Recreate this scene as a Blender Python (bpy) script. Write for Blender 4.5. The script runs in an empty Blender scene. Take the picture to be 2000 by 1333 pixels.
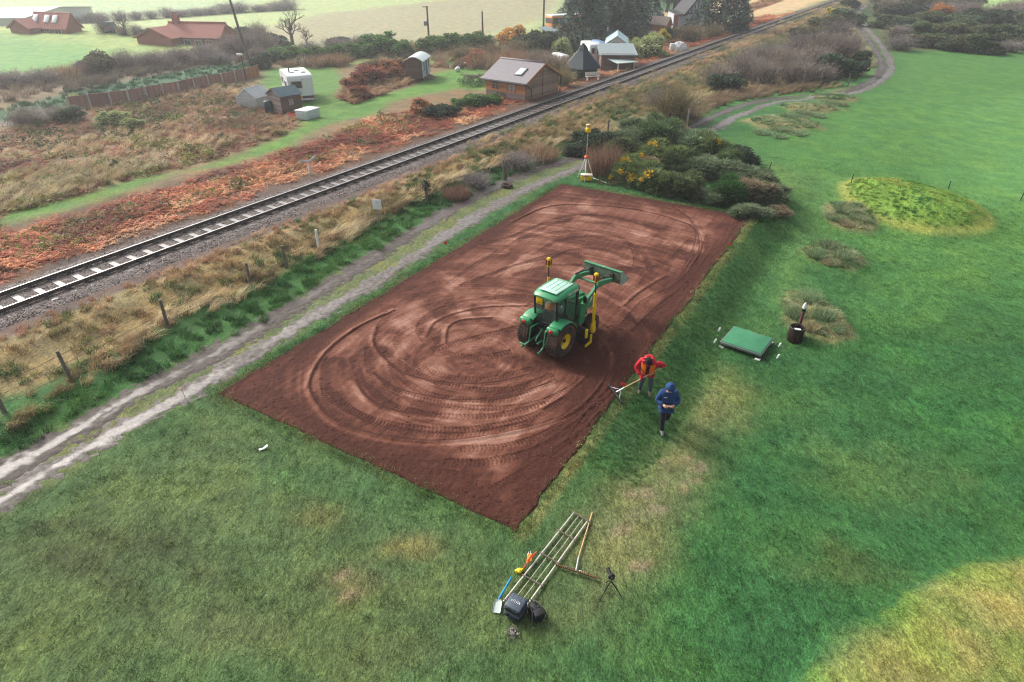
import bpy, bmesh, math, random
import numpy as np
from mathutils import Vector, Matrix, Euler
R = random.Random(7)
NR = np.random.RandomState(11)
PI = math.pi
SC = bpy.context.scene
COL = SC.collection

# ------------------------------------------------------------------ camera
CAM_H = 11.7
PITCH = math.radians(31.93)
cam_d = bpy.data.cameras.new('camera')
cam = bpy.data.objects.new('camera', cam_d)
COL.objects.link(cam)
cam.location = (0, 0, CAM_H)
cam.rotation_euler = (math.radians(90) - PITCH, 0, 0)
cam_d.sensor_width = 36
cam_d.lens = 21.996
cam_d.clip_start = 0.1
cam_d.clip_end = 3000
SC.camera = cam

# ------------------------------------------------------------------ light
SUN_AZ = math.radians(-52)      # left of straight ahead
SUN_EL = math.radians(36)
world = bpy.data.worlds.new('World')
SC.world = world
world.use_nodes = True
wt = world.node_tree
wt.nodes.clear()
w_out = wt.nodes.new('ShaderNodeOutputWorld')
w_bg = wt.nodes.new('ShaderNodeBackground')
w_sky = wt.nodes.new('ShaderNodeTexSky')
w_sky.sky_type = 'NISHITA'
w_sky.sun_disc = False
w_sky.sun_elevation = SUN_EL
w_sky.sun_rotation = SUN_AZ
w_sky.altitude = 0
w_sky.air_density = 1.0
w_sky.dust_density = 6.0
w_sky.ozone_density = 1.0
w_hsv = wt.nodes.new('ShaderNodeHueSaturation')   # overcast: the cloud cover greys the sky
w_hsv.inputs['Saturation'].default_value = 0.45
wt.links.new(w_sky.outputs[0], w_hsv.inputs['Color'])
wt.links.new(w_hsv.outputs[0], w_bg.inputs['Color'])
w_bg.inputs['Strength'].default_value = 0.132
wt.links.new(w_bg.outputs[0], w_out.inputs['Surface'])
sun_d = bpy.data.lights.new('sun', 'SUN')
sun_d.energy = 1.55
sun_d.angle = math.radians(11)
sun_d.color = (1.0, 0.96, 0.9)
sun = bpy.data.objects.new('sun', sun_d)
COL.objects.link(sun)
sdir = Vector((math.sin(SUN_AZ) * math.cos(SUN_EL), math.cos(SUN_AZ) * math.cos(SUN_EL), math.sin(SUN_EL)))
sun.rotation_euler = sdir.to_track_quat('Z', 'Y').to_euler()
sun.location = (-40, 60, 80)

SC.view_settings.view_transform = 'Standard'
SC.view_settings.look = 'None'
SC.view_settings.exposure = 0.78
SC.view_settings.gamma = 1.0
SC.view_settings.use_curve_mapping = False
cy = SC.cycles
cy.max_bounces = 5
cy.diffuse_bounces = 2
cy.glossy_bounces = 2
cy.transmission_bounces = 5
cy.transparent_max_bounces = 8
cy.volume_bounces = 0
cy.caustics_reflective = False
cy.caustics_refractive = False
cy.use_denoising = True
cy.denoising_prefilter = 'NONE'
cy.use_adaptive_sampling = False
cy.filter_width = 1.2
try:
    cy.denoiser = 'OPENIMAGEDENOISE'
except Exception:
    pass

# ------------------------------------------------------------------ helpers
def C(r, g, b):
    f = lambda v: (v / 255 / 12.92) if v / 255 <= 0.04045 else ((v / 255 + 0.055) / 1.055) ** 2.4
    return (f(r), f(g), f(b))

def vnoise(x, y, seed=0):
    xi = np.floor(x).astype(np.int64); yi = np.floor(y).astype(np.int64)
    xf = x - xi; yf = y - yi
    def h(a, b):
        n = (a * 374761393 + b * 668265263 + seed * 1442695041) & 0xFFFFFFFF
        n = ((n ^ (n >> 13)) * 1274126177) & 0xFFFFFFFF
        return ((n ^ (n >> 16)) & 0xFFFF) / 65535.0
    u = xf * xf * (3 - 2 * xf); v = yf * yf * (3 - 2 * yf)
    return (h(xi, yi) * (1 - u) + h(xi + 1, yi) * u) * (1 - v) + (h(xi, yi + 1) * (1 - u) + h(xi + 1, yi + 1) * u) * v

def fbm(x, y, scale=1.0, octv=4, seed=0):
    s = 0; a = 0.5; t = 0
    x = np.asarray(x, float) / scale; y = np.asarray(y, float) / scale
    for i in range(octv):
        s = s + a * vnoise(x, y, seed + i * 17); t += a
        x = x * 2.03 + 11.3; y = y * 2.03 - 7.1; a *= 0.5
    return s / t

def S(t):
    t = np.clip(t, 0, 1)
    return t * t * (3 - 2 * t)

# pixel of the photograph (2000 x 1333) -> world point
FPX, CX, CY = 1222.0, 1000.0, 666.5
_c, _s = math.cos(PITCH), math.sin(PITCH)
def ray(px, py):
    u = (px - CX) / FPX; v = (CY - py) / FPX
    return np.array([u, _c + v * _s, -_s + v * _c])
def U(px, py, z=0.0):
    r = ray(px, py); t = (z - CAM_H) / r[2]
    return np.array([r[0] * t, r[1] * t, z])

# ------------------------------------------------------------------ terrain
RA = U(-200, 658.6, 0.3); RB = U(1640, 0, 1.6)
_rl = np.hypot(*(RB - RA)[:2]); RD = (RB - RA)[:2] / _rl; RN = np.array([RD[1], -RD[0]])
def rail_ts(x, y):
    dx = x - RA[0]; dy = y - RA[1]
    return dx * RD[0] + dy * RD[1], dx * RN[0] + dy * RN[1]
def rail_z(t):
    return 0.3 + 1.3 * t / _rl
TEE = [U(425, 770), U(1010, 1040), U(1468, 425), U(1098, 360)]    # near-left, near-right, far-right, far-left
TA = (TEE[0] + TEE[1]) / 2
_td = (TEE[2] - TEE[1])[:2]; TEE_L = np.hypot(*_td); TD = _td / TEE_L; TN = np.array([TD[1], -TD[0]])
def tee_uv(x, y):
    dx = x - TEE[1][0]; dy = y - TEE[1][1]
    return dx * TD[0] + dy * TD[1], dx * TN[0] + dy * TN[1]       # v = distance beyond the right edge

def poly_sd(x, y, P):
    """signed distance, positive inside"""
    d2 = np.full(x.shape, 1e18); ins = np.zeros(x.shape, bool)
    n = len(P)
    for i in range(n):
        ax, ay = P[i][0], P[i][1]; bx, by = P[(i + 1) % n][0], P[(i + 1) % n][1]
        ex, ey = bx - ax, by - ay; L2 = ex * ex + ey * ey + 1e-12
        t = np.clip(((x - ax) * ex + (y - ay) * ey) / L2, 0, 1)
        qx = x - ax - t * ex; qy = y - ay - t * ey
        d2 = np.minimum(d2, qx * qx + qy * qy)
        cond = ((ay > y) != (by > y)) & (x < (bx - ax) * (y - ay) / (by - ay + 1e-12) + ax)
        ins ^= cond
    d = np.sqrt(d2)
    return np.where(ins, d, -d)

YT_POLY = [U(*p, -0.5) for p in [(1590, 1345), (1700, 1262), (1830, 1158), (1900, 1125), (2010, 1100), (2150, 1090), (2300, 1500), (1500, 1500)]]
MOUND = U(1782, 396, -0.3)
ISLETS = [(1585, 615, 62, 52), (1625, 500, 60, 30), (1656, 428, 50, 24), (1526, 262, 76, 15), (1572, 229, 62, 9), (1622, 207, 52, 7)]
ISL_W = []
for px, py, rx, ry in ISLETS:
    c = U(px, py, -0.6); ISL_W.append((c[0], c[1], U(px + rx, py, -0.6)[0] - c[0], (U(px, py - ry, -0.6)[1] - U(px, py + ry, -0.6)[1]) / 2))

def gz(x, y):
    x = np.asarray(x, float); y = np.asarray(y, float)
    t, s = rail_ts(x, y)
    zr = rail_z(np.clip(t, -80, _rl + 160)) - 0.27
    right = 1 - S((s - 2.6) / np.clip(3.5 + t * 0.03, 3.5, 8))
    left = 1 - 0.65 * S((-s - 2.4) / 2.5) - 0.35 * S((-s - 5) / 12)
    z = zr * np.where(s > 0, right, left)
    z = z + 0.22 * np.exp(-((s - 3.9) / 1.1) ** 2) * (0.6 + 0.8 * fbm(x, y, 2.5, 2, 3))
    u, v = tee_uv(x, y)
    z = z - 0.75 * S(v / (1.9 + 0.6 * np.clip(u - 23, 0, 40))) * S((u - 1.0) / 7.0)
    z = z + 0.95 * np.exp(-(np.hypot((x - MOUND[0]) / 3.4, (y - MOUND[1]) / 3.7)) ** 4)
    for cx, cyy, rx, ry in ISL_W:
        z = z + 0.35 * np.exp(-(np.hypot((x - cx) / rx, (y - cyy) / ry)) ** 3)
    near = (x > 2) & (y < 16)
    if near.any():
        sd = poly_sd(x, y, YT_POLY)
        z = z + np.where(near, 0.22 * S((sd + 0.5) / 0.7), 0)
    z = z + 1.2 * np.exp(-((y - 112) / 13) ** 2) * S(-(x + 38) / 18)
    z = z + 0.035 * np.clip(y - 165, 0, None) * S((90 - x) / 60)
    far = S((np.hypot(x, y) - 25) / 30)
    z = z + far * 0.5 * (fbm(x, y, 18, 3, 5) - 0.5)
    # rough ground west of the line
    z = z + 0.5 * (fbm(x, y, 5, 3, 9) - 0.5) * S((-s - 3) / 3) * S((80 - y) / 20)
    z = z + 0.03 * (fbm(x, y, 2.2, 3, 21) - 0.5) * (1 - far)
    return z

def gz1(x, y):
    return float(gz(np.array([x]), np.array([y]))[0])

def G(px, py):
    """first hit of the pixel's ray with the terrain"""
    r = ray(px, py)
    if r[2] > -0.012: r[2] = -0.012
    t0 = CAM_H / -r[2]
    ts = np.linspace(t0 * 0.6, t0 * 1.5, 240)
    xs = r[0] * ts; ys = r[1] * ts; zs = CAM_H + r[2] * ts
    below = zs < gz(xs, ys)
    i = int(np.argmax(below)) if below.any() else 239
    a, b = ts[max(i - 1, 0)], ts[i]
    for _ in range(18):
        m = (a + b) / 2
        if CAM_H + r[2] * m < gz1(r[0] * m, r[1] * m): b = m
        else: a = m
    return np.array([r[0] * b, r[1] * b, gz1(r[0] * b, r[1] * b)])
def GP(pts): return [G(*p) for p in pts]
def dist(p): return math.sqrt(p[0] ** 2 + p[1] ** 2 + (CAM_H - p[2]) ** 2)
def px_m(p):                       # metres per photograph pixel at point p
    return (p[1] * _c + (CAM_H - p[2]) * _s) / FPX

# ------------------------------------------------------------------ materials
MATS = {}
def nodemat(name):
    m = bpy.data.materials.new(name); m.use_nodes = True
    nt = m.node_tree
    b = nt.nodes['Principled BSDF']
    return m, nt, b
def mat(name, col, rough=0.6, metal=0.0, var=0.12, scale=8.0, bump=0.0, spec=0.4, dirt=None, dirt_amt=0.0):
    if name in MATS: return MATS[name]
    m, nt, b = nodemat(name)
    N = nt.nodes.new; L = nt.links.new
    tc = N('ShaderNodeTexCoord')
    nz = N('ShaderNodeTexNoise'); nz.inputs['Scale'].default_value = scale; nz.inputs['Detail'].default_value = 5
    L(tc.outputs['Object'], nz.inputs['Vector'])
    mr = N('ShaderNodeMapRange'); mr.inputs[1].default_value = 0.25; mr.inputs[2].default_value = 0.75
    mr.inputs[3].default_value = 1 - var; mr.inputs[4].default_value = 1 + var
    L(nz.outputs['Fac'], mr.inputs[0])
    mx = N('ShaderNodeMix'); mx.data_type = 'RGBA'; mx.blend_type = 'MULTIPLY'; mx.inputs[0].default_value = 1
    mx.inputs[6].default_value = (*col, 1); L(mr.outputs[0], mx.inputs[7])
    out = mx.outputs[2]
    if dirt is not None:
        n2 = N('ShaderNodeTexNoise'); n2.inputs['Scale'].default_value = scale * 0.45; n2.inputs['Detail'].default_value = 7
        L(tc.outputs['Object'], n2.inputs['Vector'])
        m2 = N('ShaderNodeMapRange'); m2.inputs[1].default_value = 0.62 - 0.3 * dirt_amt; m2.inputs[2].default_value = 0.8 - 0.2 * dirt_amt
        m2.inputs[3].default_value = 0; m2.inputs[4].default_value = min(1, dirt_amt + 0.25)
        L(n2.outputs['Fac'], m2.inputs[0])
        md = N('ShaderNodeMix'); md.data_type = 'RGBA'; L(m2.outputs[0], md.inputs[0]); L(out, md.inputs[6]); md.inputs[7].default_value = (*dirt, 1)
        out = md.outputs[2]
    L(out, b.inputs['Base Color'])
    b.inputs['Roughness'].default_value = rough; b.inputs['Metallic'].default_value = metal
    b.inputs['Specular IOR Level'].default_value = spec
    if bump:
        bp = N('ShaderNodeBump'); bp.inputs['Strength'].default_value = bump; bp.inputs['Distance'].default_value = 0.02
        L(nz.outputs['Fac'], bp.inputs['Height']); L(bp.outputs[0], b.inputs['Normal'])
    m['rgb'] = col
    MATS[name] = m
    return m
def glass(name, tint=(0.75, 0.85, 0.85), alpha=0.35, rough=0.05, body=0.25):
    if name in MATS: return MATS[name]
    m, nt, b = nodemat(name)
    b.inputs['Base Color'].default_value = (*[c * body for c in tint], 1); b.inputs['Roughness'].default_value = rough
    b.inputs['Specular IOR Level'].default_value = 0.6
    tr = nt.nodes.new('ShaderNodeBsdfTransparent'); tr.inputs[0].default_value = (*tint, 1)
    mx = nt.nodes.new('ShaderNodeMixShader'); mx.inputs[0].default_value = alpha
    o = nt.nodes['Material Output']
    nt.links.new(tr.outputs[0], mx.inputs[1]); nt.links.new(b.outputs[0], mx.inputs[2]); nt.links.new(mx.outputs[0], o.inputs['Surface'])
    MATS[name] = m
    return m
def leafmat(name, col, col2, rough=0.65, inst=False, spec=0.25, back=0.25):
    """foliage: colour between col and col2 by a per-face tone attribute, jittered per plant"""
    if name in MATS: return MATS[name]
    m, nt, b = nodemat(name)
    N = nt.nodes.new; L = nt.links.new
    at = N('ShaderNodeAttribute'); at.attribute_name = 'tone'
    mx = N('ShaderNodeMix'); mx.data_type = 'RGBA'; L(at.outputs['Fac'], mx.inputs[0])
    if inst:
        ia = N('ShaderNodeAttribute'); ia.attribute_type = 'INSTANCER'; ia.attribute_name = 'icol'
        lo = N('ShaderNodeMix'); lo.data_type = 'RGBA'; lo.blend_type = 'MULTIPLY'; lo.inputs[0].default_value = 1
        L(ia.outputs['Color'], lo.inputs[6]); lo.inputs[7].default_value = (*col, 1)
        hi = N('ShaderNodeMix'); hi.data_type = 'RGBA'; hi.blend_type = 'MULTIPLY'; hi.inputs[0].default_value = 1
        L(ia.outputs['Color'], hi.inputs[6]); hi.inputs[7].default_value = (*col2, 1)
        L(lo.outputs[2], mx.inputs[6]); L(hi.outputs[2], mx.inputs[7])
    else:
        mx.inputs[6].default_value = (*col, 1); mx.inputs[7].default_value = (*col2, 1)
    oi = N('ShaderNodeObjectInfo')
    hs = N('ShaderNodeHueSaturation')
    a1 = N('ShaderNodeMapRange'); a1.inputs[3].default_value = 0.485; a1.inputs[4].default_value = 0.515; L(oi.outputs['Random'], a1.inputs[0])
    a2 = N('ShaderNodeMapRange'); a2.inputs[3].default_value = 0.82; a2.inputs[4].default_value = 1.18; L(oi.outputs['Random'], a2.inputs[0])
    L(a1.outputs[0], hs.inputs['Hue']); L(a2.outputs[0], hs.inputs['Value']); L(mx.outputs[2], hs.inputs['Color'])
    L(hs.outputs[0], b.inputs['Base Color'])
    b.inputs['Roughness'].default_value = rough; b.inputs['Specular IOR Level'].default_value = spec
    if back:
        tl = N('ShaderNodeBsdfTranslucent'); L(hs.outputs[0], tl.inputs[0])
        ms = N('ShaderNodeMixShader'); ms.inputs[0].default_value = back
        L(b.outputs[0], ms.inputs[1]); L(tl.outputs[0], ms.inputs[2]); L(ms.outputs[0], nt.nodes['Material Output'].inputs['Surface'])
    MATS[name] = m
    return m

# ------------------------------------------------------------------ mesh builder
class MB:
    def __init__(s): s.v = []; s.f = []; s.m = []; s.sm = []
    def add(s, vs, fs, mi=0, smooth=False):
        o = len(s.v); s.v += [tuple(map(float, p)) for p in vs]
        for f in fs: s.f.append([o + i for i in f]); s.m.append(mi); s.sm.append(smooth)
        return s
    def box(s, c, d, mi=0, rz=0.0, rx=0.0, ry=0.0, top=1.0, topx=None):
        """centre c, size d; top = taper of the upper face"""
        tx = top if topx is None else topx
        M = Euler((rx, ry, rz)).to_matrix(); vs = []
        for z in (-1, 1):
            k, kx = (top, tx) if z > 0 else (1, 1)
            for x, y in ((-1, -1), (1, -1), (1, 1), (-1, 1)):
                vs.append(M @ Vector((x * d[0] / 2 * kx, y * d[1] / 2 * k, z * d[2] / 2)) + Vector(c))
        return s.add(vs, [(3, 2, 1, 0), (4, 5, 6, 7), (0, 1, 5, 4), (1, 2, 6, 5), (2, 3, 7, 6), (3, 0, 4, 7)], mi)
    def rbox(s, c, d, r=0.02, mi=0, rz=0.0, rx=0.0, ry=0.0):
        """box with chamfered edges"""
        M = Euler((rx, ry, rz)).to_matrix(); vs = []
        bm = bmesh.new(); bmesh.ops.create_cube(bm, size=1)
        bmesh.ops.scale(bm, vec=d, verts=bm.verts)
        bmesh.ops.bevel(bm, geom=bm.edges[:], offset=min(r, min(d) * 0.45), segments=2, affect='EDGES', profile=0.5)
        bm.verts.index_update()
        s.add([M @ v.co + Vector(c) for v in bm.verts], [[v.index for v in f.verts] for f in bm.faces], mi, True)
        bm.free(); return s
    def cyl(s, p0, p1, r0, r1=None, n=10, mi=0, caps=True, smooth=True):
        r1 = r0 if r1 is None else r1
        p0 = Vector(p0); p1 = Vector(p1); a = (p1 - p0)
        if a.length < 1e-9: return s
        q = a.to_track_quat('Z', 'Y'); vs = []
        for p, r in ((p0, r0), (p1, r1)):
            for i in range(n):
                t = 2 * PI * i / n; vs.append(p + q @ Vector((r * math.cos(t), r * math.sin(t), 0)))
        s.add(vs, [(i, (i + 1) % n, n + (i + 1) % n, n + i) for i in range(n)], mi, smooth)
        if caps:
            s.add(vs[:n], [list(range(n))[::-1]], mi); s.add(vs[n:], [list(range(n))], mi)
        return s
    def tube(s, pts, r, n=6, mi=0):
        rr = r if hasattr(r, '__len__') else [r] * len(pts)
        pts = [Vector(p) for p in pts]; vs = []
        for k, p in enumerate(pts):
            a = pts[min(k + 1, len(pts) - 1)] - pts[max(k - 1, 0)]
            q = a.to_track_quat('Z', 'Y')
            for i in range(n):
                t = 2 * PI * i / n; vs.append(p + q @ Vector((rr[k] * math.cos(t), rr[k] * math.sin(t), 0)))
        fs = [(k * n + i, k * n + (i + 1) % n, (k + 1) * n + (i + 1) % n, (k + 1) * n + i) for k in range(len(pts) - 1) for i in range(n)]
        fs += [list(range(n))[::-1], [(len(pts) - 1) * n + i for i in range(n)]]
        return s.add(vs, fs, mi, True)
    def lathe(s, prof, c=(0, 0, 0), axis='Z', n=24, mi=0, smooth=True, close=False):
        """prof: (radius, height) list"""
        M = {'Z': Matrix.Identity(3), 'X': Euler((0, PI / 2, 0)).to_matrix(), 'Y': Euler((-PI / 2, 0, 0)).to_matrix()}[axis]
        vs = []
        for r, h in prof:
            for i in range(n):
                t = 2 * PI * i / n; vs.append(M @ Vector((r * math.cos(t), r * math.sin(t), h)) + Vector(c))
        k = len(prof)
        fs = [(a * n + i, a * n + (i + 1) % n, (a + 1) * n + (i + 1) % n, (a + 1) * n + i) for a in range(k - 1) for i in range(n)]
        if close: fs += [((k - 1) * n + i, (k - 1) * n + (i + 1) % n, (i + 1) % n, i) for i in range(n)]
        return s.add(vs, fs, mi, smooth)
    def prism(s, poly, x0, x1, mi=0, axis='X', smooth=False):
        """poly in (y,z) swept along x; axis 'Y': (x,z) swept along y; 'Z': (x,y) swept along z"""
        f = {'X': lambda p, a: (a, p[0], p[1]), 'Y': lambda p, a: (p[0], a, p[1]), 'Z': lambda p, a: (p[0], p[1], a)}[axis]
        n = len(poly); vs = [f(p, x0) for p in poly] + [f(p, x1) for p in poly]
        s.add(vs, [(i, (i + 1) % n, n + (i + 1) % n, n + i) for i in range(n)], mi, smooth)
        return s.add(vs, [list(range(n))[::-1], [n + i for i in range(n)]], mi)
    def slab(s, quad, th, mi=0):
        """quad of 4 points thickened along its normal (downwards by th)"""
        q = [Vector(p) for p in quad]; nrm = (q[1] - q[0]).cross(q[2] - q[0]).normalized() * th
        vs = q + [p - nrm for p in q]
        return s.add(vs, [(0, 1, 2, 3), (7, 6, 5, 4), (0, 4, 5, 1), (1, 5, 6, 2), (2, 6, 7, 3), (3, 7, 4, 0)], mi)
    def mesh(s, name, mats):
        me = bpy.data.meshes.new(name); me.from_pydata(s.v, [], s.f)
        for m in (mats if isinstance(mats, (list, tuple)) else [mats]): me.materials.append(m)
        me.polygons.foreach_set('material_index', s.m); me.polygons.foreach_set('use_smooth', s.sm)
        bm = bmesh.new(); bm.from_mesh(me); bmesh.ops.recalc_face_normals(bm, faces=bm.faces); bm.to_mesh(me); bm.free()
        me.update(); return me
    def build(s, name, mats, parent=None, loc=None, rz=0.0):
        o = bpy.data.objects.new(name, s.mesh(name, mats)); COL.objects.link(o)
        if parent is not None: o.parent = parent
        if loc is not None: o.location = loc
        o.rotation_euler.z = rz
        return o
def obj(name, me, parent=None, loc=(0, 0, 0), rz=0.0, sc=None):
    o = bpy.data.objects.new(name, me); COL.objects.link(o)
    if parent is not None: o.parent = parent
    o.location = loc; o.rotation_euler.z = rz
    if sc is not None: o.scale = sc
    return o
def tag(o, label=None, cat=None, group=None, kind=None):
    if label: o['label'] = label
    if cat: o['category'] = cat
    if group: o['group'] = group
    if kind: o['kind'] = kind
    return o
def thing(name, label, cat, loc=(0, 0, 0), rz=0.0, group=None):
    o = bpy.data.objects.new(name, None); COL.objects.link(o); o.empty_display_size = 0.2
    o.location = loc; o.rotation_euler.z = rz
    return tag(o, label, cat, group)
def kids(o): return KID.get(o.name, [])
KID = {}
def copy_tree(o, parent=None, _map=None):
    if _map is None:
        _map = {}
        for q in SC.objects:
            if q.parent: _map.setdefault(q.parent.name, []).append(q)
    c = o.copy(); COL.objects.link(c)
    if parent is not None: c.parent = parent
    for ch in _map.get(o.name, []): copy_tree(ch, c, _map)
    return c
def mesh_np(name, verts, faces, mats, attrs=None, smooth=False):
    """verts (N,3), faces (M,3 or 4) numpy"""
    me = bpy.data.meshes.new(name)
    k = faces.shape[1]
    me.vertices.add(len(verts)); me.vertices.foreach_set('co', np.asarray(verts, np.float32).ravel())
    me.loops.add(faces.size); me.loops.foreach_set('vertex_index', faces.astype(np.int32).ravel())
    me.polygons.add(len(faces)); me.polygons.foreach_set('loop_start', np.arange(0, faces.size, k, dtype=np.int32))
    if smooth: me.polygons.foreach_set('use_smooth', np.ones(len(faces), bool))
    for m in (mats if isinstance(mats, (list, tuple)) else [mats]): me.materials.append(m)
    me.update(calc_edges=True)
    for nm, (dom, typ, arr) in (attrs or {}).items():
        a = me.attributes.new(nm, typ, dom)
        a.data.foreach_set('color' if typ == 'FLOAT_COLOR' else ('vector' if typ == 'FLOAT_VECTOR' else 'value'), np.asarray(arr, np.float32).ravel())
    return me
def grid_faces(nx, ny):
    i = np.arange(nx - 1)[None, :] + np.arange(ny - 1)[:, None] * nx
    i = i.ravel(); return np.stack([i, i + 1, i + 1 + nx, i + nx], 1)
# ------------------------------------------------------------------ ground sheet
def axis(lo, f0, f1, hi, st, g):
    a = list(np.arange(f0, f1 + 1e-6, st)); h = st; p = f1
    while p < hi: h *= g; p += h; a.append(p)
    h = st; p = f0; pre = []
    while p > lo: h *= g; p -= h; pre.append(p)
    return np.array(pre[::-1] + a)
gxs = axis(-520, -26, 34, 520, 0.25, 1.028)
gys = axis(-60, 4, 58, 640, 0.25, 1.028)
GX, GY = np.meshgrid(gxs, gys); gx = GX.ravel(); gy = GY.ravel()
gzv = gz(gx, gy)
gcol = np.zeros((len(gx), 3)); gcol[:] = C(53, 97, 54)
glawn = np.ones(len(gx))           # how much of the mown-lawn clump relief a point has
n1 = fbm(gx, gy, 1.6, 4, 31) - 0.5; n2 = fbm(gx, gy, 6.0, 4, 37) - 0.5

def zone(px, col, soft=1.0, amp=1.0, lawn=None, strength=1.0, world_pts=None):
    P = np.array(world_pts if world_pts is not None else [U(*p) for p in px])[:, :2]
    m = 3 * soft + amp
    sel = (gx > P[:, 0].min() - m) & (gx < P[:, 0].max() + m) & (gy > P[:, 1].min() - m) & (gy < P[:, 1].max() + m)
    if not sel.any(): return
    sd = poly_sd(gx[sel], gy[sel], P) + amp * 2 * n1[sel]
    w = S(sd / soft * 0.5 + 0.5) * strength
    gcol[sel] += (np.array(col) - gcol[sel]) * w[:, None]
    if lawn is not None: glawn[sel] += (lawn - glawn[sel]) * w
def blob(px, py, rx, ry, col, strength=0.7, amp=0.5):
    """soft patch, radii in photograph pixels"""
    c = U(px, py); a = abs(U(px + rx, py)[0] - c[0]); b = abs(U(px, py - ry)[1] - U(px, py + ry)[1]) / 2
    d = np.hypot((gx - c[0]) / a, (gy - c[1]) / b) - amp * 2.6 * n1 - 1.1 * (fbm(gx, gy, .7, 3, int(px)) - .5)
    w = S(1.25 - d) * strength * .72
    gcol[:] += (np.array(col) - gcol) * w[:, None]

# golf course
zone([(-400, 1000), (0, 975), (430, 760), (1010, 1035), (1180, 990), (1160, 1150), (1060, 1420), (-400, 1600)], C(80, 101, 62), 3.0, 1.2)
zone([(1480, 300), (1560, 215), (1720, 170), (1745, 95), (2100, 80), (2500, 330), (2000, 560), (1720, 600), (1660, 470), (1560, 420)], C(76, 122, 62), 5, 2)
zone([(1870, 200), (1990, 170), (2400, 180), (2500, 380), (1980, 390), (1840, 300)], C(90, 138, 76), 4, 1, strength=0.8)
zone([(1130, 1005), (1230, 930), (1290, 830), (1400, 700), (1440, 720), (1400, 850), (1330, 960), (1260, 1090), (1180, 1210), (1130, 1200)], C(122, 122, 82), 1.4, 0.9, strength=0.85)
zone([(1440, 300), (1560, 330), (1640, 345), (1600, 420), (1540, 560), (1500, 620), (1530, 480), (1545, 400)], C(92, 126, 70), 1.6, 0.8, strength=0.6)
for a in [(1700, 880, 160, 70, C(96, 122, 70), .5), (1560, 760, 120, 50, C(84, 118, 66), .4), (1900, 760, 160, 60, C(64, 122, 62), .5), (1640, 1090, 140, 60, C(86, 94, 58), .55),
          (1500, 1080, 90, 50, C(80, 112, 62), .4), (1960, 480, 120, 60, C(84, 128, 66), .6), (1750, 640, 110, 50, C(56, 120, 58), .4), (1440, 760, 40, 50, C(128, 138, 80), .5),
          (1420, 700, 40, 24, C(124, 136, 78), .4), (800, 1070, 60, 26, C(140, 126, 78), .7), (620, 1010, 70, 30, C(118, 112, 68), .6), (330, 940, 120, 40, C(96, 116, 62), .5),
          (170, 1080, 160, 50, C(74, 82, 52), .6), (460, 1240, 190, 60, C(96, 98, 66), .4), (760, 1270, 150, 50, C(84, 92, 60), .5), (60, 1290, 120, 50, C(78, 104, 64), .4),
          (690, 1150, 90, 50, C(104, 96, 70), .6), (880, 980, 80, 40, C(62, 112, 62), .4), (700, 960, 90, 40, C(76, 116, 70), .4), (560, 930, 90, 36, C(72, 118, 68), .4),
          (1240, 1280, 150, 50, C(62, 106, 58), .5), (1040, 1300, 150, 40, C(58, 96, 56), .5), (1490, 1250, 120, 60, C(56, 100, 60), .5), (1330, 1200, 90, 60, C(60, 112, 62), .4)]:
    blob(*a)
for px, py, r in [(1268, 952, 20), (1300, 890, 16), (1372, 890, 15), (1335, 940, 18), (1290, 990, 13), (1210, 1035, 20), (1250, 1100, 16), (1170, 1180, 22), (1345, 870, 22), (1300, 930, 14),
                  (1240, 1010, 12), (1360, 920, 13), (1390, 850, 14), (690, 1160, 22), (670, 1125, 15), (622, 1140, 13), (1320, 850, 12), (1225, 965, 12)]:
    blob(px, py, r, r * 0.62, C(142, 128, 108), .9, 1.6)
# slope right of the soil bed
u_, v_ = tee_uv(gx, gy)
wsl = S(v_ / 0.5) * S((2.6 - v_) / 1.2) * S((u_ - 4) / 3) * S((25 - u_) / 2)
gcol += (np.array(C(70, 112, 62)) - gcol) * (wsl * .8)[:, None]
wrm = np.exp(-((v_ - 0.16) / 0.14) ** 2) * S((u_ + 0.3) / .5) * S((24.6 - u_) / .5)      # rim of cut turf, light on its top edge put into the colour
gcol += (np.array(C(146, 142, 92)) - gcol) * (wrm * .7)[:, None]
# light tee lower right, mound
zone(None, C(144, 142, 84), 0.35, 0.45, strength=0.95, world_pts=YT_POLY)
ytm = poly_sd(gx, gy, np.array(YT_POLY)[:, :2]) > -0.2
gcol[ytm] += (np.array(C(108, 136, 62)) - gcol[ytm]) * S(fbm(gx, gy, 0.9, 3, 77)[ytm] * 3 - 1.2)[:, None] * 0.6
mr_ = np.hypot((gx - MOUND[0]) / 3.55, (gy - MOUND[1]) / 3.9)
gcol += (np.array(C(116, 152, 66)) - gcol) * (S((1.12 - mr_ + n1 * .3) / .2) * .85)[:, None]
gcol += (np.array(C(160, 158, 84)) - gcol) * (np.exp(-((mr_ - 0.98) / 0.1) ** 2) * .6)[:, None]
for (px, py, rx, ry), (cx_, cy_, ax, ay) in zip(ISLETS, ISL_W):
    d = np.hypot((gx - cx_) / ax, (gy - cy_) / ay) - n1 * 0.8
    gcol += (np.array(C(116, 118, 82)) - gcol) * (S((1.1 - d) / .3))[:, None]
    glawn *= 1 - S((1.1 - d) / .3) * .6
# verge, bank, ballast shoulder, west side (in railway coordinates)
t_, s_ = rail_ts(gx, gy)
def band(s0, s1, col, soft=0.6, amp=0.8, t0=-200, t1=1000, strength=1.0, lawn=None, tsoft=3.0):
    w = S((s_ + amp * 2 * n1 - s0) / soft + .5) * S((s1 - s_ - amp * 2 * n1) / soft + .5) * S((t_ - t0) / tsoft) * S((t1 - t_) / tsoft) * strength
    gcol[:] += (np.array(col) - gcol) * w[:, None]
    if lawn is not None: glawn[:] += (lawn - glawn) * w
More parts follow.
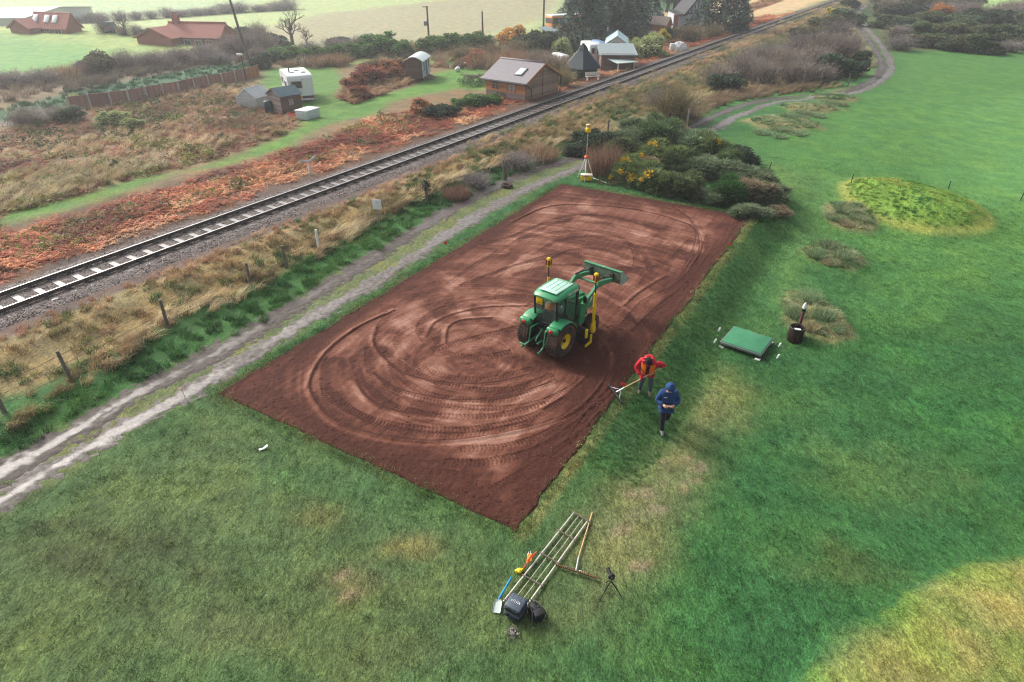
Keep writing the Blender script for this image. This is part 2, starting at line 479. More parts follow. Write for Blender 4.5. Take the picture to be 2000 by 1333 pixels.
# old wheel marks pressed into the turf lower left
for px_ in ([(60, 1030), (150, 1030), (240, 1042), (330, 1075), (400, 1130)], [(0, 1068), (100, 1068), (190, 1092), (270, 1140), (310, 1190)], [(330, 1050), (380, 1080), (440, 1140)], [(80, 1090), (160, 1110), (230, 1150), (260, 1190)]):
    pl_ = np.array([U(*q)[:2] for q in px_]); dd_ = np.full(gx.shape, 9.0)
    for a_, b_ in zip(pl_[:-1], pl_[1:]):
        e_ = b_ - a_; tt_ = np.clip(((gx - a_[0]) * e_[0] + (gy - a_[1]) * e_[1]) / (e_ @ e_), 0, 1); dd_ = np.minimum(dd_, np.hypot(gx - a_[0] - tt_ * e_[0], gy - a_[1] - tt_ * e_[1]))
    w_ = S((.30 - dd_) / .16) * .34 * (.55 + .9 * fbm(gx, gy, .5, 2, 91)); gcol += (np.array(C(62, 66, 44)) - gcol) * w_[:, None]; gzv = gzv - .03 * w_
LUSH = [(-300, 1040), (0, 930), (120, 850), (250, 770), (500, 640), (700, 517), (900, 395), (1000, 345), (1140, 305), (1180, 285), (1100, 278), (1000, 315), (850, 372), (700, 455), (480, 575), (330, 640), (190, 735), (0, 840), (-300, 990)]
band(2.2, 6.6, C(132, 120, 84), .8, .6, lawn=0.2)
zone(LUSH, C(58, 100, 50), 0.8, 0.5, lawn=0.4)
zone([(1130, 300), (1250, 170), (1330, 110), (1500, 60), (1640, 10), (1668, 10), (1700, 80), (1725, 130), (1650, 178), (1540, 185), (1400, 215), (1330, 255), (1200, 275)], C(116, 116, 84), 1.5, 1.2, lawn=0.1)
zone([(1330, 262), (1400, 222), (1500, 192), (1600, 180), (1700, 160), (1712, 130), (1690, 140), (1600, 168), (1500, 178), (1390, 205), (1300, 250)], C(70, 122, 66), 0.6, 0.3)
band(-2.9, 2.9, C(92, 80, 74), .5, .4, lawn=0)
band(-9.5, -2.4, C(92, 70, 54), .9, 1.2, t1=150, lawn=0.0)
band(-300, -8.8, C(120, 104, 78), 2, 2.0, t1=62, lawn=0.1)
zone([(-260, 1030), (0, 905), (250, 762), (500, 632), (700, 510), (900, 390), (1000, 342), (1140, 300), (1160, 322), (1070, 358), (1000, 392), (900, 452), (750, 552), (560, 668), (365, 786), (250, 850), (0, 1000), (-260, 1150)], C(96, 108, 72), 0.5, 0.4)
# garden lawn, mown path
zone([(0, 440), (100, 415), (250, 370), (340, 340), (430, 325), (560, 290), (640, 240), (740, 205), (800, 195), (890, 175), (950, 180), (950, 130), (860, 140), (800, 170), (690, 205), (655, 190), (660, 160), (600, 150), (560, 200), (620, 215), (600, 245), (480, 300), (400, 325), (260, 352), (100, 395), (0, 420)], C(88, 130, 60), 0.9, 0.5, lawn=0.6)
zone([(520, 135), (660, 125), (665, 160), (650, 200), (760, 205), (730, 225), (620, 250), (590, 240), (610, 215), (560, 190), (500, 180)], C(86, 126, 62), 0.9, 0.5, lawn=0.6)
zone([(0, 400), (150, 375), (250, 345), (330, 330), (280, 310), (60, 330), (0, 350)], C(150, 140, 100), 1.2, 1)
# lane and verge behind the panel fence
zone([(-300, 255), (0, 218), (150, 178), (400, 128), (515, 122), (525, 135), (330, 165), (140, 205), (0, 245), (-300, 300)], C(56, 98, 66), 1.2, .5)
zone([(-300, 262), (0, 246), (130, 212), (330, 172), (330, 167), (130, 205), (0, 238), (-300, 250)], C(120, 112, 108), .5, .3)
zone([(-300, 190), (0, 160), (150, 140), (400, 95), (520, 90), (520, 125), (400, 128), (150, 178), (-300, 250)], C(122, 112, 96), 1.5, 1)
# fields
zone([(-500, 60), (0, 52), (260, 66), (390, 84), (400, 96), (150, 140), (-500, 200)], C(146, 168, 104), 2, 1)
zone([(-500, 110), (0, 80), (160, 92), (300, 112), (150, 140), (-500, 200)], C(96, 146, 82), 5, 3, strength=.9)
far_px = lambda L: [U(*p) for p in L]
zone([(-900, 58), (0, 50), (160, 62), (300, 68), (560, 100), (960, 90), (1110, 60), (1110, -40), (-900, -60)], C(158, 178, 126), 4, 2, lawn=0)
zone([(480, 78), (520, 55), (640, 25), (900, 5), (1090, -5), (1080, 30), (960, 72), (760, 86), (560, 88)], C(150, 150, 122), 4, 2, lawn=0)
zone([(-900, 45), (0, 42), (160, 40), (330, 30), (560, 2), (560, -50), (-900, -60)], C(158, 182, 140), 5, 2, lawn=0)
zone([(500, 100), (900, 85), (960, 80), (1050, 55), (1120, 25), (1110, 80), (950, 120), (600, 130)], C(128, 140, 84), 3, 2)
# hamlet
zone([(960, 110), (1080, 80), (1250, 40), (1330, 55), (1450, 30), (1480, 45), (1330, 110), (1200, 140), (1080, 175), (960, 160)], C(104, 110, 82), 2, 1.5)
zone([(1300, 118), (1250, 135), (1230, 128), (1290, 105)], C(128, 126, 128), .8, .3, lawn=0)
zone([(1270, 30), (1460, -10), (1700, -30), (1560, 25), (1450, 50), (1350, 40)], C(188, 168, 130), 3, 2, lawn=0)
# scrub on the right
zone([(1690, 10), (1700, 60), (1740, 100), (1900, 92), (2300, 95), (2300, 20), (2000, 0), (1700, -20)], C(82, 88, 58), 2, 1.5, lawn=0.1)
zone([(1850, 2), (2000, 28), (2400, 60), (2600, -30), (1800, -60)], C(150, 186, 116), 3, 2)

gzv = gzv - 0.09 * S(poly_sd(gx, gy, np.array(TEE)[:, :2]) / .3 - .6)      # turf stripped under the soil bed
gme = mesh_np('ground', np.stack([gx, gy, gzv], 1), grid_faces(len(gxs), len(gys)), [], smooth=True,
              attrs={'Col': ('POINT', 'FLOAT_COLOR', np.concatenate([gcol, np.ones((len(gx), 1))], 1)), 'lawn': ('POINT', 'FLOAT', glawn), 'det': ('POINT', 'FLOAT', .08 + .92 * S((95 - np.hypot(gx, gy)) / 75))})
def ground_material():
    m, nt, b = nodemat('ground_turf'); N = nt.nodes.new; L = nt.links.new
    co = N('ShaderNodeAttribute'); co.attribute_name = 'Col'
    lw = N('ShaderNodeAttribute'); lw.attribute_name = 'lawn'
    tc = N('ShaderNodeTexCoord')
    mp = N('ShaderNodeMapping'); mp.inputs['Rotation'].default_value = (0, 0, math.radians(62)); mp.inputs['Scale'].default_value = (1, 0.55, 1)
    L(tc.outputs['Object'], mp.inputs['Vector'])
    def noise(sc, det=4, rough=0.55, vec=None, dist=0.0):
        n = N('ShaderNodeTexNoise'); n.inputs['Scale'].default_value = sc; n.inputs['Detail'].default_value = det; n.inputs['Roughness'].default_value = rough
        n.inputs['Distortion'].default_value = dist
        L(vec or tc.outputs['Object'], n.inputs['Vector']); return n.outputs['Fac']
    def rng(v, a, bb, c, d):
        n = N('ShaderNodeMapRange'); n.inputs[1].default_value = a; n.inputs[2].default_value = bb; n.inputs[3].default_value = c; n.inputs[4].default_value = d
        L(v, n.inputs[0]); return n.outputs[0]
    def math_(op, a, bb):
        n = N('ShaderNodeMath'); n.operation = op
        for i, q in enumerate((a, bb)):
            if isinstance(q, (int, float)): n.inputs[i].default_value = q
            else: L(q, n.inputs[i])
        return n.outputs[0]
    clump = noise(6.5, 5, 0.62, mp.outputs[0], 0.6)
    fine = noise(34, 3, 0.6)
    patch = noise(0.9, 5, 0.6, None, 0.4)
    hue = noise(0.45, 4, 0.6)
    da = N('ShaderNodeAttribute'); da.attribute_name = 'det'; det = da.outputs['Fac']
    soft = lambda v: math_('ADD', 1.0, math_('MULTIPLY', math_('SUBTRACT', v, 1.0), det))
    tone = math_('MULTIPLY', soft(rng(clump, .3, .72, .62, 1.38)), soft(rng(fine, .3, .7, .72, 1.28)))
    tone = math_('MULTIPLY', tone, rng(patch, .3, .7, .8, 1.2))
    mid = noise(23, 3, .55, mp.outputs[0], .3)
    tone = math_('MULTIPLY', tone, soft(rng(mid, .34, .66, .68, 1.36)))
    mx = N('ShaderNodeMix'); mx.data_type = 'RGBA'; mx.blend_type = 'MULTIPLY'; mx.inputs[0].default_value = 1
    L(co.outputs['Color'], mx.inputs[6]); L(tone, mx.inputs[7])
    # straw and moss flecks
    yl = N('ShaderNodeMix'); yl.data_type = 'RGBA'; yl.blend_type = 'MULTIPLY'
    L(rng(hue, .42, .68, 0, .75), yl.inputs[0]); L(mx.outputs[2], yl.inputs[6]); yl.inputs[7].default_value = (1.35, 1.08, 0.85, 1)
    fl = noise(16, 4, .7)
    y2 = N('ShaderNodeMix'); y2.data_type = 'RGBA'; y2.blend_type = 'MULTIPLY'
    L(rng(fl, .56, .72, 0, .8), y2.inputs[0]); L(yl.outputs[2], y2.inputs[6]); y2.inputs[7].default_value = (1.7, 1.45, 1.25, 1)
    L(y2.outputs[2], b.inputs['Base Color'])
    b.inputs['Roughness'].default_value = 0.85; b.inputs['Specular IOR Level'].default_value = 0.15
    hgt = math_('ADD', math_('MULTIPLY', clump, 0.07), math_('MULTIPLY', fine, 0.022))
    bp = N('ShaderNodeBump'); bp.inputs['Distance'].default_value = 1.0
    L(math_('MULTIPLY', rng(lw.outputs['Fac'], 0, 1, .55, .85), det), bp.inputs['Strength']); L(hgt, bp.inputs['Height']); L(bp.outputs[0], b.inputs['Normal'])
    return m
gme.materials.append(ground_material())
ground = tag(obj('ground', gme), kind='structure')

# ------------------------------------------------------------------ soil bed
def spline(pts, step):
    P = [np.array(p, float) for p in pts]; P = [2 * P[0] - P[1]] + P + [2 * P[-1] - P[-2]]
    out = []
    for i in range(1, len(P) - 2):
        n = max(2, int(np.linalg.norm(P[i + 1] - P[i]) / step))
        t = np.linspace(0, 1, n, endpoint=False)[:, None]
        out.append(0.5 * ((2 * P[i]) + (-P[i - 1] + P[i + 1]) * t + (2 * P[i - 1] - 5 * P[i] + 4 * P[i + 1] - P[i + 2]) * t ** 2 + (-P[i - 1] + 3 * P[i] - 3 * P[i + 1] + P[i + 2]) * t ** 3))
    out.append(P[-2][None]); return np.concatenate(out)
BW = (np.hypot(*(TEE[1] - TEE[0])[:2]) + np.hypot(*(TEE[2] - TEE[3])[:2])) / 2
BRES = 0.031
bnx = int(BW / BRES) + 1; bny = int(TEE_L / BRES) + 1
bu, bv = np.meshgrid(np.linspace(0, 1, bnx), np.linspace(0, 1, bny))
def bed_xy(u, v):                   # u across (0 left), v along
    p = [q[:2] for q in TEE]
    return ((1 - u) * (1 - v))[..., None] * p[0] + (u * (1 - v))[..., None] * p[1] + (u * v)[..., None] * p[2] + ((1 - u) * v)[..., None] * p[3]
def bed_uv(P):                      # inverse of bed_xy (Newton)
    u = np.full(len(P), .5); v = np.full(len(P), .5)
    for _ in range(8):
        e = bed_xy(u, v) - P; h = 1e-4
        ju = (bed_xy(u + h, v) - bed_xy(u - h, v)) / (2 * h); jv = (bed_xy(u, v + h) - bed_xy(u, v - h)) / (2 * h)
        det = ju[:, 0] * jv[:, 1] - ju[:, 1] * jv[:, 0]
        u = u - (e[:, 0] * jv[:, 1] - e[:, 1] * jv[:, 0]) / det; v = v - (ju[:, 0] * e[:, 1] - ju[:, 1] * e[:, 0]) / det
    return u, v
bxy = bed_xy(bu, bv); bx_, by_ = bxy[..., 0], bxy[..., 1]
bh = np.zeros(bu.shape); bd = np.zeros(bu.shape)      # height, dryness (1 = pale pressed soil) plus darkening that brings out lug prints
def splat(pts, off, dh, arr, mode='add'):
    """write dh(arclength, offset) along a polyline for the lateral offsets off"""
    d = np.gradient(pts, axis=0); d /= np.linalg.norm(d, axis=1)[:, None] + 1e-9
    nrm = np.stack([d[:, 1], -d[:, 0]], 1); s = np.concatenate([[0], np.cumsum(np.linalg.norm(np.diff(pts, axis=0), axis=1))])
    Q = pts[:, None, :] + nrm[:, None, :] * off[None, :, None]
    u, v = bed_uv(Q.reshape(-1, 2)); i = np.round(u * (bnx - 1)).astype(int); j = np.round(v * (bny - 1)).astype(int)
    val = dh(s[:, None] + 0 * off[None, :], off[None, :] + 0 * s[:, None]).ravel()
    ok = (i >= 0) & (i < bnx) & (j >= 0) & (j < bny)
    if mode == 'set': arr[j[ok], i[ok]] = val[ok]
    elif mode == 'max': np.maximum.at(arr, (j[ok], i[ok]), val[ok])
    else:
        tmp = np.zeros_like(arr); cnt = np.zeros_like(arr); np.add.at(tmp, (j[ok], i[ok]), val[ok]); np.add.at(cnt, (j[ok], i[ok]), 1); arr += np.where(cnt > 0, tmp / np.maximum(cnt, 1), 0)
def wpath(px, step=0.018): return spline([U(*p)[:2] for p in px], step)
# broad passes of the blade: pale pressed strips that follow the turning circles
spiral = fbm(bx_, by_, 1.2, 4, 5)
ca = U(925, 700)[:2]
rr = np.hypot(bx_ - ca[0], (by_ - ca[1])) + 0.5 * (fbm(bx_, by_, 3, 2, 8) - .5)
th = np.arctan2(by_ - ca[1], bx_ - ca[0])
streak = vnoise(rr * 3.3, th * 1.7 + 9, 3) * .6 + vnoise(rr * 8.0, th * 2.5, 4) * .4
blocks = vnoise(rr * 0.9 + 3, th * 5.2, 14)
sq = vnoise(bu * 9.0, bv * 42.0, 41) * .5 + vnoise(bu * 16.0, bv * 14.0, 42) * .5
edge = np.minimum(np.minimum(bu, 1 - bu) * BW, np.minimum(bv, 1 - bv) * TEE_L)
edgew = S((edge - 0.35 + 1.6 * (fbm(bx_, by_, 2.5, 3, 61) - .5)) / 1.2)
near_fade = S((bv - 0.02 + 0.18 * (bu - .2)) / 0.2)
bd = (0.13 + 0.16 * S(streak * 2.6 - .85) + 0.26 * S(blocks * 4 - 1.9) * S((rr - 1.5) / 2) + 0.34 * S(sq * 6 - 2.9)) * edgew * (0.35 + .65 * near_fade) + 0.20 * (spiral - .5) + 0.25 * (fbm(bx_, by_, .25, 3, 19) - .5) + .22 * (vnoise(rr * 15, th * 2.2 + rr * .4, 23) - .5) * edgew + .22 * (vnoise(bu * BW * 10 + bv * 9, bv * TEE_L * .7, 24) - .5) + .12 * (vnoise(rr * 6.5 + 40, th * 3.1, 27) > .62) * edgew
bh += 0.006 * (streak - .5) + 0.02 * (fbm(bx_, by_, 0.35, 3, 71) - .5) * (1 - 0.6 * np.clip(bd, 0, 1))
def tyre(px, w=0.30, depth=0.022, pitch=0.115, wob=0.0):
    p = wpath(px); off = np.arange(-w / 2, w / 2 + .001, 0.016)
    def dh(s, o):
        k = np.abs(o) / (w / 2); lug = (np.sin(2 * PI * (s + 0.10 * np.abs(o) / w) / pitch) > 0.15)
        return np.where(k > .86, 0.006, -depth * .55 * (0.5 + 0.85 * lug))
    splat(p, off, dh, bh)
    splat(p, off, lambda s, o: -0.05 - 0.30 * (np.sin(2 * PI * (s + 0.10 * np.abs(o) / w) / pitch) > 0.15), bd)  # lug hollows darkened in the colour so their depth shows
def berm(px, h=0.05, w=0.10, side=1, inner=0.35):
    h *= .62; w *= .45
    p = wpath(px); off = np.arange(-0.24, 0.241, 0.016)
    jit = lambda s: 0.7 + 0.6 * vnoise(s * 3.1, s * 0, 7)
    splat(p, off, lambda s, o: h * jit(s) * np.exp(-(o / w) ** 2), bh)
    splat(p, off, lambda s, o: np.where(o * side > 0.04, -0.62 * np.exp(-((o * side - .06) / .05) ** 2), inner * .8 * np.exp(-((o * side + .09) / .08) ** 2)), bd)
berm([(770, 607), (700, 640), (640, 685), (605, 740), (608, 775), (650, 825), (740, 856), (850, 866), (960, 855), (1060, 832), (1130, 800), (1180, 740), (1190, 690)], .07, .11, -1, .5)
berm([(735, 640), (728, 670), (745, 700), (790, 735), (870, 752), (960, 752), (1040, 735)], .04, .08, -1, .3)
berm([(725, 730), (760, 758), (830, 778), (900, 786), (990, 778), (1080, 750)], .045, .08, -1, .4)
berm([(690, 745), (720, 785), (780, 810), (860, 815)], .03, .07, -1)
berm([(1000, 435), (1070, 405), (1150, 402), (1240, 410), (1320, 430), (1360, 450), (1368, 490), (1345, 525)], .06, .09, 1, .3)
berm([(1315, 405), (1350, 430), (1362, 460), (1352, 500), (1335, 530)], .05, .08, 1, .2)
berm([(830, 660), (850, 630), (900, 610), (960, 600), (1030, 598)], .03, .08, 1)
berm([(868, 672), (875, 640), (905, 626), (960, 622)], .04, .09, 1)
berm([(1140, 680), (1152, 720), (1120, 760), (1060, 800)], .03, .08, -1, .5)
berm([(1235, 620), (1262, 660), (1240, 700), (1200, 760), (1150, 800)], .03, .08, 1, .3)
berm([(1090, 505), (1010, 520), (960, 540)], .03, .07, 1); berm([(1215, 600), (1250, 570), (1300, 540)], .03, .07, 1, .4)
tyre([(700, 645), (650, 690), (633, 740), (650, 780), (720, 820), (820, 840), (930, 840), (1040, 815), (1110, 780)])
tyre([(760, 610), (735, 660), (760, 700), (820, 735), (900, 760), (1000, 762), (1080, 735)])
tyre([(720, 680), (725, 725), (770, 765), (850, 790), (950, 800), (1050, 790), (1130, 750), (1170, 700)])
tyre([(830, 668), (820, 640), (850, 610), (920, 590), (1000, 580), (1060, 585)])
tyre([(850, 660), (870, 690), (930, 700), (1000, 690)]); tyre([(845, 685), (940, 660), (1020, 640)], .34)
tyre([(760, 715), (820, 765), (900, 782), (1000, 780), (1090, 745)], .26)
tyre([(870, 905), (950, 905), (1050, 880), (1130, 830), (1190, 770), (1215, 700), (1200, 650)], .32)
tyre([(900, 880), (1000, 872), (1090, 835), (1160, 775), (1180, 715)], .28)
tyre([(1190, 640), (1225, 660), (1235, 700), (1205, 750), (1160, 800), (1110, 870)], .32)
tyre([(1000, 465), (1060, 440), (1150, 435), (1240, 450), (1300, 470), (1340, 500)], .28)
tyre([(1040, 500), (1100, 470), (1190, 465), (1250, 490), (1270, 530)], .28); tyre([(1060, 515), (1120, 490), (1180, 490), (1230, 510)], .26)
tyre([(900, 560), (980, 530), (1080, 500), (1150, 498)], .26); tyre([(940, 480), (1010, 460), (1100, 425), (1190, 425), (1290, 450)], .26)
tyre([(1215, 640), (1260, 590), (1320, 560), (1360, 520), (1385, 460)], .3); tyre([(1240, 650), (1290, 600), (1340, 560), (1390, 500)], .3)
tyre([(640, 600), (760, 545), (900, 470), (1020, 410), (1100, 380)], .3, .012); tyre([(560, 720), (640, 650), (730, 590)], .3, .012)
tyre([(1080, 900), (1150, 840), (1220, 760), (1300, 650)], .3, .014)
tyre([(1010, 470), (1090, 455), (1180, 455), (1230, 480), (1240, 520), (1200, 545)], .24, .014, .11); tyre([(640, 760), (700, 812), (800, 845), (920, 850), (1030, 828)], .26, .016, .12); tyre([(690, 700), (705, 740), (760, 790), (850, 812), (960, 815), (1070, 790)], .26, .016, .12); tyre([(790, 640), (775, 670), (800, 705), (860, 735), (950, 742), (1040, 722)], .26, .016, .12); tyre([(870, 560), (960, 500), (1080, 440), (1180, 415)], .26, .012, .12); tyre([(1000, 540), (1090, 520), (1200, 525), (1290, 520), (1350, 470)], .26, .014, .12); tyre([(520, 760), (640, 850), (780, 910), (900, 930)], .26, .008, .12); tyre([(960, 960), (1060, 900), (1160, 830), (1230, 750)], .26, .012, .12)
bh += 0.010 * (NR.rand(*bu.shape) - .5) * (1.2 - np.clip(bd, 0, 1)) + 0.02 * (vnoise(bx_ / .11, by_ / .11, 90) - .5) * (1.05 - np.clip(bd * 1.3, 0, 1))
# dug dark strip near the rake and round the tractor
for px, py, r in [(1195, 800, 1.3), (1180, 830, 1.2), (1150, 690, 1.3), (1100, 715, 1.2), (1230, 730, 1.0)]:
    c = U(px, py); q = np.exp(-(np.hypot(bx_ - c[0], by_ - c[1]) / r) ** 2); bd -= .3 * q; bh += q * .03 * (NR.rand(*bu.shape) - .3)
bed_z = gz(bx_.ravel(), by_.ravel()).reshape(bu.shape)
bzz = np.maximum(bed_z, 0) + 0.035 + bh * S((edge + .02) / .12) - 0.05 * S((0.05 - edge) / .05)
# ragged edge
rag = 0.22 * (fbm(bx_, by_, .5, 3, 55) - .5) * S((.3 - edge) / .3)
bxf = bx_ + rag * TN[0] * np.sign(bu - .5) + rag * TD[0] * np.sign(bv - .5) * .5; byf = by_ + rag * TN[1] * np.sign(bu - .5) + rag * TD[1] * np.sign(bv - .5) * .5
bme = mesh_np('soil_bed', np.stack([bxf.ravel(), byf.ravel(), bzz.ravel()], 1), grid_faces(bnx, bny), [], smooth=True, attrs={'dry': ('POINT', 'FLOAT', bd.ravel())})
def soil_material():
    m, nt, b = nodemat('loam_soil'); N = nt.nodes.new; L = nt.links.new
    at = N('ShaderNodeAttribute'); at.attribute_name = 'dry'; tc = N('ShaderNodeTexCoord')
    n = N('ShaderNodeTexNoise'); n.inputs['Scale'].default_value = 9; n.inputs['Detail'].default_value = 8; n.inputs['Roughness'].default_value = .7
    L(tc.outputs['Object'], n.inputs['Vector'])
    a = N('ShaderNodeMath'); a.operation = 'MULTIPLY_ADD'; a.inputs[1].default_value = .55; L(n.outputs['Fac'], a.inputs[0])
    b2 = N('ShaderNodeMath'); b2.operation = 'SUBTRACT'; b2.inputs[1].default_value = .27; L(at.outputs['Fac'], b2.inputs[0]); L(b2.outputs[0], a.inputs[2])
    r = N('ShaderNodeValToRGB'); e = r.color_ramp.elements
    e[0].position = 0.0; e[0].color = (*C(72, 41, 33), 1); e[1].position = 1.0; e[1].color = (*C(160, 122, 106), 1)
    k = e.new(.32); k.color = (*C(100, 61, 48), 1); k = e.new(.66); k.color = (*C(128, 87, 72), 1)
    L(a.outputs[0], r.inputs[0])
    gn = N('ShaderNodeTexNoise'); gn.inputs['Scale'].default_value = 24; gn.inputs['Detail'].default_value = 3; L(tc.outputs['Object'], gn.inputs['Vector'])
    gr = N('ShaderNodeMapRange'); gr.inputs[1].default_value = .34; gr.inputs[2].default_value = .66; gr.inputs[3].default_value = .78; gr.inputs[4].default_value = 1.22; L(gn.outputs['Fac'], gr.inputs[0])
    gm = N('ShaderNodeMix'); gm.data_type = 'RGBA'; gm.blend_type = 'MULTIPLY'; gm.inputs[0].default_value = 1; L(r.outputs[0], gm.inputs[6]); L(gr.outputs[0], gm.inputs[7]); L(gm.outputs[2], b.inputs['Base Color'])
    f = N('ShaderNodeTexNoise'); f.inputs['Scale'].default_value = 45; f.inputs['Detail'].default_value = 4; L(tc.outputs['Object'], f.inputs['Vector'])
    bp = N('ShaderNodeBump'); bp.inputs['Strength'].default_value = .6; bp.inputs['Distance'].default_value = .02; L(f.outputs['Fac'], bp.inputs['Height']); L(bp.outputs[0], b.inputs['Normal'])
    b.inputs['Roughness'].default_value = .9; b.inputs['Specular IOR Level'].default_value = .15
    return m
bme.materials.append(soil_material())
tag(obj('soil_bed', bme), kind='structure')

# ------------------------------------------------------------------ farm track (two wet ruts)
RUT_L = [(-260, 1060), (0, 925), (120, 858), (250, 780), (380, 712), (500, 645), (600, 583), (700, 522), (800, 460), (900, 400), (1000, 350), (1080, 322), (1140, 306), (1200, 290), (1270, 274), (1345, 250), (1440, 210), (1500, 195), (1560, 189), (1640, 182), (1690, 165), (1720, 140), (1720, 118), (1706, 92), (1685, 62), (1672, 40), (1670, 22), (1684, 10)]
RUT_R = [(-260, 1130), (0, 980), (120, 905), (250, 832), (365, 768), (470, 705), (560, 652), (660, 592), (750, 540), (830, 488), (900, 442), (1000, 385), (1070, 352), (1130, 328), (1200, 308), (1280, 288), (1380, 259), (1450, 224), (1520, 200), (1580, 193), (1650, 186), (1700, 171), (1738, 142), (1739, 118), (1722, 90), (1697, 60), (1682, 40), (1680, 22), (1692, 12)]
def rut_mesh(px, seed, wid):
    P = spline([G(*p)[:2] for p in px], 0.12); d = np.gradient(P, axis=0); d /= np.linalg.norm(d, axis=1)[:, None]
    nr = np.stack([d[:, 1], -d[:, 0]], 1); off = np.linspace(-1, 1, 25)
    Q = P[:, None, :] + nr[:, None, :] * (off * wid)[None, :, None]
    x = Q[..., 0].ravel(); y = Q[..., 1].ravel(); o = np.tile(np.abs(off), len(P))
    s = np.repeat(np.cumsum(np.linalg.norm(np.gradient(P, axis=0), axis=1)), 25)
    n = fbm(x, y, .9, 4, seed); n2_ = fbm(x, y, .16, 3, seed + 5); broken = fbm(x, y, 3.0, 2, seed + 9)
    prof = 0.55 - o + .7 * (n - .5) + .8 * (n2_ - .5)
    z = gz(x, y) + np.clip(prof * .10, -.12, .020) + .035 * (n2_ - .5) * S(o * 2)
    wet = S((0.55 - o + 1.2 * (broken - .5) + .6 * (n2_ - .5)) * 1.6)
    return mesh_np('farm_track', np.stack([x, y, z], 1), grid_faces(25, len(P)), [], smooth=True, attrs={'wet': ('POINT', 'FLOAT', wet)})
def mud_material(name, dark, pale):
    m, nt, b = nodemat(name); N = nt.nodes.new; L = nt.links.new
    at = N('ShaderNodeAttribute'); at.attribute_name = 'wet'; tc = N('ShaderNodeTexCoord')
    n = N('ShaderNodeTexNoise'); n.inputs['Scale'].default_value = 5; n.inputs['Detail'].default_value = 8; n.inputs['Roughness'].default_value = .7; L(tc.outputs['Object'], n.inputs['Vector'])
    r = N('ShaderNodeValToRGB'); e = r.color_ramp.elements; e[0].position = .35; e[0].color = (*dark, 1); e[1].position = .65; e[1].color = (*pale, 1)
    L(n.outputs['Fac'], r.inputs[0]); L(r.outputs[0], b.inputs['Base Color'])
    mr = N('ShaderNodeMapRange'); mr.inputs[1].default_value = .3; mr.inputs[2].default_value = .8; mr.inputs[3].default_value = .8; mr.inputs[4].default_value = .36; L(at.outputs['Fac'], mr.inputs[0]); L(mr.outputs[0], b.inputs['Roughness'])
    b.inputs['Specular IOR Level'].default_value = .34
    bp = N('ShaderNodeBump'); bp.inputs['Distance'].default_value = .05; L(n.outputs['Fac'], bp.inputs['Height'])
    ms = N('ShaderNodeMapRange'); ms.inputs[3].default_value = .8; ms.inputs[4].default_value = .4; L(at.outputs['Fac'], ms.inputs[0]); L(ms.outputs[0], bp.inputs['Strength'])
    L(bp.outputs[0], b.inputs['Normal']); return m
for px, sd, wd, mm in [(RUT_L, 3, .85, mud_material('wet_mud_dark', C(62, 54, 50), C(98, 89, 84))), (RUT_R, 13, .75, mud_material('wet_mud_pale', C(76, 69, 65), C(130, 123, 118)))]:
    me = rut_mesh(px, sd, wd); me.materials.append(mm); tag(obj('farm_track', me), kind='structure')

# ------------------------------------------------------------------ railway
def rail_pt(t, s, dz=0.0):
    return Vector((RA[0] + RD[0] * t + RN[0] * s, RA[1] + RD[1] * t + RN[1] * s, rail_z(t) + dz))
RAIL_ROT = math.atan2(RD[1], RD[0])
T0, T1 = -14.0, _rl + 30
def ballast():
    ts = np.concatenate([np.arange(T0, 90, .16), np.arange(90, T1, .8)]); off = np.concatenate([np.linspace(-2.5, 2.9, 40)])
    T, O = np.meshgrid(ts, off, indexing='ij'); t = T.ravel(); o = O.ravel()
    x = RA[0] + RD[0] * t + RN[0] * o; y = RA[1] + RD[1] * t + RN[1] * o
    n = fbm(x, y, .8, 3, 3); f = NR.rand(len(t))
    a = np.where(o > 0, (o - 1.35) / 1.2, (-o - 1.35) / .95)
    crib = np.where(np.abs(o) < .72, -.025, 0)
    z = rail_z(t) - .185 + crib - .16 * S(a) - .30 * S((a - .55 + .8 * (n - .5)) / .6) + .03 * (f - .5)
    me = mesh_np('railway_ballast', np.stack([x, y, z], 1), grid_faces(len(off), len(ts)), [])
    m, nt, b = nodemat('ballast_stone'); N = nt.nodes.new; L = nt.links.new
    tc = N('ShaderNodeTexCoord'); v = N('ShaderNodeTexVoronoi'); v.inputs['Scale'].default_value = 17; L(tc.outputs['Object'], v.inputs['Vector'])
    r = N('ShaderNodeValToRGB'); e = r.color_ramp.elements; e[0].color = (*C(52, 45, 43), 1); e[1].color = (*C(132, 118, 112), 1)
    sx = N('ShaderNodeSeparateColor'); L(v.outputs['Color'], sx.inputs[0]); L(sx.outputs[0], r.inputs[0]); L(r.outputs[0], b.inputs['Base Color']); b.inputs['Roughness'].default_value = .8
    bp = N('ShaderNodeBump'); bp.inputs['Strength'].default_value = 1; bp.inputs['Distance'].default_value = .05; bp.invert = True; L(v.outputs['Distance'], bp.inputs['Height']); L(bp.outputs[0], b.inputs['Normal'])
    me.materials.append(m); return tag(obj('railway_ballast', me), kind='structure')
ballast()
M_RAIL = mat('rail_steel', C(70, 58, 54), .55, .2, .2, 6, spec=.5)
M_HEAD = mat('rail_head', C(170, 168, 166), .32, .9, .05, 4)
M_SLEEPER = mat('sleeper_wet', C(98, 94, 92), .18, 0, .35, 5, .25, spec=.8)
M_CHAIR = mat('chair_iron', C(60, 54, 52), .45, .3, .2, 6)
railway = thing('railway_track', 'single railway line with dark steel rails on wet sleepers crossing the whole scene', 'railway track', rail_pt(0, 0))
o_base = rail_pt(0, 0)
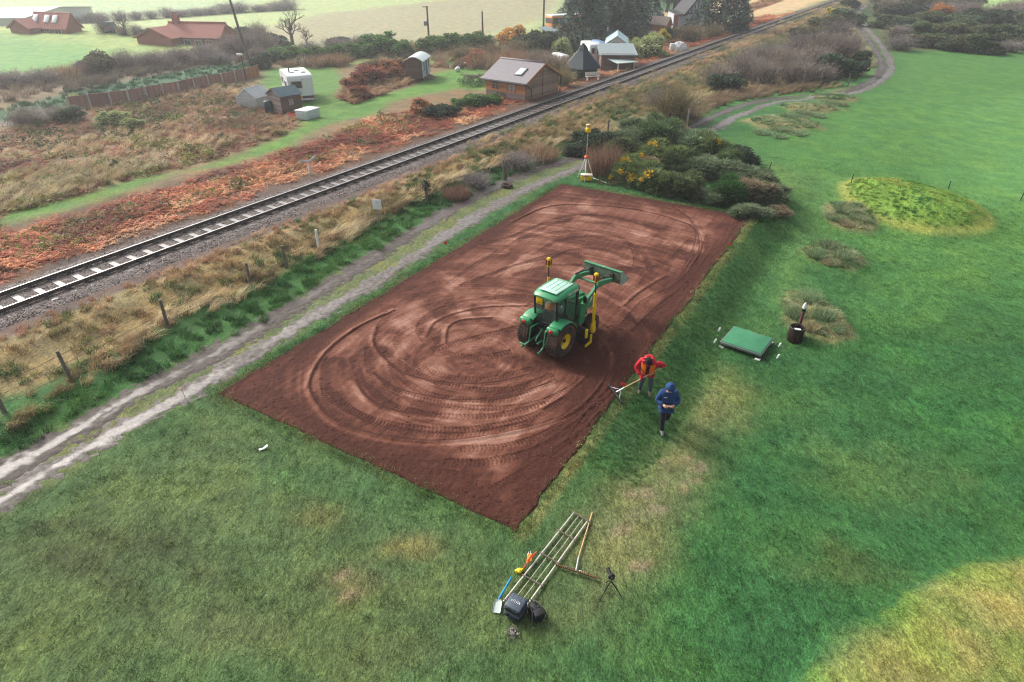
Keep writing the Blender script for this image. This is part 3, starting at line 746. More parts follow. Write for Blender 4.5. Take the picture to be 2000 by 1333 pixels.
for s in (-.7525, .7525):
    mb = MB(); prof = [(-.07, -.152), (.07, -.152), (.07, -.14), (.014, -.125), (.012, -.045), (.036, -.035), (.036, -.004), (-.036, -.004), (-.036, -.035), (-.012, -.045), (-.014, -.125), (-.07, -.14)]
    A = rail_pt(T0, s); B = rail_pt(T1, s); n_ = Vector((RN[0], RN[1], 0))
    vs = [P + n_ * p[0] + Vector((0, 0, p[1])) - o_base for P in (A, B) for p in prof]; k = len(prof)
    mb.add(vs, [(i, (i + 1) % k, k + (i + 1) % k, k + i) for i in range(k)], 0)
    hd = [(-.033, -.004), (.033, -.004), (.030, .0), (-.030, .0)]
    vs = [P + n_ * p[0] + Vector((0, 0, p[1])) - o_base for P in (A, B) for p in hd]
    mb.add(vs, [(i, (i + 1) % 4, 4 + (i + 1) % 4, 4 + i) for i in range(4)], 1)
    mb.build('rail', [M_RAIL, M_HEAD], railway)
slp = []
for q in range(5):
    mb = MB(); mb.box((0, 0, 0), (.25, 2.6, .13), 0, top=.985, topx=.94, rz=R.uniform(-.01, .01))
    slp.append(mb.mesh('sleeper', [M_SLEEPER]))
mb = MB()
for sgn in (-1, 1): mb.box((0, sgn * .13, .02), (.11, .10, .07), 0, top=.5); mb.cyl((0, sgn * .19, 0), (0, sgn * .19, .05), .022, n=6)
mb.box((0, 0, 0), (.18, .42, .035), 0, top=.9)
chair_me = mb.mesh('rail_chair', [M_CHAIR])
NS = 300; t = T0 + .3
far_mb = MB()
for i in range(420):
    if t > T1: break
    p = rail_pt(t, R.uniform(-.03, .03), -.152 - .045 - .05) - o_base
    if i < NS:
        so = obj('sleeper', slp[i % 5], railway, p, RAIL_ROT + R.uniform(-.012, .012))
        if t < 75:
            for s in (-.7525, .7525): obj('rail_chair', chair_me, so, (0, s, .085))
    else: far_mb.box(p, (.25, 2.6, .13), 0, RAIL_ROT)
    t += .76 + R.uniform(-.02, .02)
if far_mb.v: tag(far_mb.build('sleeper', [M_SLEEPER], railway), kind='stuff')
# ------------------------------------------------------------------ plant stuff: tufts instanced on points
TUFTS = {}
def blades(n, h, spread, width, lean, segs=2, hvar=.4, tone=(0, 1), flare=.35, droop=0.0):
    V = []; F = []; T = []
    for i in range(n):
        a = R.uniform(0, 2 * PI); r = spread * math.sqrt(R.random()); bx = r * math.cos(a); by = r * math.sin(a)
        hh = h * R.uniform(1 - hvar, 1 + hvar * .6); dx = lean + R.gauss(0, flare); dy = R.gauss(0, flare); w = width * R.uniform(.6, 1.2)
        wa = R.uniform(0, PI); wx, wy = math.cos(wa) * w / 2, math.sin(wa) * w / 2; o = len(V)
        for k in range(segs + 1):
            f = k / segs; q = f ** 1.7; z = hh * (f - droop * f * f); ww = (1 - f) ** .7
            cx, cy = bx + dx * hh * q, by + dy * hh * q
            if k == segs: V.append((cx, cy, z))
            else: V += [(cx - wx * ww, cy - wy * ww, z), (cx + wx * ww, cy + wy * ww, z)]
        tt = R.uniform(*tone)
        for k in range(segs - 1):
            F.append((o + 2 * k, o + 2 * k + 1, o + 2 * k + 3)); F.append((o + 2 * k, o + 2 * k + 3, o + 2 * k + 2)); T += [tt, tt]
        F.append((o + 2 * segs - 2, o + 2 * segs - 1, o + 2 * segs)); T.append(tt)
    return V, F, T
def fronds(n, length, droop, width, tone=(0, 1), up=.9):
    """arching fern fronds with side leaflets"""
    V = []; F = []; T = []
    for i in range(n):
        a = 2 * PI * i / n + R.uniform(-.5, .5); L_ = length * R.uniform(.6, 1.1); e = up * R.uniform(.6, 1.2); d = Vector((math.cos(a), math.sin(a), 0)); sd = Vector((-d.y, d.x, 0))
        tt = R.uniform(*tone); m = 7; tw = R.uniform(-.5, .5)
        for k in range(m):
            f = (k + .6) / m; p = d * (L_ * f * math.cos(e * .6)) + Vector((0, 0, L_ * (f * math.sin(e) - droop * f * f)))
            wl = width * (1 - f * .85) * R.uniform(.7, 1.2); st = L_ / m * .62; o = len(V)
            for sg in (-1, 1):
                o = len(V); tip = p + sd * sg * wl + d * st * .6 + Vector((0, 0, -wl * .3 + tw * sg * wl * .5))
                V += [tuple(p - d * st * .5), tuple(tip), tuple(p + d * st * .7)]; F.append((o, o + 1, o + 2)); T.append(min(1, max(0, tt + R.uniform(-.2, .2))))
    return V, F, T
def clump_leaves(n, rx, h, size, tone=(0, 1)):
    V = []; F = []; T = []
    for i in range(n):
        a = R.uniform(0, 2 * PI); r = rx * math.sqrt(R.random()); z = h * R.random() * (1 - .6 * (r / rx) ** 2)
        p = Vector((r * math.cos(a), r * math.sin(a), z)); q = Euler((R.uniform(-.9, .9), R.uniform(-.9, .9), R.uniform(0, 6.3))).to_matrix(); s = size * R.uniform(.6, 1.3); o = len(V)
        for c in ((-.5, 0, 0), (0, -.35, .05), (.6, 0, 0), (0, .35, .05)): V.append(tuple(p + q @ (Vector(c) * s)))
        F += [(o, o + 1, o + 2), (o, o + 2, o + 3)]; tt = R.uniform(*tone); T += [tt, tt]
    return V, F, T
def tuft_coll(name, variants, material):
    c = bpy.data.collections.new(name)
    for i, (V, F, T) in enumerate(variants):
        me = mesh_np(name, np.array(V), np.array(F), material, {'tone': ('FACE', 'FLOAT', T)})
        c.objects.link(bpy.data.objects.new('%s_%02d' % (name, i), me))
    TUFTS[name] = (c, len(variants)); return c
def gn_group(coll):
    g = bpy.data.node_groups.new('scatter_' + coll.name, 'GeometryNodeTree')
    g.interface.new_socket('Geometry', in_out='INPUT', socket_type='NodeSocketGeometry'); g.interface.new_socket('Geometry', in_out='OUTPUT', socket_type='NodeSocketGeometry')
    N = g.nodes.new; L = g.links.new; gi = N('NodeGroupInput'); go = N('NodeGroupOutput')
    iop = N('GeometryNodeInstanceOnPoints'); ci = N('GeometryNodeCollectionInfo'); ci.inputs['Collection'].default_value = coll; ci.inputs['Separate Children'].default_value = True; ci.inputs['Reset Children'].default_value = True
    def na(nm, t):
        n = N('GeometryNodeInputNamedAttribute'); n.data_type = t; n.inputs['Name'].default_value = nm; return n.outputs[0]
    er = N('FunctionNodeEulerToRotation'); L(na('rot', 'FLOAT_VECTOR'), er.inputs[0])
    L(gi.outputs[0], iop.inputs['Points']); L(ci.outputs[0], iop.inputs['Instance']); iop.inputs['Pick Instance'].default_value = True
    L(na('idx', 'INT'), iop.inputs['Instance Index']); L(er.outputs[0], iop.inputs['Rotation']); L(na('scl', 'FLOAT_VECTOR'), iop.inputs['Scale']); L(iop.outputs[0], go.inputs[0])
    return g
def scatter(name, cname, P, col, scl, rotz=None, tilt=.12):
    """P (N,3) points, col (N,3) colour multipliers, scl (N,) or (N,3)"""
    n = len(P)
    if n == 0: return None
    me = bpy.data.meshes.new(name); me.vertices.add(n); me.vertices.foreach_set('co', np.asarray(P, np.float32).ravel())
    rot = np.stack([NR.normal(0, tilt, n), NR.normal(0, tilt, n), NR.uniform(0, 6.283, n) if rotz is None else rotz + NR.normal(0, .5, n)], 1)
    scl = np.asarray(scl, float); scl = np.repeat(scl[:, None], 3, 1) if scl.ndim == 1 else scl
    for nm, t, a, key in (('rot', 'FLOAT_VECTOR', rot, 'vector'), ('scl', 'FLOAT_VECTOR', scl, 'vector'), ('icol', 'FLOAT_COLOR', np.concatenate([col, np.ones((n, 1))], 1), 'color')):
        at = me.attributes.new(nm, t, 'POINT'); at.data.foreach_set(key, np.asarray(a, np.float32).ravel())
    at = me.attributes.new('idx', 'INT', 'POINT'); at.data.foreach_set('value', NR.randint(0, TUFTS[cname][1], n).astype(np.int32))
    o = obj(name, me); md = o.modifiers.new('scatter', 'NODES'); md.node_group = gn_group(TUFTS[cname][0])
    return tag(o, kind='stuff')
def pts_in(world_poly, dens, clumpy=0.0, cs=2.0, seed=1, thin=None):
    """random points in a world polygon; clumpy thins them by noise; thin(x,y)->keep probability"""
    P = np.array(world_poly)[:, :2]; lo = P.min(0); hi = P.max(0); n = int((hi - lo).prod() * dens)
    q = lo + NR.rand(n, 2) * (hi - lo); k = poly_sd(q[:, 0], q[:, 1], P) + .5 * (fbm(q[:, 0], q[:, 1], 1.2, 2, seed) - .5) > 0
    q = q[k]
    if clumpy: q = q[NR.rand(len(q)) < np.clip(.5 + clumpy * 2.4 * (fbm(q[:, 0], q[:, 1], cs, 3, seed + 3) - .5), 0, 1)]
    if thin is not None: q = q[NR.rand(len(q)) < thin(q[:, 0], q[:, 1])]
    return q
def band_poly(t0, t1, s0, s1):
    f = lambda t, s: (RA[0] + RD[0] * t + RN[0] * s, RA[1] + RD[1] * t + RN[1] * s)
    n = 8; return [f(t0 + (t1 - t0) * i / n, s0) for i in range(n + 1)] + [f(t1 + (t0 - t1) * i / n, s1) for i in range(n + 1)]
def P3(q, dz=0.0): return np.concatenate([q, (gz(q[:, 0], q[:, 1]) + dz)[:, None]], 1)
def mixcol(q, cols, scale=2.0, seed=0, jit=.12):
    """colour per point picked along a list by noise"""
    f = np.clip((fbm(q[:, 0], q[:, 1], scale, 3, seed) - .5) * 2.6 + .5 + NR.normal(0, .12, len(q)), 0, .999) * (len(cols) - 1)
    c = np.array(cols); i = f.astype(int); w = (f - i)[:, None]
    return (c[i] * (1 - w) + c[np.minimum(i + 1, len(cols) - 1)] * w) * NR.uniform(1 - jit, 1 + jit, (len(q), 1))

LM = leafmat('blade_mown', (.72,) * 3, (1.35,) * 3, .7, True, back=.2)
LG = leafmat('blade_long', (.62, .62, .62), (1.3, 1.3, 1.25), .7, True, back=.3)
LB = leafmat('frond_dead', (.5, .46, .44), (1.4, 1.38, 1.3), .75, True, back=.25)
LH = leafmat('leaf_low', (.5, .55, .5), (1.35, 1.35, 1.2), .55, True, back=.25)
tuft_coll('mown_tuft', [blades(16, .055, .13, .011, .25, 1, flare=.5) for _ in range(6)], LM)
tuft_coll('long_tuft', [blades(46, .62, .20, .020, .75, 3, flare=.28, droop=.3) for _ in range(6)], LG)
tuft_coll('lush_tuft', [blades(40, .34, .20, .022, .55, 3, flare=.4, droop=.35) for _ in range(5)], LG)
tuft_coll('bracken_tuft', [fronds(9, .85, .55, .17) for _ in range(6)], LB)
tuft_coll('herb_tuft', [clump_leaves(46, .34, .30, .10) for _ in range(4)], LH)
tuft_coll('twig_tuft', [blades(60, .75, .30, .016, .2, 2, flare=.45) for _ in range(4)], LG)
LEAN = math.radians(-20)          # the wind lays the long grass over to the right and towards the camera
bed_poly = [(p[0], p[1]) for p in TEE]
def off_bed(x, y): return (poly_sd(x, y, np.array(bed_poly)) < -.03).astype(float)
RUTS = [spline([G(*p)[:2] for p in rp], 1.0) for rp in (RUT_L, RUT_R)]
def off_ruts(x, y, w=.55):
    d = np.full(x.shape, 9.0)
    for rp in RUTS:
        for i in range(0, len(rp)): d = np.minimum(d, np.hypot(x - rp[i, 0], y - rp[i, 1]))
    return (d > w).astype(float)
# mown lawn: blades for the ground near enough to show them
fan = [U(*p) for p in [(-60, 1400), (-60, 980), (430, 735), (1090, 335), (1290, 300), (1500, 300), (2060, 380), (2060, 1400)]]
gcg = gcol.reshape(len(gys), len(gxs), 3)
def gsample(q):
    i = np.clip(np.searchsorted(gxs, q[:, 0]), 1, len(gxs) - 1); j = np.clip(np.searchsorted(gys, q[:, 1]), 1, len(gys) - 1)
    i -= (q[:, 0] - gxs[i - 1] < gxs[i] - q[:, 0]); j -= (q[:, 1] - gys[j - 1] < gys[j] - q[:, 1]); return gcg[j, i]
q = pts_in(fan, 62, .45, .35, 4, lambda x, y: off_bed(x, y) * np.clip((46 - y) / 22, .12, 1))
q = q[off_ruts(q[:, 0], q[:, 1], .38) > 0]
scatter('lawn_grass', 'mown_tuft', P3(q, -.004), gsample(q) * NR.uniform(.6, 1.6, (len(q), 1)) * np.array([1.06, 1, .9]), NR.uniform(.6, 1.35, len(q)), tilt=.15)
# rim of longer grass hanging over the soil's edge
rim = []
for a, b in ((0, 1), (1, 2), (2, 3), (3, 0)):
    k = int(np.linalg.norm(TEE[b] - TEE[a]) * 26); f = NR.rand(k)[:, None]; p = (TEE[a] * (1 - f) + TEE[b] * f)[:, :2]; ctr = np.mean([t[:2] for t in TEE], 0)
    e = (TEE[b] - TEE[a])[:2]; e = e / np.linalg.norm(e); nn = np.array([e[1], -e[0]]); rim.append(p + nn * (NR.uniform(-.05, .22, (k, 1))))
rim = np.concatenate(rim)
scatter('edge_grass', 'mown_tuft', P3(rim), mixcol(rim, [C(60, 104, 50), C(124, 140, 82), C(150, 140, 92)], 1.5, 6), NR.uniform(.9, 2.0, len(rim)), tilt=.25)
DRY = [C(132, 110, 80), C(176, 150, 114), C(204, 180, 144), C(220, 202, 168)]
MIX = [C(84, 98, 54), C(122, 114, 72), C(150, 128, 92), C(170, 148, 110)]
PINK = [C(156, 112, 90), C(190, 150, 122), C(206, 174, 146)]
GREEN = [C(48, 90, 42), C(64, 114, 54), C(94, 138, 68)]
BRK = [C(138, 76, 58), C(182, 108, 78), C(210, 136, 100), C(218, 170, 130)]
BRK2 = [C(122, 74, 62), C(160, 98, 78), C(186, 130, 102), C(190, 158, 122)]
# lush strip beside the track
lp = [U(*p) for p in LUSH]
q = pts_in(lp, 16, .2, 1, 8, lambda x, y: off_ruts(x, y, .6))
scatter('lush_grass', 'lush_tuft', P3(q), mixcol(q, GREEN, 2.2, 12), NR.uniform(.55, 1.25, len(q)), LEAN)
DB = [(-300, 990), (0, 845), (190, 737), (330, 642), (480, 577), (700, 457), (850, 374), (1000, 317), (1110, 278), (1110, 262), (1000, 300), (840, 360), (690, 430), (470, 540), (310, 610), (170, 705), (0, 800), (-300, 930)]
q = pts_in([U(*p, .1) for p in DB], 13, .8, 1.6, 14)
scatter('dry_grass', 'long_tuft', P3(q), mixcol(q, DRY, 1.6, 15), NR.uniform(.6, 1.25, len(q)), LEAN)
q = pts_in(band_poly(-6, 62, 2.9, 7.2), 9, .25, 1.4, 16, lambda x, y: (poly_sd(x, y, np.array(lp)[:, :2]) < .1).astype(float))
scatter('rough_grass', 'lush_tuft', P3(q), mixcol(q, [C(66, 108, 56), C(112, 124, 70), C(152, 132, 94), C(180, 150, 114)], 1.8, 18), NR.uniform(.6, 1.3, len(q)), LEAN)
q = pts_in(band_poly(-8, 150, 2.35, 3.9), 11, .4, 1.5, 20)
scatter('shoulder_grass', 'long_tuft', P3(q), mixcol(q, PINK, 1.4, 21), NR.uniform(.35, .75, len(q)), LEAN)
BANK = [(1000, 320), (1110, 275), (1180, 262), (1260, 262), (1330, 250), (1400, 212), (1500, 182), (1600, 172), (1690, 150), (1712, 120), (1680, 80), (1662, 30), (1660, 5), (1560, 35), (1420, 88), (1300, 132), (1160, 188), (1000, 248), (900, 285), (900, 330)]
bkp = [U(*p, .4) for p in BANK]
q = pts_in(bkp, 5.5, .35, 2.2, 22, lambda x, y: off_ruts(x, y, 1.3))
scatter('bank_grass', 'long_tuft', P3(q), mixcol(q, [C(104, 118, 70), C(146, 138, 92), C(178, 158, 116), C(196, 172, 134)], 2.5, 23), NR.uniform(.5, 1.05, len(q)), LEAN)
q = pts_in([U(*p) for p in [(1320, 262), (1420, 205), (1560, 180), (1600, 170), (1470, 172), (1380, 195), (1300, 240)]], 8, .5, 2, 25)
scatter('reed_grass', 'long_tuft', P3(q), mixcol(q, [C(126, 104, 84), C(158, 134, 108)], 2, 26), NR.uniform(.8, 1.5, len(q)), LEAN)
# bracken and rough ground west of the line
BRZ = [(-200, 660), (0, 545), (300, 436), (600, 330), (1000, 192), (1160, 134), (1300, 86), (1400, 46), (1530, 4), (1500, 0), (1400, 32), (1300, 68), (1240, 95), (1140, 132), (1060, 160), (960, 190), (930, 205), (860, 212), (740, 225), (700, 245), (600, 290), (500, 312), (440, 345), (300, 375), (180, 420), (0, 465), (-200, 540)]
brp = [U(*p) for p in BRZ]
GARDEN = [(430, 322), (560, 288), (640, 240), (740, 205), (860, 195), (950, 180), (950, 132), (880, 132), (820, 165), (740, 200), (655, 205), (650, 180), (660, 150), (610, 150), (560, 195), (620, 220), (600, 245), (480, 300)]
gdp = np.array([U(*p) for p in GARDEN])[:, :2]; pth = np.array([U(*p) for p in [(0, 440), (100, 415), (250, 370), (340, 340), (430, 325), (480, 300), (400, 322), (260, 350), (100, 392), (0, 418)]])[:, :2]
def off_garden(x, y): return ((poly_sd(x, y, gdp) < 0) & (poly_sd(x, y, pth) < .1)).astype(float)
q = np.concatenate([pts_in(brp, 9, .45, 3, 30, off_garden), pts_in(band_poly(-12, 150, -8.5, -2.5), 8, .3, 2.5, 32, off_garden)])
scatter('bracken', 'bracken_tuft', P3(q, -.05), mixcol(q, BRK, 3.5, 31), NR.uniform(.5, 1.2, len(q)))
q = pts_in(brp, 1.2, .9, 4, 35, off_garden)
scatter('green_weeds', 'herb_tuft', P3(q), mixcol(q, [C(66, 88, 50), C(100, 116, 60), C(150, 154, 80)], 3, 36), NR.uniform(.8, 1.7, len(q)))
q = pts_in(brp, 2.6, .8, 2.5, 33, off_garden)
scatter('dry_grass', 'long_tuft', P3(q), mixcol(q, DRY[:3], 2, 34), NR.uniform(.5, 1.0, len(q)), LEAN)
RZ = [(-200, 560), (0, 440), (150, 390), (260, 350), (400, 318), (560, 262), (590, 240), (540, 200), (500, 165), (420, 168), (330, 180), (140, 215), (0, 255), (-200, 330)]
rzp = [U(*p) for p in RZ]
q = pts_in(rzp, 8.0, .75, 4, 40, off_garden)
scatter('bracken', 'bracken_tuft', P3(q, -.05), mixcol(q, BRK2, 4, 41), NR.uniform(.45, 1.0, len(q)))
q = pts_in(rzp, 4.5, .9, 4.5, 43, off_garden)
scatter('dry_grass', 'long_tuft', P3(q), mixcol(q, [C(140, 122, 94), C(188, 164, 132), C(214, 194, 162)], 5, 44), NR.uniform(.6, 1.2, len(q)), LEAN)
q = pts_in(rzp, 1.6, .9, 3, 46, off_garden)
scatter('green_weeds', 'herb_tuft', P3(q), mixcol(q, [C(60, 84, 50), C(92, 108, 58), C(150, 152, 78)], 3, 47), NR.uniform(.8, 1.9, len(q)))
PALE = [(-200, 500), (0, 425), (150, 380), (270, 345), (330, 325), (250, 312), (60, 330), (0, 345), (-200, 420)]
q = pts_in([U(*p) for p in PALE], 12, .4, 2, 48, off_garden)
scatter('pale_grass', 'long_tuft', P3(q), mixcol(q, [C(150, 138, 102), C(190, 178, 142), C(204, 194, 164)], 3, 49), NR.uniform(.7, 1.2, len(q)), LEAN)
# fence bank, hedge foot, lane verge
q = pts_in([U(*p) for p in [(-200, 260), (0, 214), (150, 178), (400, 130), (512, 122), (512, 135), (330, 164), (140, 202), (0, 240), (-200, 300)]], 3, .3, 2, 50)
scatter('verge_grass', 'lush_tuft', P3(q), mixcol(q, [C(44, 80, 58), C(66, 104, 70)], 3, 51), NR.uniform(.9, 1.8, len(q)), LEAN)
q = pts_in([U(*p) for p in [(-200, 190), (0, 158), (150, 140), (400, 96), (520, 88), (520, 122), (400, 127), (150, 176), (-200, 240)]], 2.4, .3, 2, 52)
scatter('hedge_grass', 'long_tuft', P3(q), mixcol(q, [C(112, 104, 88), C(140, 126, 110), C(164, 146, 128)], 4, 53), NR.uniform(1.0, 2.2, len(q)), LEAN)
# bracken mound in the garden, scrub by the hedge and the hut
BM = [(655, 190), (690, 150), (740, 122), (800, 128), (800, 160), (740, 190), (690, 206)]
q = pts_in([U(*p) for p in BM], 7, .2, 2, 54)
scatter('bracken', 'bracken_tuft', P3(q, .05), mixcol(q, [C(150, 92, 66), C(170, 122, 92), C(172, 146, 116)], 2.5, 55), NR.uniform(.8, 1.5, len(q)))
q = pts_in([U(*p) for p in BM], 4, .3, 2, 56)
scatter('dry_grass', 'long_tuft', P3(q), mixcol(q, DRY[:3], 2, 57), NR.uniform(1., 1.7, len(q)), LEAN)
HB = [(500, 100), (700, 92), (960, 78), (1050, 70), (1090, 110), (1080, 165), (960, 142), (830, 132), (790, 120), (640, 128), (600, 140), (520, 130)]
q = pts_in([U(*p) for p in HB], 2.0, .5, 4, 58)
scatter('scrub_grass', 'long_tuft', P3(q), mixcol(q, [C(104, 92, 76), C(140, 118, 96), C(164, 140, 116), C(150, 104, 76)], 5, 59), NR.uniform(1.0, 2.0, len(q)), LEAN)
q = pts_in([U(*p) for p in [(900, 128), (1000, 118), (1100, 130), (1120, 150), (1060, 166), (960, 140)]], 1.6, .5, 3, 60)
scatter('scrub_grass', 'twig_tuft', P3(q), mixcol(q, [C(128, 96, 78), C(170, 130, 100), C(160, 146, 122)], 4, 61), NR.uniform(1.5, 2.6, len(q)))
# rough islets and gorse foot
q = np.concatenate([np.stack([cx_ + ax * .82 * r * np.cos(a), cy_ + ay * .82 * r * np.sin(a)], 1) for cx_, cy_, ax, ay in ISL_W for n in [int(ax * ay * 40)] for r, a in [(np.sqrt(NR.rand(n)), NR.rand(n) * 6.283)]])
scatter('islet_grass', 'lush_tuft', P3(q), mixcol(q, [C(78, 120, 72), C(100, 138, 90), C(124, 150, 108), C(190, 188, 144)], 1.3, 62), NR.uniform(.35, .8, len(q)), LEAN)
q = pts_in([U(*p) for p in [(1130, 350), (1200, 330), (1290, 270), (1480, 330), (1545, 400), (1500, 440), (1440, 412), (1300, 385), (1180, 362)]], 5, .3, 2, 64)
scatter('gorse_foot_grass', 'lush_tuft', P3(q), mixcol(q, [C(52, 98, 52), C(96, 108, 72), C(140, 126, 96)], 2.5, 65), NR.uniform(.7, 1.5, len(q)), LEAN)
u1 = NR.uniform(3, 25, 2600); v1 = NR.uniform(.1, 1.9, 2600); q = np.stack([TEE[1][0] + TD[0] * u1 + TN[0] * v1, TEE[1][1] + TD[1] * u1 + TN[1] * v1], 1)
scatter('slope_grass', 'lush_tuft', P3(q), mixcol(q, [C(66, 120, 62), C(116, 144, 84)], 1.5, 66), NR.uniform(.12, .28, len(q)), LEAN)
u1 = NR.uniform(0, 1, 700); q = np.stack([MOUND[0] + 3.5 * np.sqrt(u1) * np.cos(u1 * 777), MOUND[1] + 3.6 * np.sqrt(u1) * np.sin(u1 * 777)], 1)
scatter('mound_grass', 'lush_tuft', P3(q), mixcol(q, [C(66, 124, 56), C(128, 160, 70), C(176, 172, 90)], 2.0, 67), NR.uniform(.25, .55, len(q)), LEAN)
# loose ballast stones
SM = leafmat('loose_stone', (.6,) * 3, (1.3,) * 3, .8, True, back=0)
def stone():
    bm = bmesh.new(); bmesh.ops.create_icosphere(bm, subdivisions=1, radius=1)
    V = [tuple(Vector((v.co.x, v.co.y * .8, v.co.z * .7)) * R.uniform(.75, 1.2)) for v in bm.verts]; bm.verts.index_update(); F = [tuple(v.index for v in f.verts) for f in bm.faces]; bm.free()
    return V, F, [.5] * len(F)
tuft_coll('ballast_stone', [stone() for _ in range(4)], SM)
n = 26000; tt = 70 * NR.rand(n) ** 1.3 - 8; oo = np.concatenate([NR.uniform(-2.2, -.85, n // 4), NR.uniform(-.66, .66, n // 4), NR.uniform(.85, 2.6, n - 2 * (n // 4))]); NR.shuffle(oo)
q = np.stack([RA[0] + RD[0] * tt + RN[0] * oo, RA[1] + RD[1] * tt + RN[1] * oo], 1)
zz = rail_z(tt) - .185 - np.where(np.abs(oo) < .72, .03, 0) - .16 * S(np.where(oo > 0, (oo - 1.35) / 1.2, (-oo - 1.35) / .95)) - .012 - .3 * S((np.where(oo > 0, (oo - 1.35) / 1.2, (-oo - 1.35) / .95) - .55) / .6)
scatter('ballast_stones', 'ballast_stone', np.concatenate([q, zz[:, None]], 1), mixcol(q, [C(58, 50, 48), C(96, 84, 78), C(140, 128, 122)], .3, 70), NR.uniform(.022, .05, n), tilt=1.0)

tuft_coll('soil_clod', [stone() for _ in range(4)], SM)
eb = []
for a, b in ((0, 1), (1, 2), (2, 3), (3, 0)):
    k = 420; f = NR.rand(k)[:, None]; e = (TEE[b] - TEE[a])[:2]; e = e / np.linalg.norm(e); nn = np.array([e[1], -e[0]]); eb.append((TEE[a] * (1 - f) + TEE[b] * f)[:, :2] + nn * np.where(NR.rand(k, 1) < .25, NR.uniform(-.05, .3, (k, 1)), -np.abs(NR.normal(0, .5, (k, 1)))))
uu = NR.rand(1500); vv = NR.rand(1500); eb.append(bed_xy(uu, vv)); q = np.concatenate(eb)
scatter('soil_clods', 'soil_clod', P3(q, .045), mixcol(q, [C(84, 50, 41), C(108, 68, 56), C(134, 94, 80)], .5, 80), np.clip(NR.exponential(.008, len(q)) + .006, 0, .035), tilt=1.0)
# ------------------------------------------------------------------ paint and metal
GRN = mat('tractor_green', C(50, 140, 90), .28, 0, .06, 6, spec=.5, dirt=C(120, 96, 82), dirt_amt=.12)
GRN_L = mat('loader_green', C(62, 140, 98), .4, 0, .10, 6, spec=.5, dirt=C(116, 92, 76), dirt_amt=.12)
ROOFP = mat('roof_panel_pale', C(176, 214, 196), .35, 0, .06, 5, spec=.5)
YEL = mat('wheel_yellow', C(236, 200, 22), .4, 0, .08, 6, dirt=C(120, 84, 60), dirt_amt=.08)
YEL2 = mat('mast_yellow', C(240, 196, 20), .35, 0, .05, 6)
BLK = mat('black_plastic', C(34, 36, 38), .5, 0, .15, 8)
TYR = mat('tyre_rubber', C(64, 56, 52), .85, 0, .2, 7, .2, spec=.2, dirt=C(112, 80, 66), dirt_amt=.6)
STEEL = mat('steel', C(150, 150, 148), .35, .8, .15, 8)
DSTEEL = mat('dark_steel', C(70, 68, 66), .5, .5, .25, 8)
BUCK = mat('bucket_muddy', C(108, 128, 108), .6, .2, .25, 5, .1, dirt=C(112, 88, 72), dirt_amt=.5)
GREYW = mat('worn_grey_steel', C(176, 184, 180), .45, .3, .2, 6)
LGLASS = glass('cab_glass', (.78, .9, .86), .17, .03)
RED = mat('red_lens', C(176, 30, 28), .25, 0, .05, 6)
ORANGE = mat('orange_hivis', C(255, 120, 40), .7, 0, .08, 6)
SILVER = mat('reflective_tape', C(206, 208, 206), .4, .2, .05, 6)
WHITE = mat('white_paint', C(226, 228, 226), .45, 0, .06, 5)
SKIN = mat('skin', C(206, 152, 126), .55, 0, .05, 12)
def text_mesh(body, size, material, depth=.003):
    cu = bpy.data.curves.new('lettering', 'FONT'); cu.body = body; cu.size = size; cu.extrude = depth; cu.align_x = 'CENTER'; cu.align_y = 'CENTER'
    o = bpy.data.objects.new('lettering', cu); COL.objects.link(o); bpy.context.view_layer.update()
    me = bpy.data.meshes.new_from_object(o.evaluated_get(bpy.context.evaluated_depsgraph_get())); me.materials.clear(); me.materials.append(material)
    bpy.data.objects.remove(o); bpy.data.curves.remove(cu); me.name = 'lettering'; return me

# ------------------------------------------------------------------ tractor
TR = math.radians(-39)
tz = 0.035
tractor = thing('tractor', 'green compact tractor with closed cab and raised front loader standing on the brown soil', 'tractor', (1.151, 18.184, tz), TR)
def wheel(name, x, y, r, w, rim_r, sg):
    h = w / 2; mb = MB()
    prof = [(rim_r, -h * .72), (rim_r + .02, -h * .86), (r * .80, -h), (r * .93, -h * .9), (r * .985, -h * .6), (r, -h * .2), (r, h * .2), (r * .985, h * .6), (r * .93, h * .9), (r * .80, h), (rim_r + .02, h * .86), (rim_r, h * .72)]
    mb.lathe(prof, axis='X', n=40)
    for k in range(int(2 * PI * r / .085)):                         # turf tread blocks
        a = k * .085 / r
        for j, o in enumerate((-.36, -.12, .12, .36)):
            aa = a + (.5 if j % 2 else 0) * .085 / r; rr = r + .006
            mb.box((o * w, -math.sin(aa) * rr, math.cos(aa) * rr), (w * .17, .045, .022), 0, rx=aa)
    o = mb.build(name, [TYR], tractor, (x, y, r))
    rb = MB(); d = h * .25 * sg
    rb.lathe([(rim_r + .012, h * .80 * sg), (rim_r - .012, h * .80 * sg), (rim_r - .03, h * .3 * sg), (rim_r * .62, d), (rim_r * .58, d + .03 * sg), (rim_r * .3, d + .035 * sg), (0.001, d + .04 * sg)], axis='X', n=28)
    ri = rb.build('rim', [YEL], o)
    hb = MB(); hb.cyl((d + .03 * sg, 0, 0), (d + .10 * sg, 0, 0), rim_r * .26, rim_r * .2, 12)
    for k in range(6): hb.cyl((d + .03 * sg, rim_r * .44 * math.cos(k * PI / 3), rim_r * .44 * math.sin(k * PI / 3)), (d + .055 * sg, rim_r * .44 * math.cos(k * PI / 3), rim_r * .44 * math.sin(k * PI / 3)), .018, n=6)
    hb.build('hub', [DSTEEL], o)
    return o
for sg in (-1, 1): wheel('rear_wheel', .60 * sg, .05, .60, .47, .265, sg); wheel('front_wheel', .60 * sg, 1.88, .37, .30, .17, sg)
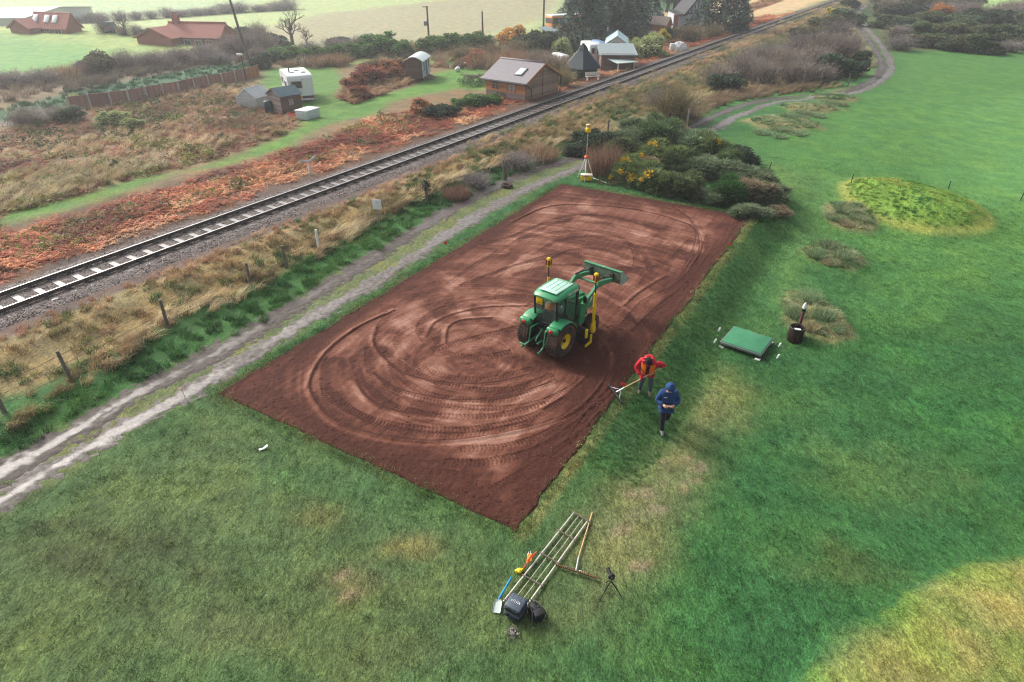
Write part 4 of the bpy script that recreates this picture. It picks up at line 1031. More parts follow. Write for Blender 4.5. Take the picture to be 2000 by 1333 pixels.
mb = MB(); mb.rbox((0, .55, .62), (.42, 1.5, .42), .05); mb.rbox((0, 1.7, .58), (.34, 1.3, .34), .05); mb.cyl((-.42, .05, .56), (.42, .05, .56), .12, n=14); mb.cyl((-.48, 1.88, .37), (.48, 1.88, .37), .07, n=12); mb.rbox((0, -.12, .72), (.34, .22, .3), .03)
mb.build('chassis', [DSTEEL], tractor)
mb = MB(); mb.prism([(1.12, .82), (1.12, 1.47), (1.55, 1.44), (2.05, 1.36), (2.36, 1.22), (2.42, 1.02), (2.40, .78)], -.30, .30, smooth=False); mb.rbox((0, 1.66, 1.44), (.34, .85, .06), .03, rx=-.11)
mb.build('hood', [GRN], tractor)
mb = MB(); mb.rbox((0, 2.41, .98), (.5, .05, .36), .02); [mb.box((0, 2.44, .86 + .06 * k), (.46, .02, .018)) for k in range(5)]; mb.build('grille', [BLK], tractor)
for sg in (-1, 1): MB().rbox((.19 * sg, 2.42, 1.16), (.12, .05, .08), .02).build('headlight', [SILVER], tractor)
# fenders
for sg in (-1, 1):
    mb = MB(); arc = []; R1, R0 = .70, .665
    angs = [math.radians(a) for a in range(24, 128, 8)]
    out = [(.05 + R1 * math.cos(a), .60 + R1 * math.sin(a)) for a in angs]
    vs = []; n_ = len(out)
    for x in (.33 * sg, .40 * sg, .76 * sg, .80 * sg):
        dz = -.03 if abs(x) in (.33, .80) else 0
        vs += [(x, p[0], p[1] + dz) for p in out]
    fs = [(k * n_ + i, k * n_ + i + 1, (k + 1) * n_ + i + 1, (k + 1) * n_ + i) for k in range(3) for i in range(n_ - 1)]
    mb.add(vs, fs, 0, True)
    vs2 = [(v[0], (v[1] - .05) * .96 + .05, (v[2] - .60) * .96 + .60) for v in vs]; mb.add(vs2, fs, 0, True)
    for k, e in ((0, 0), (1, n_ - 1)):
        mb.add([vs[j * n_ + e] for j in range(4)] + [vs2[j * n_ + e] for j in range(4)], [(j, j + 1, 5 + j, 4 + j) for j in range(3)], 0)
    for j in (0, 3): mb.add(vs[j * n_:(j + 1) * n_] + vs2[j * n_:(j + 1) * n_], [(i, i + 1, n_ + i + 1, n_ + i) for i in range(n_ - 1)], 0)
    mb.rbox((.56 * sg, -.41, 1.13), (.45, .20, .24), .08)
    fo = mb.build('rear_fender', [GRN], tractor)
    lm = MB(); lm.lathe([(.075, 0), (.07, .02), (.045, .035), (.001, .04)], axis='Y', n=16); lo_ = lm.build('tail_light', [RED], fo, (.56 * sg, -.515, 1.14)); lo_.rotation_euler.z = PI; lo_.scale = (1.25, 1, .85)
# cab
mb = MB(); mb.rbox((0, .5, .78), (.70, 1.2, .14), .03); mb.build('cab_floor', [BLK], tractor)
def roof_sec(y, hw, z, th): return [(-hw, y, z), (-hw * .97, y, z + th * .55), (-hw * .80, y, z + th), (0, y, z + th * 1.18), (hw * .80, y, z + th), (hw * .97, y, z + th * .55), (hw, y, z), (0, y, z - .02)]
mb = MB(); secs = [roof_sec(-.17, .40, 2.03, .05), roof_sec(-.10, .50, 2.02, .10), roof_sec(.15, .55, 2.02, .16), roof_sec(.6, .565, 2.03, .18), roof_sec(1.0, .55, 2.03, .17), roof_sec(1.22, .50, 2.02, .11), roof_sec(1.29, .42, 2.02, .04)]
vs = [p for s_ in secs for p in s_]; k = 8
mb.add(vs, [(a * k + i, a * k + (i + 1) % k, (a + 1) * k + (i + 1) % k, (a + 1) * k + i) for a in range(len(secs) - 1) for i in range(k)], 0, True); mb.add(secs[0], [list(range(k))]); mb.add(secs[-1], [list(range(k))[::-1]])
roof = mb.build('cab_roof', [GRN], tractor)
mb = MB(); mb.rbox((0, .52, 2.222), (.70, .98, .035), .015)
for x in (-.18, 0, .18): mb.box((x, .56, 2.241), (.018, .74, .006), 1)
mb.box((0, .94, 2.241), (.56, .018, .006), 1)
mb.build('roof_panel', [ROOFP, GRN_L], roof)
tm = text_mesh('JOHN DEERE', .10, WHITE); to = obj('lettering', tm, roof, (.563, .72, 2.085)); to.rotation_euler = (math.radians(78), 0, math.radians(90))
PIL = {'rl': [(-.44, -.02, 1.05), (-.46, -.08, 2.04)], 'rr': [(.44, -.02, 1.05), (.46, -.08, 2.04)], 'fl': [(-.43, 1.12, .80), (-.44, 1.10, 2.04)], 'fr': [(.43, 1.12, .80), (.44, 1.10, 2.04)], 'ml': [(-.45, .42, .95), (-.47, .40, 2.04)], 'mr': [(.45, .42, .95), (.47, .40, 2.04)]}
mb = MB()
for a, b in PIL.values(): mb.cyl(a, b, .034, n=8)
for z, y0, y1 in ((1.05, -.02, .42),):
    for sg in (-1, 1): mb.cyl((.44 * sg, y0, z), (.45 * sg, y1, z - .1), .03, n=8)
mb.cyl((-.44, -.02, 1.05), (.44, -.02, 1.05), .03, n=8); mb.cyl((-.46, -.08, 2.02), (.46, -.08, 2.02), .035, n=8); mb.cyl((-.43, 1.12, 1.45), (.43, 1.12, 1.45), .025, n=8)
mb.build('cab_frame', [BLK], tractor)
def pane(pts, name='window'): return MB().slab(pts, .006).build(name, [LGLASS], tractor)
pane([(-.41, -.03, 1.08), (.41, -.03, 1.08), (.43, -.08, 2.0), (-.43, -.08, 2.0)], 'rear_window')
pane([(-.40, 1.12, 1.47), (-.41, 1.11, 2.0), (.41, 1.11, 2.0), (.40, 1.12, 1.47)], 'windscreen')
for sg in (-1, 1):
    pane([(.445 * sg, .0, 1.07), (.455 * sg, .40, .97), (.47 * sg, .38, 2.0), (.462 * sg, -.05, 2.0)], 'side_window')
    dr = pane([(.45 * sg, .45, .84), (.435 * sg, 1.08, .84), (.445 * sg, 1.07, 2.0), (.472 * sg, .43, 2.0)], 'cab_door')
    MB().rbox((.475 * sg, .50, 1.25), (.03, .05, .14), .01).build('handle', [BLK], dr)
mb = MB(); mb.rbox((0, .32, 1.0), (.44, .42, .12), .05); mb.rbox((0, .13, 1.27), (.42, .10, .46), .05, rx=.12); mb.build('driver_seat', [BLK], tractor)
mb = MB(); mb.cyl((0, 1.0, .85), (0, .85, 1.28), .03); mb.lathe([(.15, -.012), (.17, 0), (.15, .012)], (0, .85, 1.30), n=18, close=True); mb.build('steering_wheel', [BLK], tractor)
mb = MB(); mb.rbox((-.24, -.095, 1.86), (.26, .012, .24), .006, 0); pl = mb.build('number_plate', [YEL2], tractor)
tm = text_mesh('CNY', .105, BLK, .002); to = obj('lettering', tm, pl, (-.24, -.104, 1.80)); to.rotation_euler = (PI / 2, 0, 0)
for sg in (-1, 1):
    mb = MB(); mb.tube([(.45 * sg, 1.13, 1.85), (.62 * sg, 1.25, 1.83), (.66 * sg, 1.28, 1.75)], .014); mb.rbox((.67 * sg, 1.28, 1.62), (.14, .04, .26), .02); mb.build('wing_mirror', [BLK], tractor)
mb = MB(); mb.cyl((.33, 1.35, 1.3), (.33, 1.35, 1.95), .035, n=10); mb.cyl((.33, 1.35, 1.95), (.33, 1.30, 2.02), .03, n=10); mb.build('exhaust', [DSTEEL], tractor)
mb = MB(); mb.rbox((.44, -.09, 1.62), (.05, .04, .10), .01); mb.rbox((-.42, 1.18, 1.95), (.05, .06, .08), .01); mb.tube([(.44, 1.15, 2.02), (.45, 1.2, 2.35)], .006); mb.build('antenna', [BLK], tractor)
# linkage at the back
for sg in (-1, 1):
    mb = MB(); mb.tube([(.20 * sg, -.12, .60), (.30 * sg, -.52, .46), (.34 * sg, -.82, .40)], .030); mb.rbox((.34 * sg, -.84, .40), (.05, .12, .09), .02); mb.tube([(.22 * sg, -.12, 1.02), (.30 * sg, -.45, .98)], .035); mb.cyl((.30 * sg, -.45, .98), (.30 * sg, -.55, .48), .022); mb.build('lift_arm', [GRN_L], tractor)
mb = MB(); mb.tube([(0, -.2, .92), (0, -.52, .70), (.02, -.60, .62)], .028); mb.rbox((0, -.28, .45), (.10, .40, .06), .02); mb.rbox((-.34, -.84, .5), (.26, .05, .05), .01); mb.build('top_link', [GRN_L], tractor)
mb = MB(); [mb.tube([(x, -.15, .95), (x + .03, -.22, 1.05), (x + .08, -.12, 1.1)], .012) for x in (-.15, -.08, .05, .12, .2)]; mb.build('hydraulic_hose', [BLK], tractor)
mb = MB(); [mb.rbox((sg * .40, .78, .52), (.16, .34, .05), .01) for sg in (-1, 1)]; [mb.rbox((sg * .42, .86, .36), (.14, .22, .03), .01) for sg in (-1, 1)]; mb.build('step', [BLK], tractor)
# loader
for sg in (-1, 1):
    x = .48 * sg
    mb = MB(); mb.prism([(1.28, .55), (1.62, .55), (1.58, 1.05), (1.50, 1.36), (1.36, 1.36), (1.30, 1.0)], x - .035, x + .035); mb.rbox((x * .8, 1.45, .62), (.24, .28, .12), .03); mb.build('loader_tower', [GRN_L], tractor)
    mb = MB(); up = [(1.40, 1.36), (1.95, 1.56), (2.28, 1.77), (2.42, 1.80), (2.85, 1.72), (3.32, 1.60)]; lo = [(3.34, 1.47), (2.85, 1.55), (2.40, 1.60), (2.22, 1.56), (1.95, 1.40), (1.42, 1.22)]
    mb.prism(up + lo, x - .045, x + .045); mb.cyl((x - .07, 1.45, 1.29), (x + .07, 1.45, 1.29), .05); ao = mb.build('loader_arm', [GRN_L], tractor)
    mb = MB(); mb.cyl((x, 1.50, .85), (x, 1.95, 1.20), .045); mb.cyl((x, 1.95, 1.20), (x, 2.20, 1.50), .025, mi=1); mb.build('lift_cylinder', [GRN_L, STEEL], ao)
    mb = MB(); mb.cyl((x * .9, 2.34, 1.86), (x * .9, 2.85, 1.82), .04); mb.cyl((x * .9, 2.85, 1.82), (x * .9, 3.36, 1.74), .022, mi=1); mb.rbox((x, 3.36, 1.60), (.09, .10, .34), .02); mb.build('tilt_cylinder', [DSTEEL, STEEL], ao)
mb = MB(); mb.cyl((-.48, 2.55, 1.64), (.48, 2.55, 1.64), .04); mb.build('loader_crossbar', [GRN_L], tractor)
mb = MB(); W = .78
prof = [(3.42, 1.83), (3.50, 1.86), (3.60, 1.80), (3.47, 1.60), (3.50, 1.42), (3.62, 1.35), (4.05, 1.40), (4.06, 1.37), (3.61, 1.30), (3.46, 1.38), (3.41, 1.58), (3.42, 1.75)]
mb.prism(prof, -W, W, 0)
mb.box((0, 3.47, 1.87), (2 * W + .02, .19, .018), 1, rx=-.18); mb.box((.02, 3.47, 1.882), (.05, .19, .006), 2, rx=-.18)
for sg in (-1, 1):
    mb.prism([(3.42, 1.86), (3.56, 1.86), (4.06, 1.42), (4.06, 1.36), (3.60, 1.30), (3.44, 1.40)], sg * W - .012 * sg, sg * (W + .014), 2)
    mb.rbox((.42 * sg, 3.40, 1.62), (.10, .10, .30), .02, 3)
mb.box((0, 4.05, 1.385), (2 * W, .10, .02), 3, rx=.1)
mb.build('loader_bucket', [BUCK, GRN_L, GREYW, DSTEEL], tractor)
# grading blade slung between the axles, with its masts
mb = MB(); mb.prism([(1.10, .04), (1.16, .02), (1.22, .20), (1.20, .40), (1.14, .42), (1.10, .22)], -1.02, 1.02); mb.build('grading_blade', [DSTEEL], tractor)
for sg in (-1, 1):
    mb = MB(); mb.prism([(.90, .04), (1.30, .04), (1.30, .40), (1.20, .40), (1.20, .14), (.90, .14)], sg * 1.02, sg * 1.05, 0); mb.rbox((sg * .98, 1.02, .52), (.07, .12, .34), .02, 0); mb.build('blade_end_plate', [YEL], tractor)
    x = .97 * sg; mb = MB(); mb.rbox((x, 1.44, .50), (.15, .17, .24), .03); mb.cyl((x, 1.44, .60), (x, 1.42, 1.92), .052, .045, 14); mb.cyl((x, 1.43, .62), (x, 1.43, .75), .085, .06, 14); mb.rbox((x, 1.43, 1.30), (.09, .13, .40), .03); mo = mb.build('laser_mast', [YEL2], tractor)
    mb = MB(); mb.cyl((x, 1.42, 1.90), (x, 1.40, 2.40), .026, n=10); mb.tube([(x, 1.46, .65), (x - .1 * sg, 1.5, .8), (x - .04 * sg, 1.47, 1.0)], .014); mb.build('mast_rod', [DSTEEL], mo)
    mb = MB(); mb.rbox((x, 1.40, 2.50), (.13, .13, .34), .03); ro = mb.build('laser_receiver', [YEL2], mo)
    mb = MB(); [mb.rbox((x + .05 * dx, 1.40 + .05 * dy, 2.50), (.06, .06, .20), .01) for dx, dy in ((1, -1), (1, 1), (-1, -1), (-1, 1))]; mb.build('receiver_window', [mat('dark_red_window', C(120, 40, 26), .2)], ro) if False else mb.build('receiver_window', [mat('dark_red_window', C(120, 40, 26), .2)], mo)
mb = MB(); mb.rbox((0, 1.30, .46), (1.9, .10, .10), .02); mb.rbox((0, 1.1, .56), (.3, .5, .08), .02); mb.build('blade_beam', [DSTEEL], tractor)

# ------------------------------------------------------------------ people
def skin(name, V, E, rad, mats, parent, sub=2, root=0):
    me = bpy.data.meshes.new(name); me.from_pydata(V, E, [])
    o = bpy.data.objects.new(name, me); COL.objects.link(o)
    md = o.modifiers.new('skin', 'SKIN'); md.use_smooth_shade = True
    if not me.skin_vertices: raise RuntimeError('no skin layer')
    for i, v in enumerate(me.skin_vertices[0].data):
        r = rad[i]; v.radius = (r, r) if not hasattr(r, '__len__') else r; v.use_root = (i == root)
    ss = o.modifiers.new('sub', 'SUBSURF'); ss.levels = sub; ss.render_levels = sub
    bpy.context.view_layer.update()
    m2 = bpy.data.meshes.new_from_object(o.evaluated_get(bpy.context.evaluated_depsgraph_get()))
    bpy.data.objects.remove(o); m2.name = name; m2.materials.clear(); m2.materials.append(mats)
    return obj(name, m2, parent)
def lerp(a, b, t): return tuple(a[i] + (b[i] - a[i]) * t for i in range(3))
def make_person(root, J, jacket, trousers, boots, glove, hat=None, hood=None):
    """J: joints in the person's own frame (+y the way they face)"""
    nm = ['pelvis', 'waist', 'chest', 'neck', 'skull', 'crown_', 'shL', 'elL', 'wrL', 'shR', 'elR', 'wrR', 'hipL', 'knL', 'anL', 'hipR', 'knR', 'anR']
    J['crown_'] = tuple(np.array(J['skull']) + (np.array(J['skull']) - np.array(J['neck'])) * .55)
    V = [J[k] for k in nm]; ix = {k: i for i, k in enumerate(nm)}
    E = [('pelvis', 'waist'), ('waist', 'chest'), ('chest', 'neck'), ('neck', 'skull'), ('skull', 'crown_'), ('chest', 'shL'), ('shL', 'elL'), ('elL', 'wrL'), ('chest', 'shR'), ('shR', 'elR'), ('elR', 'wrR'), ('pelvis', 'hipL'), ('hipL', 'knL'), ('knL', 'anL'), ('pelvis', 'hipR'), ('hipR', 'knR'), ('knR', 'anR')]
    E = [(ix[a], ix[b]) for a, b in E]
    rd = dict(pelvis=(.14, .11), waist=(.13, .10), chest=(.15, .11), neck=.055, skull=.095, crown_=.075, shL=.06, elL=.042, wrL=.03, shR=.06, elR=.042, wrR=.03, hipL=.085, knL=.055, anL=.04, hipR=.085, knR=.055, anR=.04)
    skin('body', V, E, [rd[k] for k in nm], SKIN, root)
    nj = ['pelvis', 'waist', 'chest', 'nb', 'shL', 'elL', 'wl', 'shR', 'elR', 'wr', 'hem']
    J2 = dict(J); J2['nb'] = lerp(J['chest'], J['neck'], .75); J2['wl'] = lerp(J['elL'], J['wrL'], .92); J2['wr'] = lerp(J['elR'], J['wrR'], .92); J2['hem'] = lerp(J['pelvis'], J['knL'], .14)[:2] + (J['pelvis'][2] - .10,); J2['hem'] = (J['pelvis'][0], J['pelvis'][1], J['pelvis'][2] - .10)
    ij = {k: i for i, k in enumerate(nj)}
    ej = [('hem', 'pelvis'), ('pelvis', 'waist'), ('waist', 'chest'), ('chest', 'nb'), ('chest', 'shL'), ('shL', 'elL'), ('elL', 'wl'), ('chest', 'shR'), ('shR', 'elR'), ('elR', 'wr')]
    rj = dict(hem=(.19, .155), pelvis=(.19, .15), waist=(.185, .145), chest=(.19, .155), nb=.095, shL=.10, elL=.075, wl=.058, shR=.10, elR=.075, wr=.058)
    jk = skin('jacket', [J2[k] for k in nj], [(ij[a], ij[b]) for a, b in ej], [tuple(q * 1.14 for q in rj[k]) if isinstance(rj[k], tuple) else rj[k] * 1.14 for k in nj], jacket, root)
    nt = ['pelvis', 'hipL', 'knL', 'anL', 'hipR', 'knR', 'anR']; it = {k: i for i, k in enumerate(nt)}
    et = [('pelvis', 'hipL'), ('hipL', 'knL'), ('knL', 'anL'), ('pelvis', 'hipR'), ('hipR', 'knR'), ('knR', 'anR')]
    rt_ = dict(pelvis=(.16, .13), hipL=.105, knL=.078, anL=.06, hipR=.105, knR=.078, anR=.06)
    skin('trousers', [J[k] for k in nt], [(it[a], it[b]) for a, b in et], [rt_[k] for k in nt], trousers, root)
    for s in 'LR':
        a = Vector(J['an' + s]); t = Vector(J['toe' + s]); heel = a + (a - t) * .25; heel.z = max(.05, min(a.z, t.z)) if a.z < .16 else a.z - .06
        skin('boot', [tuple(a + Vector((0, 0, .07))), tuple(a), tuple(heel), tuple(lerp(a, t, .55)), tuple(t)], [(0, 1), (1, 2), (1, 3), (3, 4)], [.062, .060, .05, .05, .045], boots, root, 1, 1)
        w = Vector(J['wr' + s]); e = Vector(J['el' + s]); d = (w - e).normalized(); sd = Vector((1 if s == 'R' else -1, 0, 0)); sd = (sd - d * sd.dot(d)).normalized(); nn = d.cross(sd); cu = Vector(J.get('curl' + s, (0, 0, -1))); cu = (cu - d * cu.dot(d)).normalized()
        mb = MB(); mb.tube([w - d * .03, w + d * .04, w + d * .085], [.034, .046, .040], 8)
        for i, (o_, l_) in enumerate(((-.032, .062), (-.011, .075), (.011, .070), (.032, .055))):
            b0 = w + d * .08 + sd * o_; mb.tube([b0, b0 + d * l_ * .5 + cu * .012, b0 + d * l_ * .62 + cu * .045, b0 + d * l_ * .3 + cu * .065], [.0115, .011, .010, .008], 6)
        mb.tube([w + d * .03 - sd * .035, w + d * .06 - sd * .055 + cu * .02, w + d * .085 - sd * .04 + cu * .045], [.014, .012, .009], 6)
        mb.build('hand', [glove], root)
    # face
    hd = Vector(J['skull']); upv = (Vector(J['crown_']) - Vector(J['neck'])).normalized(); fw_ = Vector(J['face']); fw_ = (fw_ - upv * fw_.dot(upv)).normalized(); sx = fw_.cross(upv)
    mb = MB(); c0 = hd + fw_ * .088
    mb.tube([c0 + upv * .035, c0 + fw_ * .018 - upv * .005, c0 + fw_ * .006 - upv * .018], [.008, .014, .010], 6, 0); mb.box(tuple(c0 - upv * .048 + fw_ * .002), (.045, .012, .010), 1)
    for s in (-1, 1): mb.tube([c0 + sx * s * .034 + upv * .03 - fw_ * .004, c0 + sx * s * .034 + upv * .03 + fw_ * .006], [.012, .008], 6, 2); mb.tube([hd + sx * s * .092 + upv * .02, hd + sx * s * .105 - upv * .03], [.02, .014], 6, 0)
    mb.build('face', [SKIN, mat('lips', C(170, 96, 88), .5), BLK], root)
    if hood is not None:
        up_ = hd + upv * .02
        vs = []; rings = 7; n = 14
        for k in range(rings):
            f = k / (rings - 1); a = f * 2.25; rr = .150 * math.sin(a + .12) + .012 if k else .02
            cz = .165 * math.cos(a)
            for i in range(n):
                t_ = 2 * PI * i / n; fy = math.cos(t_) * rr; fx = math.sin(t_) * rr * .92
                cut = .05 if (math.cos(t_) > .45 and k > 3) else 0
                vs.append(up_ + sx * fx + fw_ * (fy - .02 - cut * 1.2) + upv * (cz + (.03 if k == 0 else 0)))
        skip = lambda k, i: k >= 3 and math.cos(2 * PI * (i + .5) / n) > .55
        mb = MB(); mb.add(vs, [(k * n + i, k * n + (i + 1) % n, (k + 1) * n + (i + 1) % n, (k + 1) * n + i) for k in range(rings - 1) for i in range(n) if not skip(k, i)], 0, True); mb.build('hood', [hood], root)
    if hat is not None:
        mb = MB(); vs = []; n = 14
        prof = [(.112, .0), (.115, .04), (.105, .085), (.07, .12), (.004, .135)]
        for r_, h_ in prof:
            for i in range(n): t_ = 2 * PI * i / n; vs.append(hd + sx * math.sin(t_) * r_ + fw_ * math.cos(t_) * r_ * 1.08 + upv * (h_ + .02))
        mb.add(vs, [(k * n + i, k * n + (i + 1) % n, (k + 1) * n + (i + 1) % n, (k + 1) * n + i) for k in range(4) for i in range(n)], 0, True); mb.build('hat', [hat], root)
    return jk
def vest(root, J, open_front=True):
    """sleeveless vest: shoulder straps and panels lying on the jacket"""
    ch = Vector(J['chest']); pe = Vector(J['pelvis']); nk = Vector(J['neck']); upv = (nk - pe).normalized(); sx = Vector((1, 0, 0)); fw_ = sx.cross(upv) * -1
    if fw_.y < 0: fw_ = -fw_
    mb = MB()
    def sheet(x0, x1, front, mi, lo, hi, lift=0.0):
        rows = 7; cols = 5; vs = []
        L = (nk - pe).length
        for r_ in range(rows):
            f = lo + (hi - lo) * r_ / (rows - 1)
            for c_ in range(cols):
                x = x0 + (x1 - x0) * c_ / (cols - 1); dpt = math.sqrt(max(.0, 1 - (x / .24) ** 2)) * (.242 if f < .72 else .242 - (f - .72) * .42) + lift
                vs.append(pe + upv * (f * L) + sx * x + fw_ * (dpt if front else -dpt))
        mb.add(vs, [(r_ * cols + c_, r_ * cols + c_ + 1, (r_ + 1) * cols + c_ + 1, (r_ + 1) * cols + c_) for r_ in range(rows - 1) for c_ in range(cols - 1)], mi, True)
    sheet(-.19, .19, False, 0, -.05, 1.0); sheet(-.19, .19, False, 1, .22, .34, .004)
    for s in (-1, 1):
        a, b = (.055 * s, .215 * s); sheet(a, b, True, 0, -.02, 1.0); sheet(a, b, True, 1, .14, .22, .004)
    mb.build('hivis_vest', [ORANGE, SILVER], root)
DENIM = mat('work_denim', C(74, 82, 92), .85, 0, .2, 9); REDJ = mat('red_jacket', C(186, 26, 44), .7, 0, .12, 8); NAVY = mat('navy_fleece', C(34, 66, 112), .9, 0, .12, 8)
BOOT = mat('muddy_boot', C(124, 110, 98), .8, 0, .25, 10); BLKT = mat('black_trousers', C(30, 32, 42), .85, 0, .2, 8); GREYB = mat('grey_boot', C(120, 124, 132), .7, 0, .2, 8); GLV = mat('red_glove', C(200, 30, 48), .7, 0, .1, 8); WOOL = mat('black_wool', C(30, 30, 36), .95, 0, .2, 12)
# worker with the rake
wb = G(1259, 771); th_ = PI - .30
worker = thing('person', 'person in red jacket and orange hi-vis vest bending over to rake the soil', 'person', wb, th_)
Rw = Matrix.Rotation(-th_, 3, 'Z')
def to_local(p, b): return Rw @ (Vector(p) - Vector(b))
rk_lo = Vector(U(1204, 766, .15)); rk_hi = Vector(U(1297, 716, 1.06))
def on_rake(px):
    f = max(0, min(1, (px - 1204) / (1297 - 1204))); best = 0; bd_ = 1e9
    for i in range(200):
        t_ = i / 199; p = rk_lo.lerp(rk_hi, t_); dz_ = p.y * _c + (CAM_H - p.z) * _s; q = CX + FPX * p.x / dz_
        if abs(q - px) < bd_: bd_ = abs(q - px); best = t_
    return rk_lo.lerp(rk_hi, best)
hA = to_local(on_rake(1251), wb); hB = to_local(on_rake(1288), wb)
Jw = dict(pelvis=(0, -.12, .90), waist=(0, -.04, 1.03), chest=(0, .12, 1.24), neck=(0, .24, 1.40), skull=(0, .34, 1.48), face=(0, .8, -.6), shL=(-.225, .12, 1.31), shR=(.225, .12, 1.31),
          hipL=(-.10, -.10, .86), hipR=(.10, -.10, .86), knL=(-.14, .02, .47), knR=(.15, .02, .47), anL=(-.15, -.04, .10), anR=(.17, -.04, .10), toeL=(-.17, .15, .045), toeR=(.19, .15, .045))
hi_, lo_h = (hA, hB) if hA.x > hB.x else (hB, hA)
for s, h in (('R', hi_), ('L', lo_h)):
    sh = Vector(Jw['sh' + s]); w = Vector(h) + (sh - Vector(h)).normalized() * .09
    dd = w - sh; L_ = dd.length; mid = sh.lerp(w, .5); out = Vector((1 if s == 'R' else -1, -.5, -.25)).normalized(); k_ = math.sqrt(max(0, .30 ** 2 - (L_ / 2) ** 2)); Jw['el' + s] = tuple(mid + out * k_); Jw['wr' + s] = tuple(w)
jk = make_person(worker, Jw, REDJ, DENIM, BOOT, GLV, hat=WOOL)
vest(worker, Jw)
mb = MB(); mb.tube([(-.13, .15, 1.34), (-.10, .03, 1.42), (0, -.02, 1.44), (.10, .03, 1.42), (.13, .15, 1.34)], [.05, .065, .07, .065, .05], 8); mb.build('collar_hood', [REDJ], worker)
mb = MB(); mb.tube([(0, .33, 1.36), (-.02, .34, 1.24), (.0, .33, 1.14)], [.05, .055, .03], 8); mb.build('scarf', [WOOL], worker)
WOODL = mat('pale_wood', C(204, 166, 120), .55, 0, .15, 14); ALU = mat('aluminium', C(188, 192, 194), .35, .7, .08, 8)
rake = thing('landscape_rake', 'wide wooden-handled landscape rake held by the worker in red, head on the soil', 'rake', rk_lo)
def rake_parts(root, a, b, width, n_t, hd_dir, tool_mat, teeth_dn):
    """a head end, b handle end (local)"""
    a = Vector(a); b = Vector(b); MB().cyl(a + (b - a) * .08, b, .017, .016, 8).build('handle', [WOODL], root)
    hdv = Vector(hd_dir).normalized(); ax = (a - b).normalized(); hd0 = a + ax * .06
    mb = MB(); mb.box((0, 0, 0), (width, .035, .03)); ho = mb.build('rake_head', [tool_mat], root, hd0); ho.rotation_euler.z = math.atan2(hdv.y, hdv.x)
    mb = MB(); [mb.box((-width / 2 + width * (i + .5) / n_t, 0, -.05 if teeth_dn else .05), (.014, .012, .09)) for i in range(n_t)]; mb.build('tine', [tool_mat], ho)
    mb = MB(); nb = a + (b - a) * .10
    for s in (-1, 1): mb.tube([nb, a + hdv * s * width * .2 - ax * .02, hd0 + hdv * s * width * .36], .008)
    mb.cyl(a, nb + (b - a) * .06, .021, n=8); mb.build('brace', [ALU], root)
rh = Vector(U(1203, 796)) - Vector(U(1180, 764)); rake_parts(rake, (0, 0, 0), rk_hi - rk_lo, 1.0, 22, (rh.x, rh.y, 0), DSTEEL, True)
# operator with the remote control
ob = G(1294, 841); th2 = PI - .08
operator = thing('person', 'person in navy hooded jacket and black trousers walking with head down over a controller', 'person', ob, th2)
Jo = dict(pelvis=(0, 0, .98), waist=(0, .01, 1.12), chest=(0, .03, 1.36), neck=(0, .06, 1.53), skull=(0, .13, 1.64), face=(0, 1, -.5), shL=(-.19, .02, 1.44), shR=(.19, .02, 1.44), elL=(-.31, .05, 1.16), elR=(.31, .05, 1.16), wrL=(-.13, .27, 1.14), wrR=(.13, .27, 1.14), curlL=(1, .2, .3), curlR=(-1, .2, .3),
          hipL=(-.10, 0, .92), hipR=(.10, 0, .92), knR=(.09, .18, .50), anR=(.05, .16, .10), toeR=(.05, .35, .045), knL=(-.09, .0, .50), anL=(-.07, -.30, .19), toeL=(-.07, -.17, .05))
make_person(operator, Jo, NAVY, BLKT, GREYB, SKIN, hood=NAVY)
MB().rbox((.10, .187, 1.36), (.09, .006, .02), .002).build('chest_badge', [SILVER], operator)
Ro = Matrix.Rotation(th2, 3, 'Z')
ctl = thing('remote_controller', 'small black remote controller held in both hands of the person in navy', 'controller', Vector(ob) + Ro @ Vector((0, .36, 1.13)), th2)
MB().rbox((0, 0, 0), (.17, .10, .045), .015).build('casing', [BLK], ctl)
for s in (-1, 1): mb = MB(); mb.cyl((.05 * s, .0, .02), (.05 * s, 0, .045), .009, n=8); mb.cyl((.05 * s, .0, .045), (.05 * s, 0, .055), .016, n=10); mb.build('stick', [SILVER], ctl); mb = MB(); mb.cyl((.06 * s, .05, .0), (.07 * s, .12, .03), .006, n=6); mb.build('aerial', [BLK], ctl)
# driver
drv = Vector((1.151, 18.184, tz)) + Matrix.Rotation(TR, 3, 'Z') @ Vector((-.02, .38, .62))
driver = thing('person', 'seated tractor driver in orange hi-vis vest seen through the rear cab window', 'person', drv, TR)
Jd = dict(pelvis=(0, -.04, .50), waist=(0, -.05, .64), chest=(0, -.03, .86), neck=(0, .01, 1.04), skull=(0, .04, 1.16), face=(0, 1, -.2), shL=(-.19, -.03, .95), shR=(.19, -.03, .95), elL=(-.27, .12, .72), elR=(.27, .12, .72), wrL=(-.13, .36, .74), wrR=(.13, .36, .74), hipL=(-.1, .02, .48), hipR=(.1, .02, .48), knL=(-.13, .42, .50), knR=(.13, .42, .50), anL=(-.12, .5, .24), anR=(.12, .5, .24), toeL=(-.12, .62, .20), toeR=(.12, .62, .20))
make_person(driver, Jd, mat('grey_jacket', C(170, 172, 172), .8), BLKT, BOOT, SKIN, hat=WOOL); vest(driver, Jd)
